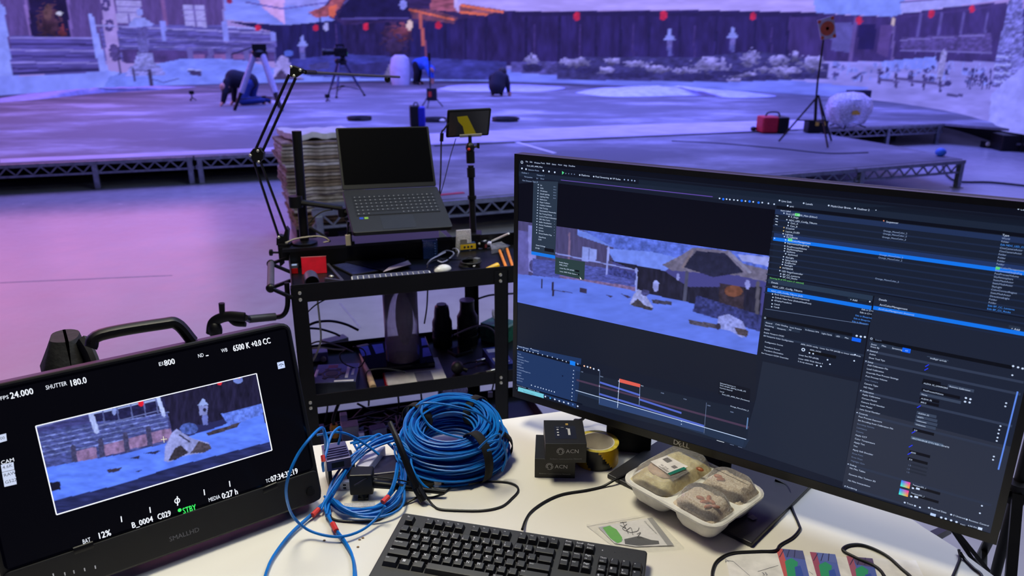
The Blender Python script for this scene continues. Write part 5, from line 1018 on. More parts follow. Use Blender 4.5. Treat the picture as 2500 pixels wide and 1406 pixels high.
for q in ((683, 577), (702, 591)): m = MB(); m.M = Matrix.Translation(f(*q)); m.ell((0, -.013, 0), .0055, .003, .0055); m.build('joint_screw', SCREW, t)
# pole with round foot and arm
b = cp(744, 592, .41); b.z = RZ; t = thing('monitor_arm_pole', 'thick black pole on a round base left of the laptop', 'pole', fz(b, CR)); I = loc_of(t)
m = MB(); m.lathe([(.045, 0), (.045, .008), (.03, .014), (.0, .014)], 28); m.build('base', BLK, t)
top = cp(724, 320, .41); m = MB(); m.tube([(0, 0, .01), I @ top], .0165, 20); m.build('pole', BLK, t)
a1, a2 = cp(722, 492, .39), cp(835, 508, .36); m = MB(); m.M = I; m.tube([a1+V(0, 0, -.02), a1+V(0, 0, .02)], .024, 16); m.tube([a1, a2], .013, 10, flat=.8); m.build('arm', BLK, t)
m = MB(); m.M = I; m.tube([a2+V(0, 0, .0), a2+V(0, 0, -.03)], .016, 12); q_ = cp(850, 512, .33); m.tube([a2+V(0, 0, -.01), q_+V(.02, .02, -.02)], .012, 8); m.build('knuckle', BLK, t)
# laptop on a bracket
yw, rl, st_, bt_ = .35, -.021, .476, .448
hl = V(-.596, 2.582, 1.098); ex = V(math.cos(yw)*math.cos(rl), math.sin(yw)*math.cos(rl), math.sin(rl)); fy = V(0, 0, 1).cross(ex).normalized(); up_ = ex.cross(fy)
sdir = fy*math.sin(st_)+up_*math.cos(st_); bdir = fy*math.cos(bt_)+up_*math.sin(bt_); Wl = .335
t = thing('laptop', 'open black laptop with a dark screen on an arm above the cart', 'laptop', frame(hl, ex, bdir)); I = loc_of(t)
m = MB(); m.rbox(-.003, Wl+.006, -.235, .004, -.016, 0, .01); bs = m.build('base', mat('dark brown-grey laptop shell', (19, 18, 18), .5), t, bev=.002)
m = MB(); m.box(.022, Wl-.018, -.148, -.03, 0, .0008); m.build('key_well', mat('key well', (12, 12, 14), .5), bs)
m = MB(); lt = MB()
for r in range(6):
    for c in range(17):
        x = .025+c*.0173; y = -.036-r*.0188
        if r == 5 and 3 <= c <= 8:
            if c == 3: m.box(x, x+.0173*6-.002, y-.016, y, .0008, .002)
            continue
        m.box(x, x+.0153, y-.016, y, .0008, .002); lt.box(x+.005, x+.0082, y-.0085, y-.006, .002, .0022)
kk = m.build('keys', mat('laptop keys', (16, 16, 18), .5), bs, kind='stuff'); lt.build('key_legends', mat('key legend', (170, 170, 168), .5), kk)
m = MB(); m.rbox(.1, .215, -.226, -.155, 0, .0006, .004); m.build('touchpad', mat('touchpad', (32, 31, 31), .4), bs)
m = MB(); m.box(.03, .043, -.166, -.156, 0, .0007); m.build('blue_sticker', mat('blue sticker', (20, 60, 170), .4), bs); m = MB(); m.box(.047, .06, -.166, -.156, 0, .0007); m.build('green_sticker', mat('green sticker', (130, 180, 60), .4), bs)
sy = I.to_3x3() @ sdir; sM = frame(V(0, 0, 0), V(1, 0, 0), sy); m = MB(); m.M = sM; m.rbox(-.003, Wl+.003, .004, .235, -.008, -.001, .006); lid = m.build('screen_lid', BLK, t, bev=.0015)
m = MB(); m.M = sM; m.box(.005, Wl-.005, .022, .23, -.001, .0004); m.build('screen', mat('dark display', (1, 1, 3), .5, spec=.03), lid)
m = MB(); m.M = I @ Matrix.Identity(4); pb_ = t.matrix_basis @ V(.1, -.14, -.017); m.bar(pb_+V(-.03, 0, -.004), q_+V(0, .01, -.03), .05, .008); m.build('support_plate', BLK, t)
# clamps and little devices at the laptop's left front
p0 = cp(852, 560, .36); t = thing('clamp_mount', 'black clamp with a silver knob at the left front of the laptop', 'clamp', fz(V(p0.x, p0.y, RZ), CR)); hz = p0.z-RZ
m = MB(); m.box(-.012, .016, -.012, .012, 0, .012); m.box(-.006, .008, -.008, .008, .012, hz+.03); m.build('post', BLK, t, bev=.001); m = MB(); m.box(-.004, .018, -.02, .012, hz-.005, hz+.008); m.lathe([(.01, 0), (.01, .012)], 12, (.008, -.02, hz+.016), (V(1, 0, 0), V(0, 0, 1))); m.build('knob', GRY, t)
p0 = cp(846, 533, .34); m = MB(); m.M = fz(V(p0.x, p0.y, RZ), CR); t = thing('cable_adapter', 'small pale adapter standing below the laptop edge beside the silver clamp', 'adapter', m.M); m.M = None; m.box(-.009, .009, -.006, .006, 0, .04); m.build('plug', mat('cream plastic', (190, 180, 160), .5), t, bev=.002); m = MB(); m.tube([(0, 0, .04), (.003, 0, .07), (.0, .02, .09)], .003, 6, 4); m.build('cord', RUB, t)
def cab(name, pts, r, m_, label, cat='cable', n=6, group=None):
    m = MB(); m.tube(pts, r, 7, n); return tag(m.build(name, m_), label, cat, group)
cab('power_cable', [cp(*p, .37) for p in ((700, 592), (722, 583), (765, 577), (790, 579), (803, 588), (790, 592))], .003, mat('beige cord', (176, 168, 150), .5), 'beige cord looping around the foot of the thick pole')
cab('power_cable', [cp(*p, .38) for p in ((756, 555), (790, 575), (806, 590))], .0045, RUB, 'black cord dropping from the thick pole to the raised shelf')
cab('power_cable', [cp(*p, .36) for p in ((752, 548), (770, 528), (790, 516), (812, 512))], .0025, RUB, 'thin black cord from the thick pole up to the arm knuckle')
# tablet on a stand
q = rect([(1093, 270), (1200, 265), (1200, 330), (1096, 336)], .155); dv = (2.82-q[0].y); kf = 2.82/q[0].y; q = [CAM_C+(p-CAM_C)*kf for p in q]
tm = frame(q[0], q[1]-q[0], q[0]-q[3]); w_, h_ = (q[1]-q[0]).length, (q[3]-q[0]).length; t = thing('tablet', 'small black tablet with a yellow patch on its screen on top of the stand', 'tablet', tm)
m = MB(); m.rbox(0, w_, -h_, 0, -.008, 0, .006); m.build('case', BLK, t, bev=.0015)
S2 = Scr(q[0], q[1]-q[0], q[3]-q[0]); S2.P([(.008, .007), (w_-.008, .007), (w_-.008, h_-.008), (.008, h_-.008)], (26, 26, 30), 0); S2.pp([(1116, 283), (1141, 278), (1166, 326), (1135, 326), (1130, 305), (1119, 294)], (116, 104, 12), 2); S2.mb.build('screen', emat('tablet panel', .7, .2, .4), t)
a, c = S2.uv(1122, 332), S2.uv(1176, 324); m = MB(); m.box(a[0], c[0], -a[1]-.001, -a[1]+.011, 0, .004); m.build('grip', mat('pale grip', (190, 186, 180), .5), t)
base = cp(1157, 600, .46); p1 = ay(1147, 340, 2.83); t = thing('tablet_stand', 'black telescopic stand holding the tablet at the back of the cart', 'stand', Matrix.Translation((base.x, base.y, .80))); I = loc_of(t)
bz = V(base.x, base.y, .80); g = lambda k: I @ (bz+(p1-bz)*k)
m = MB(); m.tube([g(0), g(.5)], .0125, 14); m.tube([g(.49), g(.52)], .017, 14); m.tube([g(.5), g(.78)], .0115, 14); m.tube([g(.68), g(.76)], .0155, 14); m.tube([g(.8), g(.9)], .0165, 14); m.build('pole', BLK, t)
m = MB(); m.M = Matrix.Translation(g(.93)); m.ell((0, 0, 0), .017, .017, .022); m.cyl((0, 0, 0), (.032, 0, .006), .0045, 8); m.box(.026, .036, -.006, .006, -.002, .018); m.cyl((0, 0, .015), (0, 0, .045), .007, 8); m.build('ball_head', BLK, t); m = MB(); m.M = Matrix.Translation(g(.93)); m.ell((-.004, -.016, -.004), .006, .003, .006); m.build('red_mark', mat('red dot', (200, 50, 40), .4), t)
m = MB(); m.box(-.03, .03, -.04, .03, -.0, .09); m.build('clamp', BLKM, t, bev=.003)
c1 = [ay(1096, 300, 2.84), ay(1084, 316, 2.84), ay(1078, 330, 2.84), ay(1076, 420, 2.82), ay(1073, 478, 2.8)]
t = cab('usb_cable', c1, .0032, RUB, 'black cable with a thick bead hanging from the left side of the tablet'); m = MB(); m.tube([ay(1079, 325, 2.84), ay(1078, 345, 2.84)], .0075, 10); m.build('ferrite_bead', BLK, t)
cab('usb_cable', [ay(1113, 338, 2.85), ay(1100, 380, 2.83), ay(1085, 440, 2.81), ay(1075, 475, 2.8)], .0018, RUB, 'thinner black cable slanting down from under the tablet')
# ---- on the top tray
TT = TOP+.0005
def ct(px, py, z=0, d=0): return fz(az(px, py, TT+z), CR+d)
t = thing('lens_ring', 'flat dark grey ring lying in the back left of the cart top', 'ring', ct(735, 622)); m = MB(); m.lathe([(.024, 0), (.047, 0), (.047, .008), (.042, .01), (.03, .008), (.024, .006), (.024, 0)], 36); m.build('ring', mat('satin grey ring', (92, 90, 110), .3, .4), t); m = MB(); m.lathe([(.018, .001), (.0235, .001), (.0235, .006), (.018, .006), (.018, .001)], 30); m.build('inner_ring', BLK, t)
t = thing('audio_recorder', 'small black and red recorder with a lit display beside the red box', 'recorder', ct(718, 668, 0, -4)); m = MB(); m.rbox(-.013, .014, .0, .06, 0, .02, .003); m.build('body', DGREY, t, bev=.001); m = MB(); m.box(-.0128, .0138, -.002, -.0002, .001, .019); m.build('red_end', mat('red plastic', (180, 16, 26), .4), t); m = MB(); m.col = lin((170, 190, 235)); m.box(-.008, .009, .032, .05, .02, .0206); m.build('display', emat('small display', .7), t)
t = thing('red_box', 'bright red small box standing behind the black lens tube', 'box', ct(768, 668, 0, -6) @ Matrix.Rotation(-.25, 4, 'X')); m = MB(); m.box(-.042, .042, .0, .012, .0, .058); m.build('body', mat('bright red card', (222, 20, 48), .45), t, bev=.001); m = MB(); m.box(-.0425, .0425, -.0005, .0125, .058, .06); m.build('lid_edge', mat('pale red card', (226, 120, 130), .5), t)
t = thing('lens_tube', 'grey and black lens tube lying in front of the red box', 'lens', frame(az(762, 690, TT+.024), CM.to_3x3() @ V(1, 0, 0), ez=CM.to_3x3() @ V(-.1, 1, .1))); m = MB(); m.lathe([(.0, .004), (.019, .004), (.021, 0), (.023, .0), (.024, .012), (.023, .05), (.02, .06), (.0, .06)], 26); m.build('barrel', mat('violet grey barrel', (64, 60, 84), .45), t); m = MB(); m.lathe([(.0, .002), (.019, .002), (.019, .0045), (0, .0045)], 24); m.build('glass', mat('dark glass', (5, 5, 9), .1), t)
t = thing('steel_bracket', 'grey triangular metal bracket lying right of the lens tube', 'bracket', Matrix.Identity(4)); m = MB()
for a, c in (((797, 642), (836, 686)), ((794, 681), (838, 687)), ((797, 642), (793, 650))): m.bar(az(*a, TT+.004), az(*c, TT+.004), .009, .008)
m.build('bars', mat('dull steel', (110, 106, 128), .4, .6), t); m = MB(); m.M = Matrix.Translation(az(809, 675, TT+.006)); m.ell((0, 0, 0), .009, .007, .006); m.build('screw', SCREW, t)
def slab(name, px, th, z, m_, label, cat, extra=None, bev=.001):
    P = [az(x, y, TT+z) for x, y in px]; c = sum(P, V(0, 0, 0))/len(P); t = thing(name, label, cat, Matrix.Translation((c.x, c.y, TT+z))); I = loc_of(t)
    m = MB(); m.prism([((I @ p).x, (I @ p).y) for p in reversed(P)], 0, th); m.build('body', m_, t, bev=bev); return t, I, [I @ p for p in P]
GLS = mat('black glass slab', (6, 7, 12), .1)
t, I, P = slab('tablet_computer', ((812, 650), (880, 640), (935, 662), (862, 675)), .006, .001, DGREY, 'tablet lying flat on the cart top behind the white keyboard', 'tablet')
m = MB(); c = sum(P, V(0, 0, 0))/4; m.prism([((c+(p-c)*.94).x, (c+(p-c)*.94).y) for p in reversed(P)], .006, .0066); m.build('screen', mat('glossy blue-grey glass', (60, 66, 120), .08), t)
slab('clear_folder', ((842, 640), (985, 631), (1004, 649), (936, 662)), .003, .009, mat('glossy dark film', (30, 30, 48), .12), 'shiny dark folder lying on the tablet on the cart top', 'folder')
slab('reflection_strip', ((950, 652), (996, 636), (1004, 645), (935, 664)), .001, .0125, mat('pinkish paper', (206, 190, 200), .3), 'narrow pinkish paper strip on the right end of the dark folder', 'paper')  # pale reflection on the shiny slab, painted as a thin strip
slab('foil_sheet', ((888, 632), (980, 622), (988, 631), (890, 640)), .002, .002, mat('crumpled foil', (140, 140, 160), .25, .6, .3, 60, .6), 'crumpled silvery sheet behind the dark folder', 'sheet')
# compact white keyboard
kb = [az(*p, TT+.012) for p in ((857, 672), (1049, 658))]; kx = (kb[1]-kb[0]).length; t = thing('compact_keyboard', 'slim white keyboard lying at the front of the cart top', 'keyboard', frame(kb[0]+V(0, 0, -.012), kb[1]-kb[0], ez=(0, 0, 1))); m = MB(); m.rbox(0, kx, -.085, 0, 0, .009, .006); m.build('case', WHT, t, bev=.0015)
for r in range(4):
    for c in range(14):
        m = MB(); s = kx/14; m.box(.004+c*(s-.0005), .004+c*(s-.0005)+s*.8, -.006-r*.02-.0155, -.006-r*.02, .009, .0125); m.build('key', mat('grey key', (84, 88, 112), .5), t)
t = thing('computer_mouse', 'white computer mouse on the cart top right of the slim keyboard', 'mouse', ct(1081, 660, 0, 20)); m = MB(); m.ell((0, 0, .002), .034, .02, .019, 22, 12); m.v = [(x, y, max(0, z)) for x, y, z in m.v]; m.build('shell', mat('mouse white', (232, 230, 226), .25), t); m = MB(); m.box(-.034, -.012, -.0004, .0004, .012, .0195); m.build('button_gap', GRY, t)
# cable coil with strap
t = thing('cable_coil', 'small coil of dark cable with a grey strap on the cart top', 'cable', ct(1146, 650)); rr = random.Random(2)
for k in range(1):
    m = MB(); pts = []
    for i in range(5*18): a = 2*math.pi*i/18; R = .036+.006*math.sin(i*.37)+rr.uniform(-.001, .001); pts.append((R*math.cos(a), R*.9*math.sin(a), .004+.0035*(i//18)+rr.uniform(0, .001)))
    m.tube(pts, .0026, 6, 2); m.build('cord', RUB, t)
m = MB(); m.M = fz((.03, .008, .0), 30); m.rbox(-.009, .009, -.011, .011, .002, .026, .003); m.build('strap', mat('grey strap', (98, 100, 104), .8), t); m = MB(); m.tube([(.006, -.034, .008), (.014, -.03, .012)], .0035, 8); m.build('plug', WHT, t)
for pts, lab in ((((1042, 646), (1052, 634), (1075, 622), (1100, 610), (1112, 607), (1120, 614), (1116, 626)), 'white thin cable loop on the cart top behind the mouse'), (((1068, 624), (1090, 612), (1108, 618), (1096, 632), (1080, 640), (1068, 636)), 'second white thin cable tangled behind the mouse')):
    cab('thin_cable', [az(*p, TT+.006+.02*math.sin(i)**2) for i, p in enumerate(pts)], .0026, mat('pale cord', (190, 188, 205), .4), lab)
for pts, lab in ((((1042, 655), (1050, 640), (1085, 632), (1120, 634), (1150, 628), (1170, 640)), 'black thin cable running behind the small coil'), (((1068, 575), (1064, 600), (1068, 620), (1085, 640)), 'black thin cable hanging from the raised shelf beside the blue bin'), (((1015, 575), (992, 590), (985, 615), (996, 628)), 'black looped cable hanging from the raised shelf left of the blue bin'), (((1040, 600), (1030, 580), (1012, 574)), 'short black cable over the front of the raised shelf')):
    cab('thin_cable', [az(*p, TT+.008+.01*math.sin(i*1.3)**2) for i, p in enumerate(pts)], .0022, RUB, lab)
for px, py, lab in ((1091, 608, 'round white plug at the back of the cart top'), (1061, 625, 'round white plug in front of the blue bin')):
    m = MB(); m.ell((0, 0, .007), .007, .007, .007); o = m.build('plug', WHT); o.location = az(px, py, TT); tag(o, lab, 'plug')
# pliers, driver, gadgets
t = thing('pliers', 'orange-handled pliers at the right end of the cart top', 'pliers', Matrix.Identity(4))
for a, c in (((1220, 612), (1237, 656)), ((1238, 608), (1252, 652))): m = MB(); m.tube([az(*a, TT+.012), az((a[0]+c[0])/2, (a[1]+c[1])/2, TT+.016), az(*c, TT+.01)], .0055, 10, 4); m.build('handle', mat('orange grip', (240, 140, 30), .4), t)
m = MB(); m.tube([az(1220, 612, TT+.012), az(1228, 596, TT+.012), az(1238, 608, TT+.012)], .006, 8, 3); m.build('jaw', DGREY, t)
for i in range(4): m = MB(); m.tube([az(1229+i*2.4, 610, TT+.006), az(1240+i*2, 654, TT+.006)], .0022, 6); o = m.build('tool_bit', DGREY); tag(o, 'thin dark tool shaft between the orange plier handles', 'tool', 'tool shafts by the pliers')
t = thing('screwdriver', 'yellow-handled screwdriver at the front right of the cart top', 'screwdriver', Matrix.Identity(4)); m = MB(); m.tube([az(1183, 660, TT+.008), az(1200, 653, TT+.009), az(1215, 648, TT+.01)], .006, 12, 4, .011); m.build('handle', mat('yellow grip', (242, 190, 20), .35), t); m = MB(); m.tube([az(1183, 660, TT+.008), az(1160, 668, TT+.006)], .0025, 8); m.build('shaft', GRY, t)
t = thing('black_gadget', 'black gadget with a white mark behind the pliers', 'gadget', ct(1184, 605, 0, 35)); m = MB(); m.rbox(-.022, .022, -.016, .016, 0, .03, .004); m.build('body', BLK, t, bev=.002); m = MB(); m.box(-.012, .004, -.006, .0, .03, .0306); m.build('white_mark', WHT, t); m = MB(); m.box(-.02, -.008, -.0172, -.016, .006, .02); m.build('red_button', mat('dull red', (120, 40, 40), .5), t)
t = thing('battery_box', 'yellow and blue cardboard box on the cart top below the small bag', 'box', ct(1143, 612, 0, 3)); m = MB(); m.box(-.031, .031, .001, .03, 0, .03); m.build('body', mat('navy card', (40, 60, 100), .5), t, bev=.001); m = MB(); m.box(-.031, .031, -.0005, .001, .006, .026); m.build('yellow_front', mat('yellow card', (214, 176, 30), .5), t); m = MB()
for k in range(3): m.M = Matrix.Translation((-.014+k*.014, -.001, .016)); m.ell((0, 0, 0), .0045, .001, .0045)
m.build('dots', DGREY, t)
t = thing('parts_bag', 'clear zip bag of small white parts standing at the back of the cart', 'bag', fz(cp(1133, 588, .41)*1, CR)); z0 = t.location.z; m = MB(); m.rbox(-.033, .032, -.004, .016, 0, .082, .008); m.v = [(x*(1+.12*math.sin(z*60)), y*(1.2-z*9) if z > .03 else y, z) for x, y, z in m.v]; m.build('film', clear('zip bag film', (.97, .97, .98), .45, (.98, .96, .98), .12, 1.15), t)
t.location.z = TT; t.location.xy = cl(*(CI @ cp(1133, 600, .405))[:2], 0).xy
m = MB(); rr = random.Random(3)
for k in range(16): m.ell((rr.uniform(-.024, .022), rr.uniform(.0, .012), .008+rr.uniform(0, .034)), .006, .005, .005, 8, 5)
m.build('parts', mat('cream parts', (240, 236, 222), .5), t, kind='stuff'); m = MB(); m.box(-.016, .01, -.006, -.0045, .024, .046); m.build('label', mat('grey label', (110, 106, 104), .6), t)
t = thing('foam_tube', 'short white tube lying behind the black gadget on the cart', 'tube', Matrix.Identity(4)); m = MB(); m.tube([az(1147, 592, TT+.02), az(1174, 594, TT+.02)], .012, 14, 1, .009); m.build('tube', mat('frosted white', (225, 225, 228), .5), t); m = MB(); m.tube([az(1174, 594, TT+.02), az(1200, 594, TT+.02)], .008, 12, 1); m.build('cap', mat('lavender white', (190, 190, 225), .5), t)
m = MB(); m.tube([az(1198, 590, TT+.02), az(1242, 570, TT+.075)], .004, 10); tag(m.build('white_stick', WHT), 'white stick lying across the clutter at the right back of the cart', 'stick')
t, I, P = slab('blister_pack', ((1196, 606), (1225, 600), (1242, 612), (1200, 620)), .018, .0, clear('blister plastic', (.9, .9, 1), .2), 'clear blister package behind the pliers', 'package')
slab('blue_sheet', ((1152, 597), (1222, 589), (1246, 601), (1170, 609)), .003, .001, mat('glossy blue-grey film', (70, 74, 110), .15), 'shiny bluish plastic sheet at the right back of the cart top', 'sheet')
# translucent blue bin
b = cp(1051, 618, .335); b.z = TT; t = thing('parts_bin', 'translucent blue plastic bin in front of the raised shelf', 'bin', fz(b, CR)); m = MB(); w0 = .027
for a in ((-w0, w0, -.0015, 0), (-w0, w0, .0185, .02), (-w0, -w0+.0015, 0, .0185), (w0-.0015, w0, 0, .0185)): m.box(*a, 0, .07)
m.box(-w0, w0, 0, .0185, 0, .002); m.build('walls', clear('blue translucent plastic', (.25, .4, .85), .35, (.12, .22, .5)), t)
for k in range(6): m = MB(); m.M = Matrix.Translation((.017, -.0022, .008+k*.0098)); m.ell((0, 0, 0), .0024, .001, .002, 8, 4); m.build('stud', mat('sky stud', (120, 160, 220), .3), t)
m = MB(); m.add([(.0, 0, 0), (.03, 0, 0), (.0, .0, .03), (.0, .003, 0), (.03, .003, 0), (0, .003, .03)], [(0, 1, 2), (5, 4, 3), (0, 3, 4, 1), (1, 4, 5, 2), (2, 5, 3, 0)]); o = m.build('paper_scrap', WHT); o.matrix_basis = fz(cl(*(CI @ cp(1072, 577, .36))[:2], RZ), CR); tag(o, 'small white folded paper on the raised shelf right of the blue bin', 'paper')

# ---- middle tray
MT = MID+.0005
def mt(px, py, z=0, d=0): return fz(az(px, py, MT+z), CR+d)
b4 = [az(*p, MT+.045) for p in ((756, 891), (866, 887), (868, 931), (761, 936))]; t = thing('network_box', 'blue-lit metal box with a fan grille at the left of the middle shelf', 'box', frame(b4[3]+V(0, 0, -.045), b4[2]-b4[3], ez=(0, 0, 1))); I = loc_of(t); wx = (b4[2]-b4[3]).length; dy = (I @ b4[0]).y
m = MB(); m.box(0, wx, 0, dy, 0, .045); m.build('case', mat('sheet metal blue-grey', (150, 158, 196), .2, .85), t, bev=.0015)
m = MB(); m.lathe([(.028, 0), (.034, 0), (.034, .001), (.028, .001), (.028, 0)], 30, (wx*.4, dy*.47, .045))
for k in range(6): a = k*math.pi/3; m.bar((wx*.4+.034*math.cos(a), dy*.47+.034*math.sin(a), .0458), (wx*.4+.046*math.cos(a), dy*.47+.046*math.sin(a), .0458), .014, .0012)
m.lathe([(0, .0002), (.022, .0002), (.022, .001), (0, .001)], 24, (wx*.4, dy*.47, .045)); m.build('fan_grille', BLK, t)
for i, (x0, x1, y0, y1) in enumerate(((.73, .8, .22, .82), (.86, .92, .36, .7), (.5, .95, .03, .1), (.01, .06, .3, .7))): m = MB(); m.box(wx*x0, wx*x1, dy*y0, dy*y1, .045, .0458); m.build('label_sticker', WHT, t)
for y in (.78, .84, .9): m = MB(); m.box(wx*.27, wx*.5, dy*y, dy*(y+.03), .045, .0456); m.build('warning_line', mat('red print', (200, 70, 80), .5), t)
cab_ = lambda pts, r, m_, lab: cab('shelf_cable', pts, r, m_, lab)
t = thing('hammer', 'wooden-handled hammer lying front to back on the middle shelf', 'hammer', Matrix.Identity(4)); m = MB(); m.tube([az(881, 858, MT+.02), az(893, 893, MT+.02), az(911, 945, MT+.03)], .009, 12, 4, .0115, flat=.8); m.build('handle', mat('worn wood', (190, 160, 120), .6, 0, .25, 14), t); m = MB(); m.bar(az(872, 852, MT+.02), az(900, 846, MT+.02), .022, .022); m.build('head', DGREY, t, bev=.003)
P = [az(*p, MT+.01) for p in ((945, 942), (1092, 925), (1064, 886), (938, 896))]; t = thing('notebook', 'spiral notebook with red binding on the middle shelf', 'notebook', frame(P[0], P[1]-P[0], ez=(0, 0, 1))); t.location.z = MT+.006; I = loc_of(t)
m = MB(); Q = [I @ p for p in P]; m.box(0, Q[1].x, .0, max(Q[2].y, Q[3].y)*1.25, -.005, .003); m.build('pages', mat('paper', (214, 210, 206), .6), t, bev=.0008); dn = max(Q[2].y, Q[3].y)*1.25; m = MB(); m.rbox(Q[1].x*.5, Q[1].x*.78, dn*.04, dn*.42, .003, .0045, .004); m.build('grey_card', mat('grey card', (104, 100, 118), .6), t)
m = MB()
for k in range(16): y = dn*(k+.5)/16; m.lathe([(.005, -.0008), (.0062, 0), (.005, .0008)], 10, (0, y, .0), (V(1, 0, 0), V(0, 0, 1)))
m.build('spiral', mat('red wire', (190, 20, 50), .35), t, kind='stuff')
slab2 = lambda *a, **k: None
P = [az(*p, MT+.03) for p in ((868, 842), (1038, 820), (1062, 884), (900, 900))]; c = sum(P, V(0, 0, 0))/4; t = thing('acrylic_case', 'glossy dark acrylic case on the middle shelf behind the notebook', 'case', Matrix.Translation((c.x, c.y, MT))); m = MB(); m.prism([(p.x-c.x, p.y-c.y) for p in reversed(P)], 0, .03); m.build('body', mat('glossy navy acrylic', (10, 12, 26), .06), t, bev=.002)
for q0, q1, q2, q3 in (((876, 848), (898, 844), (906, 866), (884, 870)), ((908, 842), (934, 839), (938, 860), (918, 864)), ((1028, 826), (1038, 825), (1044, 842), (1030, 844)), ((1032, 850), (1046, 848), (1054, 868), (1032, 872))):
    m = MB(); m.prism([((az(*p, MT+.03)-c).x, (az(*p, MT+.03)-c).y) for p in (q3, q2, q1, q0)], .03, .0306); m.build('glossy_label', mat('painted blue reflection', (70, 90, 190), .15), t)  # blue reflections on the acrylic, painted as flat coloured patches
# clear tube with dark sleeve
b = cl(*(CI @ az(985, 893, MT))[:2], MT+.0); t = thing('clear_tube', 'tall roll of clear plastic sheet standing on the middle shelf', 'tube', fz(b+V(0, 0, .036), CR)); m = MB(); m.lathe([(.062, 0), (.062, .32)], 40); m.f = [f_ for f_ in m.f if len(f_) == 4]; m.m = m.m[:len(m.f)]; m.c = m.c[:len(m.f)]; m.sm = m.sm[:len(m.f)]; o = m.build('sheet', clear('ribbed clear plastic', (.95, .93, .97), .18, (.8, .7, .88), .2, 1.2), t); sd = o.modifiers.new('solid', 'SOLIDIFY'); sd.thickness = .0015
m = MB(); m.ell((.012, .0, .155), .032, .03, .11, 20, 12); m.build('dark_filling', mat('black foam', (14, 14, 20), .9), t)
# two big lenses
def lens(px, py, label, prof, capc=None):
    p = cl(*(CI @ az(px, py, MT))[:2], MT); t = thing('camera_lens', label, 'lens', Matrix.Translation(p)); m = MB(); m.lathe(prof, 32); m.build('barrel', BLK, t)
    m = MB(); h = max(z for r, z in prof); m.lathe([(0, h), (prof[-2][0]*.96, h), (prof[-2][0]*.96, h+.004), (0, h+.004)], 28); m.build('cap', capc or DGREY, t)
    for z, r in ((.035, prof[1][0]+.002), (.065, prof[1][0]+.002), (.088, prof[1][0]+.001)):
        m = MB(); m.lathe([(r-.003, z-.006), (r, z-.005), (r, z+.005), (r-.003, z+.006)], 40); m.build('focus_ring', RUB, t)
lens(1081, 842, 'shorter black camera lens standing on the middle shelf', [(.0, 0), (.038, 0), (.039, .1), (.031, .118), (.03, .14), (.0265, .163), (.02, .168), (0, .168)])
lens(1142, 838, 'taller black camera lens standing on the middle shelf by the tissue box', [(.0, 0), (.04, 0), (.041, .115), (.033, .13), (.0285, .142), (.0275, .173), (.03, .18), (0, .18)], mat('lavender cap', (110, 110, 140), .3))
# tissue box
b = az(1218, 828, MT); t = thing('tissue_box', 'green tissue box with a white tissue at the right of the middle shelf', 'box', fz(b, CR+38)); m = MB(); m.box(-.05, .05, -.055, .055, 0, .075); m.build('carton', mat('green print carton', (40, 104, 78), .5, 0, .4, 40), t, bev=.002); m = MB(); nz = [(x, y) for x in range(7) for y in range(7)]
m.add([((x-3)*.009*(1+.12*y), (y-3)*.004*math.sin(x), .074+y*.009+.008*math.sin(x*1.7+y)) for x, y in nz], [(x*7+y, x*7+y+1, (x+1)*7+y+1, (x+1)*7+y) for x in range(6) for y in range(6)], True); o = m.build('tissue', mat('tissue', (226, 214, 220), .8), t); o.modifiers.new('solid', 'SOLIDIFY').thickness = .001; m = MB(); m.box(-.05, .05, -.0555, -.055, .066, .075); m.build('pale_edge', mat('pale green', (150, 190, 180), .5), t)
P = [az(*p, MT+.012) for p in ((1085, 852), (1112, 842), (1170, 850), (1126, 864))]; c = sum(P, V(0, 0, 0))/4; t = thing('smartphone', 'black phone lying flat in front of the camera lenses', 'phone', frame(V(c.x, c.y, MT), P[2]-P[3], ez=(0, 0, 1))); m = MB(); m.rbox(-.04, .04, -.032, .03, 0, .01, .005); m.build('body', DGREY, t, bev=.001); m = MB(); m.rbox(-.038, .038, -.03, .028, .01, .0106, .004); m.build('screen', GLS, t)
t = thing('rubber_ball', 'dark grey round knob on the middle shelf right of the notebook', 'knob', Matrix.Translation(az(1117, 912, MT))); m = MB(); m.ell((0, 0, .024), .023, .023, .024, 24, 14); m.build('ball', DGREY, t); m = MB(); m.cyl((.02, 0, .02), (.036, -.004, .014), .008, 12); m.build('stem', BLK, t)
b4 = [az(*p, MT+.03) for p in ((1181, 850), (1262, 840), (1276, 884), (1208, 893))]; t = thing('circuit_box', 'blue printed box at the right front of the middle shelf', 'box', frame(b4[3]+V(0, 0, -.03), b4[2]-b4[3], ez=(0, 0, 1))); I = loc_of(t); dyy = (I @ b4[0]).y
m = MB(); m.box(0, .075, 0, dyy, 0, .03); m.build('carton', mat('dark blue print', (40, 56, 120), .3, 0, .5, 50), t, bev=.001); m = MB(); m.box(.01, .075, dyy*.72, dyy*.9, .03, .0306); m.build('white_strip', WHT, t); m = MB(); m.box(.01, .022, dyy*.08, dyy*.4, .03, .0306); m.build('small_label', mat('cream label', (210, 204, 190), .5), t); m = MB(); m.text('UW', (.04, dyy*.12, .0307), (1, 0, 0), (0, 1, 0), .014); m.build('lettering', WHT, t)
for px, py, lab in ((1198, 906, 'silver cable connector at the front right of the middle shelf'), (1174, 880, 'silver cable connector beside the dark grey knob')):
    t = thing('bnc_connector', lab, 'connector', mt(px, py, .012, 10)); m = MB(); m.tube([(-.018, 0, 0), (.0, 0, 0)], .0055, 12); m.tube([(0, 0, 0), (.016, .002, .0)], .0075, 12); m.build('plug', mat('nickel', (190, 188, 176), .2, .9), t); m = MB(); m.tube([(-.018, 0, 0), (-.05, -.004, .004), (-.08, .01, -.008)], .003, 8, 4); m.build('cord', RUB, t)
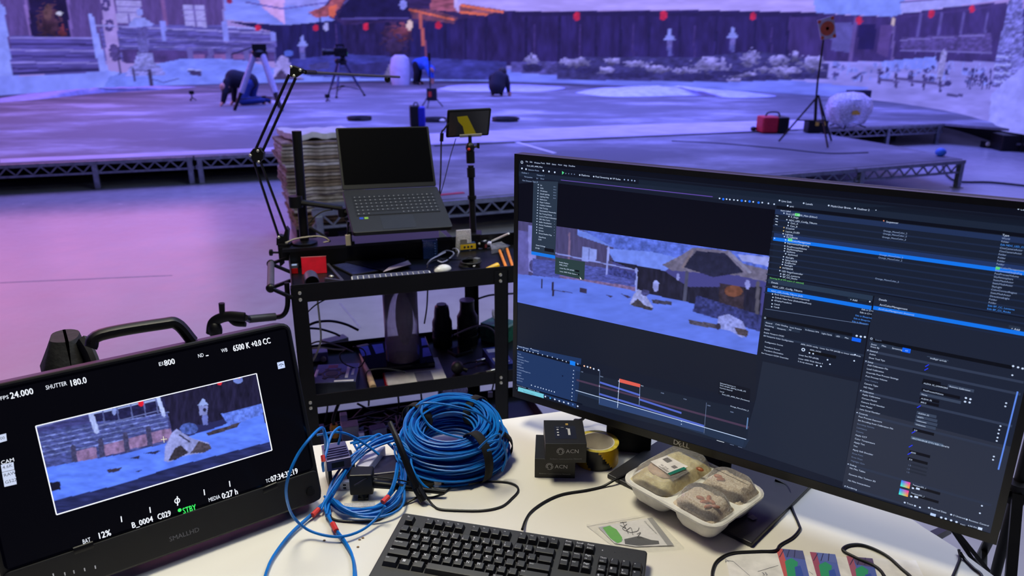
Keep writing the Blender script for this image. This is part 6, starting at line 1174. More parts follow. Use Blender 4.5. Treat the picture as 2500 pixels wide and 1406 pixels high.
PC = mat('grey cord', (120, 116, 120), .5); DC = mat('dark cord', (20, 20, 30), .5)
cab_([cl(*(CI @ cp(*p, .12))) for p in ((775, 732), (781, 790), (783, 830), (772, 865), (757, 890))], .0033, mat('cream cord', (200, 196, 170), .5), 'cream cable hanging down the left of the middle shelf')
cab_([cp(*p, .3) for p in ((748, 796), (775, 786), (810, 784), (845, 792), (875, 806))], .0048, DC, 'thick dark cable arching over the left of the middle shelf')
cab_([cp(*p, .32) for p in ((748, 801), (780, 803), (812, 812), (830, 820))], .0042, DC, 'dark cable under the thick arching one on the middle shelf')
cab_([cp(*p, .2) for p in ((752, 843), (775, 834), (800, 836), (842, 850), (862, 860))], .003, PC, 'grey cable bowing across the left of the middle shelf')
cab_([cp(*p, .18) for p in ((752, 852), (780, 848), (815, 852), (842, 854))], .003, mat('cream cord', (200, 196, 170), .5), 'cream cable lying across the left of the middle shelf')
cab_([cp(*p, .16) for p in ((862, 846), (885, 852), (893, 868), (884, 890), (868, 898), (838, 886), (830, 866), (846, 852))], .0024, DC, 'small dark cable loop left of the hammer')
cab_([cp(*p, .05) for p in ((896, 928), (894, 912), (905, 903), (940, 900), (975, 905), (990, 909))], .0024, DC, 'thin dark cable crossing the notebook')
cab_([cp(*p, .35) for p in ((1044, 708), (1042, 750), (1036, 790))], .003, DC, 'dark cable hanging straight behind the clear plastic roll')
cab_([cp(*p, .2) for p in ((1108, 818), (1150, 800), (1178, 795), (1205, 808), (1218, 842))], .0035, PC, 'grey cable arching in front of the camera lenses')
cab_([cp(*p, .42) for p in ((1165, 730), (1190, 722), (1212, 719), (1262, 716))], .004, DC, 'dark cable running to the right behind the tall lens')
cab_([cp(*p, .02) for p in ((748, 765), (770, 745), (800, 728))], .0022, DC, 'thin dark cable slanting across the upper left of the cart opening')
m = MB(); m.bar(az(790, 838, MT+.01), az(845, 824, MT+.01), .05, .018); tag(m.build('grey_case', mat('blue-grey case', (86, 88, 110), .4), bev=.003), 'flat blue-grey case at the back left of the middle shelf', 'case')
m = MB(); m.bar(az(762, 868, MT+.02), az(800, 864, MT+.02), .045, .035); tag(m.build('grey_case', mat('lilac-grey case', (120, 120, 160), .4), bev=.003), 'small lilac-grey case behind the fan box on the middle shelf', 'case')
m = MB(); m.ell((0, 0, .012), .011, .009, .012); o = m.build('white_plug', mat('cream plastic', (190, 180, 160), .5)); o.location = az(790, 884, MT); tag(o, 'small cream plug behind the fan box', 'plug')

# ---- lower tray
LT = LOW+.0005
def lp(px, py, v, z=None):
    p = cp(px, py, v); 
    return p
def lowbox(name, px, py, v, w, d, h, m_, label, cat, ang=0):
    p = cp(px, py, v); q = CI @ p; o = thing(name, label, cat, fz(cl(q.x, q.y, LT), CR+ang)); m = MB(); hh = max(h, p.z-LT); m.box(-w/2, w/2, -d/2, d/2, 0, hh); m.build('body', m_, o, bev=.002); return o, hh
t, hh = lowbox('charger', 838, 1010, .2, .025, .03, .03, mat('white-lilac plastic', (190, 190, 215), .4), 'small upright white charger on the lower shelf', 'charger')
t, hh = lowbox('wall_adapter', 853, 1034, .14, .06, .05, .03, mat('white-lilac plastic', (190, 190, 215), .4), 'wide white box in front of the small charger on the lower shelf', 'box')
t, hh = lowbox('hub', 922, 1041, .1, .055, .04, .03, mat('lilac box', (120, 122, 180), .4), 'lilac rounded box in the middle of the lower shelf', 'box', 10)
t, hh = lowbox('hub', 882, 1056, .04, .018, .03, .02, mat('lilac box', (120, 122, 180), .4), 'small lilac block at the front of the lower shelf', 'box')
t, hh = lowbox('carton', 1146, 968, .36, .03, .02, .03, mat('beige card', (150, 140, 140), .6), 'beige carton beside the crumpled bag on the lower shelf', 'carton')
t, hh = lowbox('carton', 1060, 968, .38, .025, .02, .03, mat('beige card', (150, 140, 140), .6), 'small printed carton left of the crumpled bag on the lower shelf', 'carton')
t, hh = lowbox('battery', 1222, 1000, .12, .03, .03, .03, mat('dark violet box', (40, 38, 76), .4), 'dark violet battery at the right of the lower shelf', 'battery')
t, hh = lowbox('battery', 780, 1040, .16, .03, .03, .03, mat('lilac box', (120, 122, 180), .4), 'lilac block at the left of the lower shelf by the orange plug', 'battery')
p = cp(1105, 985, .3); q = CI @ p; t = thing('crumpled_bag', 'crumpled translucent bag on the lower shelf', 'bag', fz(cl(q.x, q.y, LT), CR)); m = MB(); m.lathe([(.05, 0), (.062, .06), (.06, .14), (.05, .17), (.065, .21)], 22, sy=.6); m.v = [(x+mnoise.noise(V(x*40, y*40, z*40))*.012, y+mnoise.noise(V(x*40, y*40+4, z*40))*.012, z+mnoise.noise(V(x*40+3, y*40, z*30))*.012) for x, y, z in m.v]; m.build('film', clear('grey bag film', (.7, .7, .85), .5, (.5, .5, .66)), t)
p = cp(815, 1035, .1); q = CI @ p; t = thing('power_plug', 'orange power plug with a black cable on the lower shelf', 'plug', fz(cl(q.x, q.y, LT), CR)); hz = p.z-LT; m = MB(); m.lathe([(.014, max(0, hz-.05)), (.0145, hz-.012), (.012, hz), (0, hz)], 18); m.lathe([(.0155, hz-.02), (.0155, hz-.016)], 18); m.build('orange_body', mat('orange plug', (224, 150, 40), .45), t); m = MB(); m.tube([(0, 0, hz-.004), (0, 0, hz+.02), (.02, .02, hz+.06), (.06, .08, hz+.1)], .006, 10, 5); m.build('cord', RUB, t); m = MB(); m.box(-.015, .015, -.015, .015, 0, max(.004, hz-.05)); m.build('socket', BLK, t)
t = thing('cable_bundle', 'tangle of black cables lying on the lower shelf', 'cables', CM @ Matrix.Translation((.3, .2, LT))); m = MB(); rr = random.Random(8)
for k in range(16): m.tube([(rr.uniform(-.3, .3), rr.uniform(-.18, .18), rr.uniform(.006, .09)) for _ in range(6)], rr.choice((.003, .004, .006)), 7, 7)
m.build('cords', RUB, t, kind='stuff')
for k, (a, c_) in enumerate((((897, 948), (900, 990)), ((972, 968), (971, 1012)), ((1028, 962), (1027, 1005)), ((800, 968), (794, 1030)), ((1206, 925), (1197, 965)))):
    cab_([cp(*a, .1+.06*k), cp((a[0]+c_[0])/2+2, (a[1]+c_[1])/2, .12+.06*k), cp(*c_, .14+.05*k)], .0035, RUB, ('black cable dropping to the lower shelf near its left end', 'first black cable hanging behind the blue coil', 'second black cable hanging behind the blue coil', 'black cable dropping beside the orange plug', 'thin cable with a white tag hanging at the right front of the cart')[k])
m = MB(); m.box(-.009, .009, -.004, .004, -.012, .012); o = m.build('cable_tag', WHT, bev=.002); o.location = cp(1197, 963, .33); o['label'] = 'white tag on the cable at the right front of the cart'; o['category'] = 'tag'
cab_([cp(*p, .2) for p in ((872, 985), (905, 1000), (945, 1000), (985, 1015), (1000, 1035))], .004, RUB, 'black cable curving over the lower shelf behind the devices')
# headset hanging from the side rail
p0 = ay(560, 785, 2.05); t = thing('headset', 'black headset with a boom hanging on the side rail behind the camera monitor', 'headset', Matrix.Translation(p0)); I = loc_of(t); g = lambda x, y, Y=2.05: I @ ay(x, y, Y)
m = MB(); m.tube([g(516, 815), g(520, 790), g(535, 778), g(560, 772), g(598, 775)], .01, 10, 5, flat=1.6); m.tube([g(606, 779, 2.11), g(598, 775)], .01, 8); m.build('headband', BLK, t); m = MB(); m.tube([g(543, 776), g(541, 740)], .0075, 10, 1, .009); m.build('boom', BLK, t); m = MB(); m.M = Matrix.Translation(g(526, 806)); m.ell((0, 0, 0), .02, .02, .03); m.build('ear_cup', BLK, t); m = MB(); m.tube([g(560, 778), g(575, 790), g(600, 792)], .008, 8, 4); m.build('clip', BLK, t)
# ------------------------------------------------------------ things on the desk
def dz(px, py, z=0, deg=0): return fz(az(px, py, TZ+z), deg)
BLU = mat('blue cable sheath', (10, 112, 200), .4, 0, .12, 40, spec=.3); VEL = mat('black hook strap', (12, 12, 14), .85); REDT = mat('red tape flag', (214, 50, 44), .5)
# big coil of blue cable: one long cable wound many times
t = thing('cable_coil', 'large coil of bright blue cable tied with black straps on the desk', 'cable', fz(az(1102, 1122, TZ), 8)); rr = random.Random(21); pts = []; N = 20; R0 = .091
off = [V(0, 0, 0)]; turns = 104; ph = 0
rows = []
for k in range(turns):
    up_ = k >= 62
    while True:
        a, b = rr.uniform(-1, 1), rr.uniform(-1, 1)
        if a*a+b*b < 1: break
    r = R0+(.040 if not up_ else .034)*a+(.004 if not up_ else -.006); z = (.034+.030*b) if not up_ else (.078+.026*b); tx, ty = rr.uniform(-.05, .05), rr.uniform(-.05, .05); ex_ = rr.uniform(-.006, .006)
    rows.append((r, z, tx, ty, ex_))
for k, (r, z, tx, ty, ex_) in enumerate(rows):
    r2, z2 = rows[min(k+1, turns-1)][:2]
    for i in range(N):
        f = i/N; f2 = f*f*(3-2*f); a = 2*math.pi*f; R = r+(r2-r)*f2+ex_*math.sin(2*a+k); Z = z+(z2-z)*f2
        x, y = R*math.cos(a), R*.95*math.sin(a); Z += tx*.3*x+ty*.3*y+(.02*(y/.1)*(.5 if k < 62 else 1.0) if True else 0); pts.append((x, y, max(.004, Z)))
m = MB(); m.tube(pts, .0024, 6, 2); m.build('cable', BLU, t)
def strapband(ang, r, zc, rz, rr_, wd=.02):
    m = MB(); n = 26; vs = []; c = V(math.cos(ang), math.sin(ang), 0); s = V(-math.sin(ang), math.cos(ang), 0)
    for i in range(n):
        a = 2*math.pi*i/n; q = c*(r+rr_*math.cos(a))+V(0, 0, max(.002, zc+rz*math.sin(a)))
        vs += [q-s*wd/2, q+s*wd/2]
    m.add(vs, [(2*i, 2*((i+1) % n), 2*((i+1) % n)+1, 2*i+1) for i in range(n)], True); o = m.build('strap', VEL, t); sd = o.modifiers.new('solid', 'SOLIDIFY'); sd.thickness = .002; sd.offset = 1
strapband(math.radians(-58), R0, .047, .058, .045); strapband(math.radians(48), R0, .080, .034, .036); strapband(math.radians(140), R0, .077, .033, .036); strapband(math.radians(-8), R0+.008, .034, .034, .036)
for q in ([(1010, 1018, .17), (1025, 995, .19), (1032, 985, .2), (1060, 984, .2), (1110, 992, .19), (1165, 1008, .17), (1200, 1035, .14)], [(1032, 990, .2), (1030, 1010, .19), (1050, 1040, .17), (1085, 1058, .16), (1130, 1070, .15)], [(1190, 1080, .1), (1222, 1075, .1), (1232, 1095, .08), (1236, 1120, .05), (1226, 1150, .02)], [(1168, 1095, .1), (1195, 1070, .12), (1220, 1060, .12), (1216, 1090, .09), (1190, 1100, .09)]):
    m = MB(); m.M = loc_of(t); m.tube([az(x, y, TZ+z) for x, y, z in q], .0024, 7, 7); m.build('loose_loop', BLU, t)
# loose blue network cables
def bc(pts, label, r=.0026, tags=(), strands=1, n=7, sp=.006, m_=None):
    P = [az(x, y, TZ+z) for x, y, z in pts]; t = thing('network_cable', label, 'cable', Matrix.Translation((P[0].x, P[0].y, TZ))); I = loc_of(t); rr = random.Random(len(label))
    for k in range(strands):
        o = V(rr.uniform(-1, 1), rr.uniform(-1, 1), 0)*sp*(k > 0); m = MB(); m.tube([I @ (p+o*(.4+.6*math.sin(i+k))+V(0, 0, .003*(k % 3))) for i, p in enumerate(P)], r, 7, n); m.build('cable', m_ or BLU, t)
    for (a, b) in tags:
        m = MB(); m.tube([I @ az(*a[:2], TZ+a[2]), I @ az(*b[:2], TZ+b[2])], r*2.0 if strands > 1 else r*1.5, 9); m.build('red_tag', REDT, t)
    return t
bc([(795, 1095, .12), (793, 1065, .17), (786, 1044, .2), (760, 1066, .22), (726, 1112, .2), (704, 1165, .17), (699, 1210, .13), (714, 1258, .06), (750, 1292, .02), (800, 1308, .012), (845, 1308, .012), (890, 1290, .012), (925, 1258, .02), (940, 1235, .04)], 'single blue cable looping in front of the right edge of the camera monitor')
bc([(845, 1150, .05), (822, 1190, .03), (800, 1220, .014), (768, 1252, .008), (715, 1300, .006), (678, 1345, .005), (655, 1385, .005), (642, 1440, .005), (650, 1520, .005), (680, 1640, .005)], 'pair of blue cables with a red tag running off the front left of the desk', strands=2, tags=(((778, 1243, .012), (763, 1258, .011)),), sp=.005)
bc([(815, 1205, .03), (800, 1235, .014), (804, 1262, .008), (820, 1295, .006), (845, 1330, .005), (864, 1370, .005), (868, 1440, .005), (850, 1520, .005), (830, 1640, .005)], 'pair of blue cables with a red tag running straight to the front desk edge', strands=2, tags=(((812, 1278, .011), (821, 1296, .01)),), sp=.005)
bc([(800, 1262, .008), (806, 1225, .012), (830, 1170, .03), (870, 1115, .05), (915, 1085, .06), (970, 1075, .05), (985, 1110, .04), (990, 1160, .03), (975, 1205, .02), (940, 1235, .012), (890, 1250, .008), (840, 1250, .008), (808, 1230, .01)], 'messy loop of several blue cables lying around the black adapter', strands=7, sp=.017, tags=(((934, 1226, .03), (948, 1212, .032)),))
bc([(812, 1225, .02), (835, 1245, .02), (880, 1262, .012), (930, 1255, .01), (968, 1232, .012), (980, 1200, .02), (976, 1170, .03)], 'lower bundle of blue cables curving in front of the black adapter', strands=5, sp=.014)
bc([(790, 1045, .19), (800, 1080, .17), (795, 1110, .16), (788, 1130, .15), (790, 1150, .13)], 'short blue cable with a red tag hanging over the corner of the camera monitor', tags=(((788, 1112, .165), (790, 1126, .158)),))
bc([(800, 1088, .12), (812, 1058, .13), (830, 1043, .13), (832, 1062, .11), (826, 1085, .09)], 'small blue cable arch above the metal converter box')
bc([(775, 1062, .1), (825, 1055, .12), (860, 1065, .1), (900, 1090, .07), (925, 1110, .05)], 'blue cable arching from the converter box to the white box')
for k, q in enumerate(([(855, 1082, .03), (880, 1075, .035), (930, 1070, .04), (975, 1078, .04)], [(870, 1095, .03), (905, 1070, .05), (925, 1062, .05), (945, 1080, .04), (965, 1100, .03)], [(862, 1080, .02), (878, 1110, .015), (884, 1122, .01)], [(872, 1078, .02), (885, 1105, .012), (890, 1120, .01)], [(960, 1085, .06), (985, 1090, .06), (1000, 1110, .05), (975, 1125, .04), (990, 1140, .04)])):
    bc(q, ('blue cable along the back edge of the desk left of the coil', 'blue cable forming a small arch left of the coil', 'first short blue cable on the white desk behind the white box', 'second short blue cable on the white desk behind the white box', 'blue cable knot touching the left side of the coil')[k], strands=(3, 2, 1, 1, 3)[k], sp=.01)
bc([(1013, 1090, .06), (1004, 1120, .05), (1010, 1150, .04), (1030, 1180, .02), (1048, 1195, .01)], 'single blue cable dropping in front of the coil to the antenna tip')
bc([(972, 1135, .05), (968, 1165, .05), (958, 1195, .04), (945, 1215, .03), (936, 1228, .025)], 'two blue cables crossing the antenna to the red tag', strands=2, sp=.004)
# converter boxes
P = [az(*p, TZ+.075) for p in ((789, 1082), (838, 1078), (857, 1112), (796, 1124))]; t = thing('converter_box', 'ribbed violet metal converter box beside the camera monitor', 'converter', frame(P[3]+V(0, 0, -.075), P[2]-P[3], ez=(0, 0, 1))); I = loc_of(t); dy = (I @ P[0]).y; wx = (P[2]-P[3]).length
m = MB(); m.box(0, wx, 0, dy, .048, .072); m.build('case', mat('violet grey metal', (96, 92, 130), .35, .4), t, bev=.002); m = MB()
for k in range(5): m.box(.003, wx-.003, dy*(.1+k*.13), dy*(.16+k*.13), .072, .075)
m.build('ribs', mat('violet grey metal', (96, 92, 130), .35, .4), t); m = MB(); m.box(.01, wx*.7, -.0008, 0, .054, .066); m.build('front_plate', BLK, t)
for k in range(2): m = MB(); m.box(wx*(.05+.75*k), wx*(.2+.75*k), dy*.1, dy*.9, .0, .048); m.build('support', BLK, t)
P = [az(*p, TZ+.04) for p in ((905, 1092), (941, 1088), (900, 1139), (867, 1136))]; c = sum(P, V(0, 0, 0))/4; t = thing('white_box', 'pale wedge-shaped plastic box among the blue cables', 'box', Matrix.Translation((c.x, c.y, TZ))); m = MB(); m.prism([(p.x-c.x, p.y-c.y) for p in reversed(P)], .008, .04); m.build('case', mat('pale lilac plastic', (196, 194, 216), .4), t, bev=.002); m = MB(); m.prism([((p.x-c.x)*.9, (p.y-c.y)*.9) for p in reversed(P)], 0, .008); m.build('foot', BLK, t)
t = thing('power_adapter', 'black square power adapter standing in the loop of blue cables', 'adapter', dz(884, 1222, 0, 4)); m = MB(); m.box(-.023, .023, .0, .034, .012, .058); m.build('body', BLK, t, bev=.003); m = MB(); m.tube([(0, .01, .012), (.004, .006, .0), ], .008, 10); m.box(-.008, .012, .0, .02, 0, .006); m.build('plug', BLK, t)
t = thing('clear_case', 'clear plastic case lying under the black adapter', 'case', dz(880, 1235, 0, 4)); m = MB(); m.box(-.03, .03, -.02, -.002, 0, .009); m.build('shell', clear('clear case', (.9, .9, .95), .3), t)
t = thing('white_connector', 'white connector block with two dark holes left of the black adapter', 'connector', dz(848, 1196, 0, 3)); m = MB(); m.box(-.014, .014, 0, .03, 0, .018); m.build('body', WHT, t, bev=.001)
for z in (.005, .012): m = MB(); m.box(-.008, -.002, -.0006, 0, z-.0015, z+.0015); m.build('port', BLK, t)
t = thing('antenna', 'black stick antenna lying across the desk in front of the coil', 'antenna', Matrix.Identity(4)); m = MB(); m.tube([az(912, 1181, TZ+.03), az(960, 1186, TZ+.028), az(1010, 1193, TZ+.02), az(1086, 1202, TZ+.012)], .0085, 12, 4, .0045); m.build('rod', BLK, t); m = MB(); m.tube([az(900, 1179, TZ+.032), az(916, 1181, TZ+.03)], .006, 10); m.build('joint', GRY, t)
t = thing('antenna', 'longer black antenna slanting down the left side of the coil', 'antenna', Matrix.Identity(4)); m = MB(); m.tube([az(952, 1032, TZ+.13), az(975, 1085, TZ+.105), az(1000, 1150, TZ+.06), az(1016, 1190, TZ+.03)], .0055, 10, 5, .0085); m.build('rod', BLK, t); m = MB(); m.tube([az(1016, 1188, TZ+.03), az(1036, 1222, TZ+.008)], .0095, 10); m.build('joint', BLK, t)
t = thing('radio_receiver', 'flat dark violet receiver box under the left of the coil', 'receiver', dz(950, 1176, 0, 12)); m = MB(); m.box(-.045, .06, .0, .07, 0, .022); m.build('case', mat('dark violet case', (36, 32, 62), .4), t, bev=.003); m = MB(); m.cyl((-.03, -.004, .012), (-.03, .0, .012), .006, 12); m.build('knob', GRY, t)
t = thing('foam_pad', 'black flat unit in front of the coil under the antenna tip', 'unit', dz(1042, 1192, 0, 10)); m = MB(); m.rbox(-.045, .05, .0, .05, 0, .012, .01); m.build('case', BLK, t); m = MB(); m.box(.015, .03, -.004, .006, .002, .014); m.build('clear_plug', clear('clear plug', (.9, .95, 1), .3), t)
t = thing('dark_converter', 'small black connector box behind the white box', 'box', dz(852, 1150, 0, 20)); m = MB(); m.box(-.012, .012, -.02, .03, 0, .035); m.build('body', BLK, t, bev=.004); m = MB(); m.tube([(0, -.02, .02), (-.004, -.04, .014), (-.01, -.06, .004)], .005, 8, 4); m.build('cord', RUB, t)
KC = mat('thin black cord', (10, 10, 12), .45)
def kc(pts, label, r=.0022, m_=None, name='thin_cable'):
    m = MB(); m.tube([az(x, y, TZ+.0027+(q[0] if q else 0)) for x, y, *q in pts], r, 8, 8); return tag(m.build(name, m_ or KC), label, 'cable')
kc([(1145, 1182, .01), (1180, 1176), (1230, 1176), (1258, 1184), (1265, 1198), (1250, 1216), (1225, 1236), (1180, 1246), (1120, 1246), (1075, 1243), (1058, 1234), (1040, 1212, .01)], 'black cable making a long loop on the desk right of the coil')
kc([(1025, 1210, .006), (985, 1232), (950, 1252), (925, 1268), (890, 1273), (840, 1272), (812, 1266), (800, 1250)], 'black cable wandering from the antenna joint to the blue cables')
kc([(865, 1185, .06), (905, 1166, .045), (960, 1170, .04), (1000, 1178, .03), (1020, 1192, .02)], 'thin dark cord crossing over the black adapter', .0016)
kc([(1018, 1192, .03), (1026, 1206, .02), (1050, 1214), (1080, 1205), (1100, 1190)], 'short thin cord around the antenna joint', .0016)
kc([(1275, 1292, .01), (1284, 1268), (1300, 1246), (1335, 1222), (1375, 1206), (1430, 1197), (1470, 1188), (1500, 1172, .008), (1530, 1158, .01)], 'black keyboard cable running to the wide monitor', .0026, name='keyboard_cable')
kc([(1893, 1170, .01), (1918, 1184, .006), (1930, 1205, .005), (1934, 1240), (1950, 1280), (1952, 1292), (1935, 1312), (1905, 1330), (1893, 1344), (1850, 1346), (1790, 1350), (1757, 1364), (1742, 1385), (1740, 1420), (1760, 1500), (1800, 1620)], 'black cable from the monitor base around to the front desk edge', .0026)
kc([(2240, 1560), (2250, 1480), (2232, 1420), (2200, 1388), (2160, 1354), (2110, 1332), (2075, 1331), (2058, 1343), (2090, 1362), (2140, 1385), (2165, 1420), (2190, 1500), (2180, 1600)], 'black cable loop at the front right of the desk', .003)
kc([(2341, 1342, .006), (2344, 1362), (2336, 1385), (2322, 1420), (2300, 1500), (2280, 1600)], 'black cable at the right desk edge going to the front', .0026)
kc([(2344, 1348, .008), (2356, 1366), (2376, 1386), (2396, 1404), (2404, 1440), (2390, 1520)], 'black cable along the right desk edge', .0026)
# two branded cartons
ct_ = mat('black carton', (15, 15, 17), .5, 0, .15, 50); ink = mat('light print', (190, 190, 192), .5)
def carton(o, label, top):
    W_, Dp, Hh = .0845, .1, .0445; t = thing('carton', label, 'box', o); m = MB(); m.box(0, W_, 0, Dp, 0, Hh); m.build('box', ct_, t, bev=.0008); e, u = (1, 0, 0), (0, 0, 1)
    m = MB(); m.M = Matrix.Translation((.031, -.0004, .0275)) @ Matrix.Rotation(math.pi/2, 4, 'X')
    for r0, r1, a0, a1 in ((.0068, .0078, 25, 215), (.0068, .0078, 235, 375), (.0041, .0054, -60, 240)):
        n = 22; A = [math.radians(a0+(a1-a0)*i/n) for i in range(n+1)]; m.add([(r*math.cos(a), r*math.sin(a), 0) for a in A for r in (r0, r1)], [(2*i, 2*i+1, 2*i+3, 2*i+2) for i in range(n)])
    lg = m.build('ring_logo', ink, t); m = MB(); m.text('ACN', (.042, -.0005, .0235), e, u, .0125); m.build('lettering', ink, t); m = MB(); m.text('Ambient Communication Network', (.0095, -.0005, .0085), e, u, .0046); m.build('caption', mat('dim print', (140, 140, 142), .5), t)
    if top:
        m = MB(); m.box(.021, .066, .02, .074, Hh, Hh+.0003); p = m.build('picture_panel', mat('navy print', (24, 27, 42), .4), t)
        m = MB()
        for y in (.035, .046, .058): m.lathe([(0, .0004), (.0024, .0004), (.0024, .0007)], 12, (.028, y, Hh))
        m.build('dials', ink, p); m = MB(); m.box(.049, .054, .035, .062, Hh+.0003, Hh+.0007); m.box(.046, .049, .06, .064, Hh+.0003, Hh+.0007); m.box(.025, .031, .0665, .0675, Hh+.0003, Hh+.0007); m.box(.035, .041, .0665, .0675, Hh+.0003, Hh+.0007); m.build('switch_print', ink, p)
        m = MB(); m.box(.046, .0515, .077, .085, Hh, Hh+.0004); m.build('gold_connector_print', mat('gold print', (206, 170, 90), .35, .4), p)
    return t
o = az(1305, 1165, TZ+.0005); o2 = az(1402, 1168, TZ+.0005); ang = math.degrees(math.atan2(o2.y-o.y, o2.x-o.x))
carton(fz(o, ang), 'lower black carton of the stacked pair with a ring logo', False)
o3 = az(1331, 1130, TZ+.0455); carton(fz(o3, ang+3), 'upper black carton of the stacked pair showing a printed device on top', True)
# tape roll
t = thing('tape_roll', 'roll of yellow and black hazard tape lying flat beside the black cartons', 'tape', dz(1456, 1122, 0, 20)); R1, R2, hT = .0475, .0375, .046
m = MB(); m.lathe([(R2+.0005, .001), (R1-.0004, 0), (R1-.0004, hT), (R2+.0005, hT-.0005), (R2+.0005, .001)], 48); m.build('tape_edge', mat('yellow tape edge', (196, 176, 60), .5, 0, .25, 80), t)
m = MB(); n = 96
for i in range(n):
    a0, a1 = 2*math.pi*i/n, 2*math.pi*(i+1)/n
    for j in range(8):
        z0, z1 = hT*j/8, hT*(j+1)/8; m.mi = int(((i/n*3)+(j/8)*.38+.12) % 1 < .5); m.add([(R1*math.cos(a0), R1*math.sin(a0), z0), (R1*math.cos(a1), R1*math.sin(a1), z0), (R1*math.cos(a1), R1*math.sin(a1), z1), (R1*math.cos(a0), R1*math.sin(a0), z1)], [(0, 1, 2, 3)], True)
m.build('striped_face', [mat('hazard yellow', (222, 176, 10), .3), mat('hazard black', (14, 14, 14), .3)], t)
m = MB(); m.lathe([(R2-.002, .0), (R2+.0004, .0), (R2+.0004, hT), (R2-.002, hT), (R2-.002, 0)], 48); m.build('core', mat('pale cardboard', (206, 200, 190), .7), t)
# food container
L_, F_, R_, B_ = [az(*p, TZ+.052) for p in ((1517, 1165), (1745, 1305), (1882, 1195), (1642, 1090))]
c = (L_+F_+R_+B_)/4; a_ = ((F_-L_)+(R_-B_))/2; b_ = ((B_-L_)+(R_-F_))/2; la, lb = a_.length, b_.length
t = thing('food_container', 'white three-compartment food container with a clear domed lid on the monitor base', 'container', frame(V(c.x, c.y, TZ+.0105), a_, b_)); 
def ring3(x0, x1, y0, y1, r, z, k=5):
    pl = []
    for cx, cy, a0 in ((x1-r, y1-r, 0), (x0+r, y1-r, 90), (x0+r, y0+r, 180), (x1-r, y0+r, 270)):
        for i in range(k+1): a = math.radians(a0+90*i/k); pl.append((cx+r*math.cos(a), cy+r*math.sin(a), z))
    return pl
def loft(m, rings, cap0=True, cap1=True, smooth=True):
    n = len(rings[0]); vs = [p for r in rings for p in r]; fs = [(i*n+k, i*n+(k+1) % n, (i+1)*n+(k+1) % n, (i+1)*n+k) for i in range(len(rings)-1) for k in range(n)]
    if cap0: fs.append(tuple(reversed(range(n))))
    if cap1: fs.append(tuple(range((len(rings)-1)*n, len(rings)*n)))
    m.add(vs, fs, smooth)
hx, hy = la/2, lb/2; zr = .0415; FW_ = mat('white foam tray', (226, 224, 218), .5)
cells = [(-hx+.012, -.004, -hy+.012, hy-.012), (.006, hx-.012, -hy+.012, -.004), (.006, hx-.012, .006, hy-.012)]
m = MB(); loft(m, [ring3(-hx+.004, hx-.004, -hy+.004, hy-.004, .03, zr-.006), ring3(-hx, hx, -hy, hy, .034, zr-.004), ring3(-hx, hx, -hy, hy, .034, zr), ring3(-hx+.008, hx-.008, -hy+.008, hy-.008, .03, zr-.001)])
for x0, x1, y0, y1 in cells: loft(m, [ring3(x0+.01, x1-.01, y0+.01, y1-.01, .02, 0), ring3(x0+.003, x1-.003, y0+.003, y1-.003, .024, .012), ring3(x0-.003, x1+.003, y0-.003, y1+.003, .026, zr-.005)])
m.build('tray', FW_, t, ang=.8)
foods = [mat('cooked cabbage', (222, 210, 160), .6, 0, .2, 60, .4, col2=(186, 168, 112)), mat('grain', (226, 212, 190), .7, 0, .2, 300, .4, col2=(186, 166, 140))]
for k, (x0, x1, y0, y1) in enumerate(cells):
    m = MB(); nx = 16; vs = []; hM = .017
    for i in range(nx+1):
        for j in range(nx+1):
            x, y = x0+(x1-x0)*i/nx, y0+(y1-y0)*j/nx; e = min(1, 4.5*min(i, nx-i)/nx)*min(1, 4.5*min(j, nx-j)/nx); e = e*(2-e); vs.append((x, y, zr-.003+(hM+.003)*e+e*.004*mnoise.noise(V(x*90, y*90, k))))
    m.add(vs, [(i*(nx+1)+j, (i+1)*(nx+1)+j, (i+1)*(nx+1)+j+1, i*(nx+1)+j+1) for i in range(nx) for j in range(nx)], True); m.build('cabbage' if k == 0 else 'grain', foods[min(k, 1)], t, kind='stuff')
rr = random.Random(6); x0, x1, y0, y1 = cells[0]
if True:
    m = MB(); m.ell((x0+.045, y0+.05, zr+.018), .03, .022, .007); m.build('meat', mat('pinkish meat', (196, 164, 136), .5, 0, .15, 60), t)
sau = mat('brown sausage', (170, 92, 50), .4, 0, .2, 80)
for (x, y, a) in ((.05, -.05, .3), (.062, -.055, .8), (.07, -.045, .1), (.075, -.062, 1.2), (.06, -.038, 2.0), (.084, -.052, .5), (.03, .036, .4), (.04, .03, .9), (-.008, .03, .2)):
    m = MB(); m.M = fz((x, y, zr+.0185), math.degrees(a)); m.ell((0, 0, 0), .0085, .0045, .0035, 10, 6); m.build('sausage_piece', sau, t)
LID = clear('lid plastic', (.98, .98, 1), .2, (.8, .79, .8), .06); LID_h = zr+.001
m = MB(); loft(m, [ring3(-hx+.001, hx-.001, -hy+.001, hy-.001, .033, LID_h), ring3(-hx+.006, hx-.006, -hy+.006, hy-.006, .03, LID_h+.002)], False, False); m.build('lid_rim', LID, t)
for x0, x1, y0, y1 in cells: m = MB(); loft(m, [ring3(x0, x1, y0, y1, .024, LID_h), ring3(x0+.004, x1-.004, y0+.004, y1-.004, .026, LID_h+.016), ring3(x0+.008, x1-.008, y0+.008, y1-.008, .026, LID_h+.023), ring3(x0+.014, x1-.014, y0+.014, y1-.014, .024, LID_h+.025)], False, True); m.build('lid_dome', LID, t)
I = loc_of(t); zl = LID_h+.0262; q = [I @ az(x, y, TZ+.0105+zl) for x, y in ((1588, 1127), (1628, 1112), (1680, 1139), (1636, 1161))]
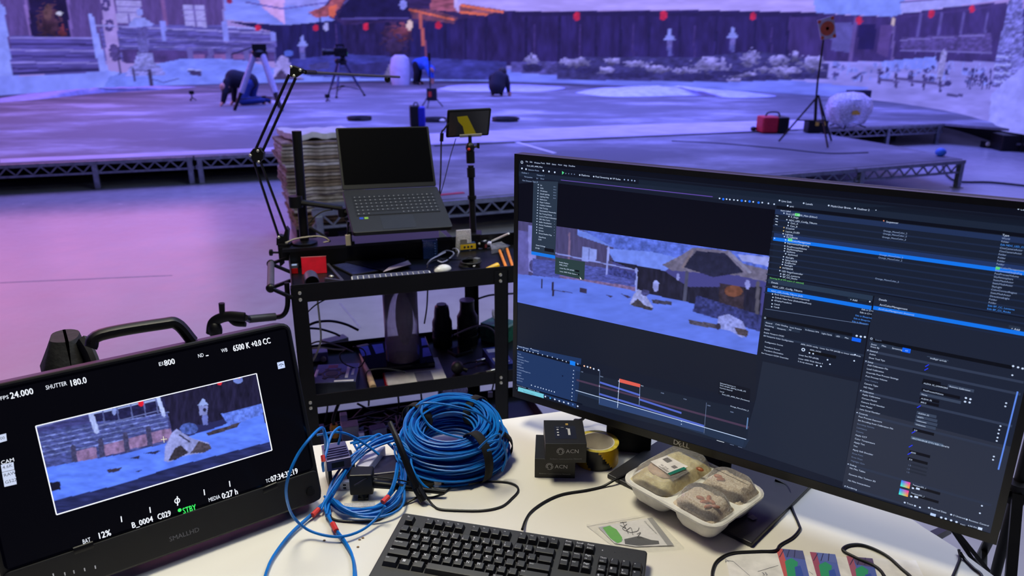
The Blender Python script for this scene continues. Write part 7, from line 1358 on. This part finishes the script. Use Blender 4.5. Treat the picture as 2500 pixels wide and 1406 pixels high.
m = MB(); n_ = V(0, 0, .0005); m.add([p for p in q]+[p+n_ for p in q], [(3, 2, 1, 0), (4, 5, 6, 7), (0, 1, 5, 4), (1, 2, 6, 5), (2, 3, 7, 6), (3, 0, 4, 7)]); lb_ = m.build('price_label', mat('label paper', (232, 226, 222), .5), t)
ex_, ey_ = (q[2]-q[1]).normalized(), (q[1]-q[0]).normalized(); up = V(0, 0, .0008); g = lambda u, v: q[0]+(q[3]-q[0])*u+(q[1]-q[0])*v+up; e1, e2 = (q[3]-q[0]).normalized(), (q[1]-q[0]).normalized()
m = MB(); m.text('66 Z18', g(.34, .2), g(1, .2)-g(0, .2), e2, .0068)
for v, u0, u1 in ((.06, .36, .8), (.12, .5, .82)): m.add([g(u0, v), g(u1, v), g(u1, v+.03), g(u0, v+.03)], [(0, 1, 2, 3)])
for k in range(14):
    u = .1+k*.021; a, b = g(u, .58), g(u+.01*(1+(k*7) % 3)*.5, .58); d = (g(u, .9)-g(u, .58)); m.add([a, b, b+d, a+d], [(0, 1, 2, 3)])
for k in range(5): u = .62+k*.035; a, b = g(u, .5), g(u+.018, .5); d = (g(u, .74)-g(u, .5)); m.add([a, b, b+d, a+d], [(0, 1, 2, 3)])
m.build('label_print', mat('black ink', (40, 38, 40), .6), lb_); m = MB(); a, b, c_, d = g(.86, .0), g(1.0, .0), g(1.0, 1), g(.86, 1); m.add([a, b, c_, d], [(0, 1, 2, 3)]); m.build('green_band', mat('green band', (20, 110, 92), .5), lb_)
# small plastic packet with printed card
q = [az(*p, TZ+.001) for p in ((1432, 1284), (1590, 1257), (1670, 1340), (1520, 1352))]; c = sum(q, V(0, 0, 0))/4; t = thing('plastic_packet', 'clear plastic packet holding a printed card with green and black handwriting', 'packet', Matrix.Translation((c.x, c.y, TZ+.0005))); I = loc_of(t)
m = MB(); m.prism([((I @ p).x, (I @ p).y) for p in reversed(q)], .0, .004); m.build('sleeve', clear('packet film', (.98, .98, .98), .07, (.85, .85, .86), .15, 1.12), t)
PV = vmat('printed card', .5); m = MB(); pz = .0018
def fp(pts, c, z=0): m.col = lin(c); m.add([I @ az(x, y, TZ+.0005+pz+z) for x, y in pts], [tuple(range(len(pts)))[::-1]])
cq = [(1460, 1286), (1590, 1263), (1645, 1331), (1552, 1334), (1500, 1326)]; fp(cq, (224, 220, 222)); fp([(1462, 1287), (1490, 1282), (1522, 1318), (1505, 1327)], (176, 172, 186), .0002); fp([(1471, 1288), (1488, 1283), (1505, 1292), (1519, 1312), (1518, 1322), (1508, 1326), (1490, 1314)], (96, 176, 70), .0004); fp([(1524, 1316), (1560, 1308), (1590, 1318), (1608, 1320), (1610, 1328), (1560, 1332), (1526, 1328)], (70, 70, 74), .0004); fp([(1580, 1265), (1592, 1263), (1645, 1330), (1630, 1332)], (150, 148, 152), .0003); m.build('card', PV, t)
m = MB(); M2 = lambda x, y: I @ az(x, y, TZ+.0005+pz+.001)
for ln in (((1514, 1276), (1530, 1274)), ((1520, 1274), (1534, 1302)), ((1514, 1282), (1528, 1290)), ((1530, 1279), (1520, 1291), (1540, 1300)), ((1528, 1296), (1540, 1288), (1545, 1305)), ((1540, 1300), (1556, 1296), (1560, 1288)), ((1555, 1304), (1564, 1300), (1556, 1312), (1568, 1312), (1572, 1318))): m.tube([M2(*p) for p in ln], .0005, 5, 4)
m.build('handwriting', mat('black ink', (40, 38, 40), .6), t); m = MB(); d_ = M2(1640, 1325)-M2(1586, 1268); m.text('One screwdriver kit', M2(1572, 1272), d_, V(-d_.y, d_.x, 0), .005);  m.build('print', mat('grey ink', (90, 90, 96), .6), t)
# sheet of paper with three pictures
q = [az(*p, TZ+.0004) for p in ((1768, 1346), (2236, 1368), (2300, 1500), (1800, 1500))]; c = sum(q, V(0, 0, 0))/4; t = thing('storyboard_sheet', 'white paper sheet with three small coloured set pictures at the front desk edge', 'paper', Matrix.Translation((c.x, c.y, TZ+.0002))); I = loc_of(t); m = MB(); m.prism([((I @ p).x, (I @ p).y) for p in reversed(q)], 0, .0004); m.build('sheet', mat('print paper', (232, 228, 226), .6), t)
for x, sh in ((1894, 0), (1977, 1), (2066, 2)):
    w0 = (66, 62, 64)[sh]; y0 = (1338, 1347, 1357)[sh]; m = MB(); pz = .0006
    fp([(x, y0), (x+w0, y0+6), (x+w0+18, y0+78), (x+22, y0+76)], (92, 110, 190)); fp([(x, y0), (x+16, y0+2), (x+38, y0+76), (x+22, y0+76)], ((210, 96, 96), (170, 84, 110), (176, 96, 120))[sh], .0002); fp([(x+16, y0+2), (x+w0, y0+6), (x+w0+6, y0+28), (x+24, y0+20)], ((90, 96, 150), (104, 120, 190), (98, 80, 120))[sh], .0002)
    fp([(x+22, y0+32), (x+38, y0+24), (x+54, y0+34), (x+52, y0+48), (x+60, y0+76), (x+30, y0+76)], (50, 160, 112), .0003); fp([(x+46, y0+46), (x+60, y0+42), (x+70, y0+76), (x+50, y0+76)], (60, 90, 180), .0004)
    for k in range(3): fp([(x+18+k*14, y0+4), (x+20+k*14, y0+4), (x+10+k*18, y0+22), (x+8+k*18, y0+22)], (50, 50, 90), .0004)
    m.build('picture', PV, t)
m = MB()
for a, b in (((1790, 1370), (1830, 1405)), ((1850, 1395), (1900, 1380)), ((1775, 1368), (1790, 1370)), ((1975, 1395), (1985, 1402))): m.tube([I @ az(*a, TZ+.0009), I @ az(*b, TZ+.0009)], .0004, 5)
m.text('A', I @ az(1770, 1372, TZ+.0012), (1, .05, 0), (-.05, 1, 0), .012); m.text('35', I @ az(1862, 1404, TZ+.0012), (1, .05, 0), (-.05, 1, 0), .01); m.build('pencil_notes', mat('pencil', (150, 150, 160), .6), t)
q = [az(*p, TZ+.0004) for p in ((1640, 1440), (1760, 1348), (1990, 1150), (2290, 1300), (2200, 1340), (1800, 1345))]
m = MB()
for x, y in ((878, 1318), (874, 1335), (790, 1318)): m.ell(V(*(az(x, y, TZ+.0015)-az(878, 1318, TZ+.0015))), .0035, .002, .0015, 8, 4)
for x, y in ((878, 1318), (874, 1335)): pass
# crumbs
for i, (x, y) in enumerate(((878, 1318), (874, 1336), (792, 1320), (886, 1314))):
    m = MB(); m.ell((0, 0, .0012), .0028, .0018, .0012, 8, 4); o = m.build('crumb', mat('crumb', (150, 120, 84), .8)); o.location = az(x, y, TZ); tag(o, 'tiny brown crumb on the desk left of the keyboard', 'crumb', 'crumbs on the desk')
m = MB(); q = [az(*p, TZ+.0115) for p in ((1824, 1262), (1838, 1256), (1850, 1266), (1838, 1270))]; m.add(q+[p+V(0, 0, .0005) for p in q], [(0, 1, 2, 3), (7, 6, 5, 4), (0, 4, 5, 1), (1, 5, 6, 2), (2, 6, 7, 3), (3, 7, 4, 0)]); tag(m.build('paper_scrap', mat('grey scrap', (120, 118, 118), .6)), 'tiny grey scrap on the dark monitor base', 'scrap')

# ---- full size keyboard
k0, k1 = az(985, 1250, TZ+.03), az(1581, 1343, TZ+.03); kw = (k1-k0).length; t = thing('keyboard', 'full size black keyboard with white legends at the front of the desk', 'keyboard', frame(V(k0.x, k0.y, TZ), V(k1.x-k0.x, k1.y-k0.y, 0), ez=(0, 0, 1)))
kd = .185; KM = Matrix.Translation((0, 0, .029)) @ Matrix.Rotation(math.radians(5.5), 4, 'X')
m = MB(); m.M = KM; m.rbox(0, kw, -kd, 0, -.012, 0, .006); cs = m.build('case', mat('keyboard case', (27, 27, 29), .5, 0, .12, 200, .03), t, bev=.002)
m = MB(); m.box(.01, kw-.01, -kd+.01, -.004, .001, .012); m.build('underside', BLK, cs)
keym = mat('black keycap', (24, 24, 27), .35, 0, .1, 150); leg = mat('white legend', (222, 222, 226), .5)
u = kw/23.6; x_0 = u*.62; rowy = [-.022, -.0475, -.067, -.0865, -.106, -.1255]; pitch = .0195
def key(x, r, w_, s='', s2='', h=1):
    x0, x1 = x_0+x*u+.0006, x_0+(x+w_)*u-.0006; y1 = rowy[r]+pitch/2-.0006; y0 = y1-pitch*h+.0012; m = MB(); m.M = KM; ix, iy = .0028, .0022
    m.add([(x0, y0, -.001), (x1, y0, -.001), (x1, y1, -.001), (x0, y1, -.001), (x0+ix, y0+iy+.002, .0085), (x1-ix, y0+iy+.002, .0085), (x1-ix, y1-iy+.0006, .0092), (x0+ix, y1-iy+.0006, .0092)], [(3, 2, 1, 0), (4, 5, 6, 7), (0, 1, 5, 4), (1, 2, 6, 5), (2, 3, 7, 6), (3, 0, 4, 7)])
    kk = m.build('key', keym, t, bev=.0007)
    if s or s2:
        m = MB(); m.M = KM; sz = .0072 if len(s) == 1 else .0036
        m.text(s, (x0+ix+.0012, y1-iy-(.0062 if len(s) == 1 else .0042), .0098), (1, 0, 0), (0, 1, 0), sz if not s2 else .0052)
        if s2: m.text(s2, (x0+ix+.0012, y0+iy+.003, .0094), (1, 0, 0), (0, 1, 0), .0052 if len(s2) == 1 else .0034)
        m.build('legend', leg, kk)
key(0, 0, 1, 'Esc')
for i in range(12): key(2+i+(i//4)*.55, 0, 1, 'F%d' % (i+1))
for i, s in enumerate(('Print', 'Scroll', 'Pause')): key(15.4+i, 0, 1, s, ('Screen', 'Lock', 'Break')[i])
for i, (a, b) in enumerate((('', "'"), ('!', '1'), ('*', '2'), ('#', '3'), ('+', '4'), ('%', '5'), ('-', '6'), ('&', '7'), ('*', '8'), ('(', '9'), (')', '0'), ('_', '-'), ('+', '='))): key(i, 1, 1, a, b)
key(13, 1, 2, 'Backspace')
key(0, 2, 1.5, 'Tab')
for i, s in enumerate('QWERTYUIOP'): key(1.5+i, 2, 1, s)
key(11.5, 2, 1, '', '['); key(12.5, 2, 1, '', ']'); key(13.5, 2, 1.5)
key(0, 3, 1.75, 'Caps Lock')
for i, s in enumerate('ASDFGHJKL'): key(1.75+i, 3, 1, s)
key(10.75, 3, 1, ':', ';'); key(11.75, 3, 1, '', "'"); key(12.75, 3, 2.25, 'Enter')
key(0, 4, 2.25, 'Shift')
for i, s in enumerate('ZXCVBNM'): key(2.25+i, 4, 1, s)
key(9.25, 4, 1, '<', ','); key(10.25, 4, 1, '>', '.'); key(11.25, 4, 1, '', '/'); key(12.25, 4, 2.75, 'Shift')
key(0, 5, 1.5, 'Ctrl'); key(1.5, 5, 1.25); key(2.75, 5, 1.25, 'Alt'); key(4, 5, 6); key(10, 5, 1.25, 'Alt'); key(11.25, 5, 1.25); key(12.5, 5, 1.1); key(13.6, 5, 1.4, 'Ctrl')
m = MB(); m.M = KM; xx = x_0+1.9*u
for a in (0, 1):
    for b in (0, 1): m.box(xx+a*.0026, xx+a*.0026+.0022, rowy[5]+.0002+b*.0026, rowy[5]+.0024+b*.0026, .0093, .0096)
m.build('window_mark', leg, t)
for i, s in enumerate(('Insert', 'Home', 'Page')): key(15.4+i, 1, 1, s, 'Up' if i == 2 else '')
for i, s in enumerate(('Delete', 'End', 'Page')): key(15.4+i, 2, 1, s, 'Down' if i == 2 else '')
key(16.4, 4, 1); key(15.4, 5, 1); key(16.4, 5, 1); key(17.4, 5, 1)
for r, rw in enumerate((('Num', '/', '*', '-'), ('7', '8', '9', ''), ('4', '5', '6', ''), ('1', '2', '3', ''))):
    for i, s in enumerate(rw):
        if i == 3 and r in (1, 3): key(18.75+i, r+1, 1, '+' if r == 1 else 'Enter', h=2)
        elif i < 3 or r == 0: key(18.75+i, r+1, 1, s, {'7': 'Home', '9': 'PgUp', 'Num': 'Lock', '1': 'End', '3': 'PgDn'}.get(s, ''))
key(18.75, 5, 2, '0'); key(20.75, 5, 1, '.')
for i in range(3): m = MB(); m.M = KM; m.lathe([(0, .0004), (.0011, .0004), (.0011, 0)], 10, (x_0+(19.0+i*1.1)*u, -.016, 0)); m.build('indicator_light', leg if i == 0 else keym, t)

# ---- behind the camera monitor
ul, ur = K.uv(104, 900)[0], K.uv(246, 880)[0]; p = K.M @ V((ul+ur)/2, -.2, -.17); t = thing('shoulder_bag', 'black fabric bag standing behind the camera monitor', 'bag', fz(V(p.x, p.y, TZ), 36)); hz = K.M @ V(0, 0, 0)
zt = on_plane(175, 822, p, K.n).z-TZ; w2_ = (ur-ul)/2
m = MB(); prf = [ring3(-w2_, w2_, -.06, .06, .03, 0), ring3(-w2_*1.03, w2_*1.03, -.065, .065, .03, zt*.5), ring3(-w2_*.9, w2_*.98, -.05, .05, .03, zt*.86), ring3(-w2_*.35, w2_*.75, -.035, .035, .025, zt)]; loft(m, prf); m.v = [(x+mnoise.noise(V(x*30, y*30, z*30))*.008, y+z*.28+mnoise.noise(V(x*30, y*30+3, z*30))*.006, z) for x, y, z in m.v]; m.build('body', mat('black nylon', (15, 15, 18), .7, 0, .3, 25, .4), t)
m = MB(); m.tube([(w2_*.75, -.03+zt*.28, zt*.98), (w2_*.95, -.05+zt*.26, zt*.9), (w2_*1.02, -.06+zt*.2, zt*.7)], .01, 8, 5, flat=2); m.build('strap', mat('dark grey webbing', (42, 42, 46), .8), t)
# light stand behind the desk on the right and the desk's own trestle
b = az(2470, 1406, 0); hb = ay(2481, 1196, 1.5); t = thing('light_stand', 'black tripod light stand on the floor at the right edge behind the wide monitor', 'stand', Matrix.Translation((hb.x, hb.y, 0))); hz = hb.z
m = MB(); m.tube([(0, 0, .12), (.02, .02, hz+.5)], .012, 12); m.build('pole', BLK, t); m = MB(); m.tube([(0, 0, hz-.03), (0, 0, hz+.02)], .022, 12); m.cyl((.02, 0, hz), (.05, 0, hz), .008, 8); m.box(-.03, .03, -.012, .012, hz-.015, hz+.005); m.build('collar', BLK, t)
for a in (245, 320, 60): a = math.radians(a); m = MB(); m.bar((.02*math.cos(a), .02*math.sin(a), hz), (.42*math.cos(a), .42*math.sin(a), .012), .022, .012); m.bar((0, 0, .2), (.26*math.cos(a), .26*math.sin(a), .26), .014, .008); m.build('leg', BLK, t)
p = az(2300, 1310, .40); t = thing('folding_stand', 'black folding stand legs on the floor under the right end of the desk', 'stand', Matrix.Translation((p.x, p.y, 0))); I = loc_of(t)
for a, c_, w_ in (((2330, 1300), (2398, 1400), .01), ((2342, 1306), (2420, 1402), .01), ((2278, 1310), (2306, 1296), .02)):
    A, C_ = I @ az(*a, .42), I @ az(*c_, .30); d = (C_-A).normalized(); m = MB(); m.bar(A-d*.12, C_+(d*(C_.z-.0)/max(.05, -d.z) if w_ < .015 else d*.1), w_, w_); m.build('bar', BLK, t)
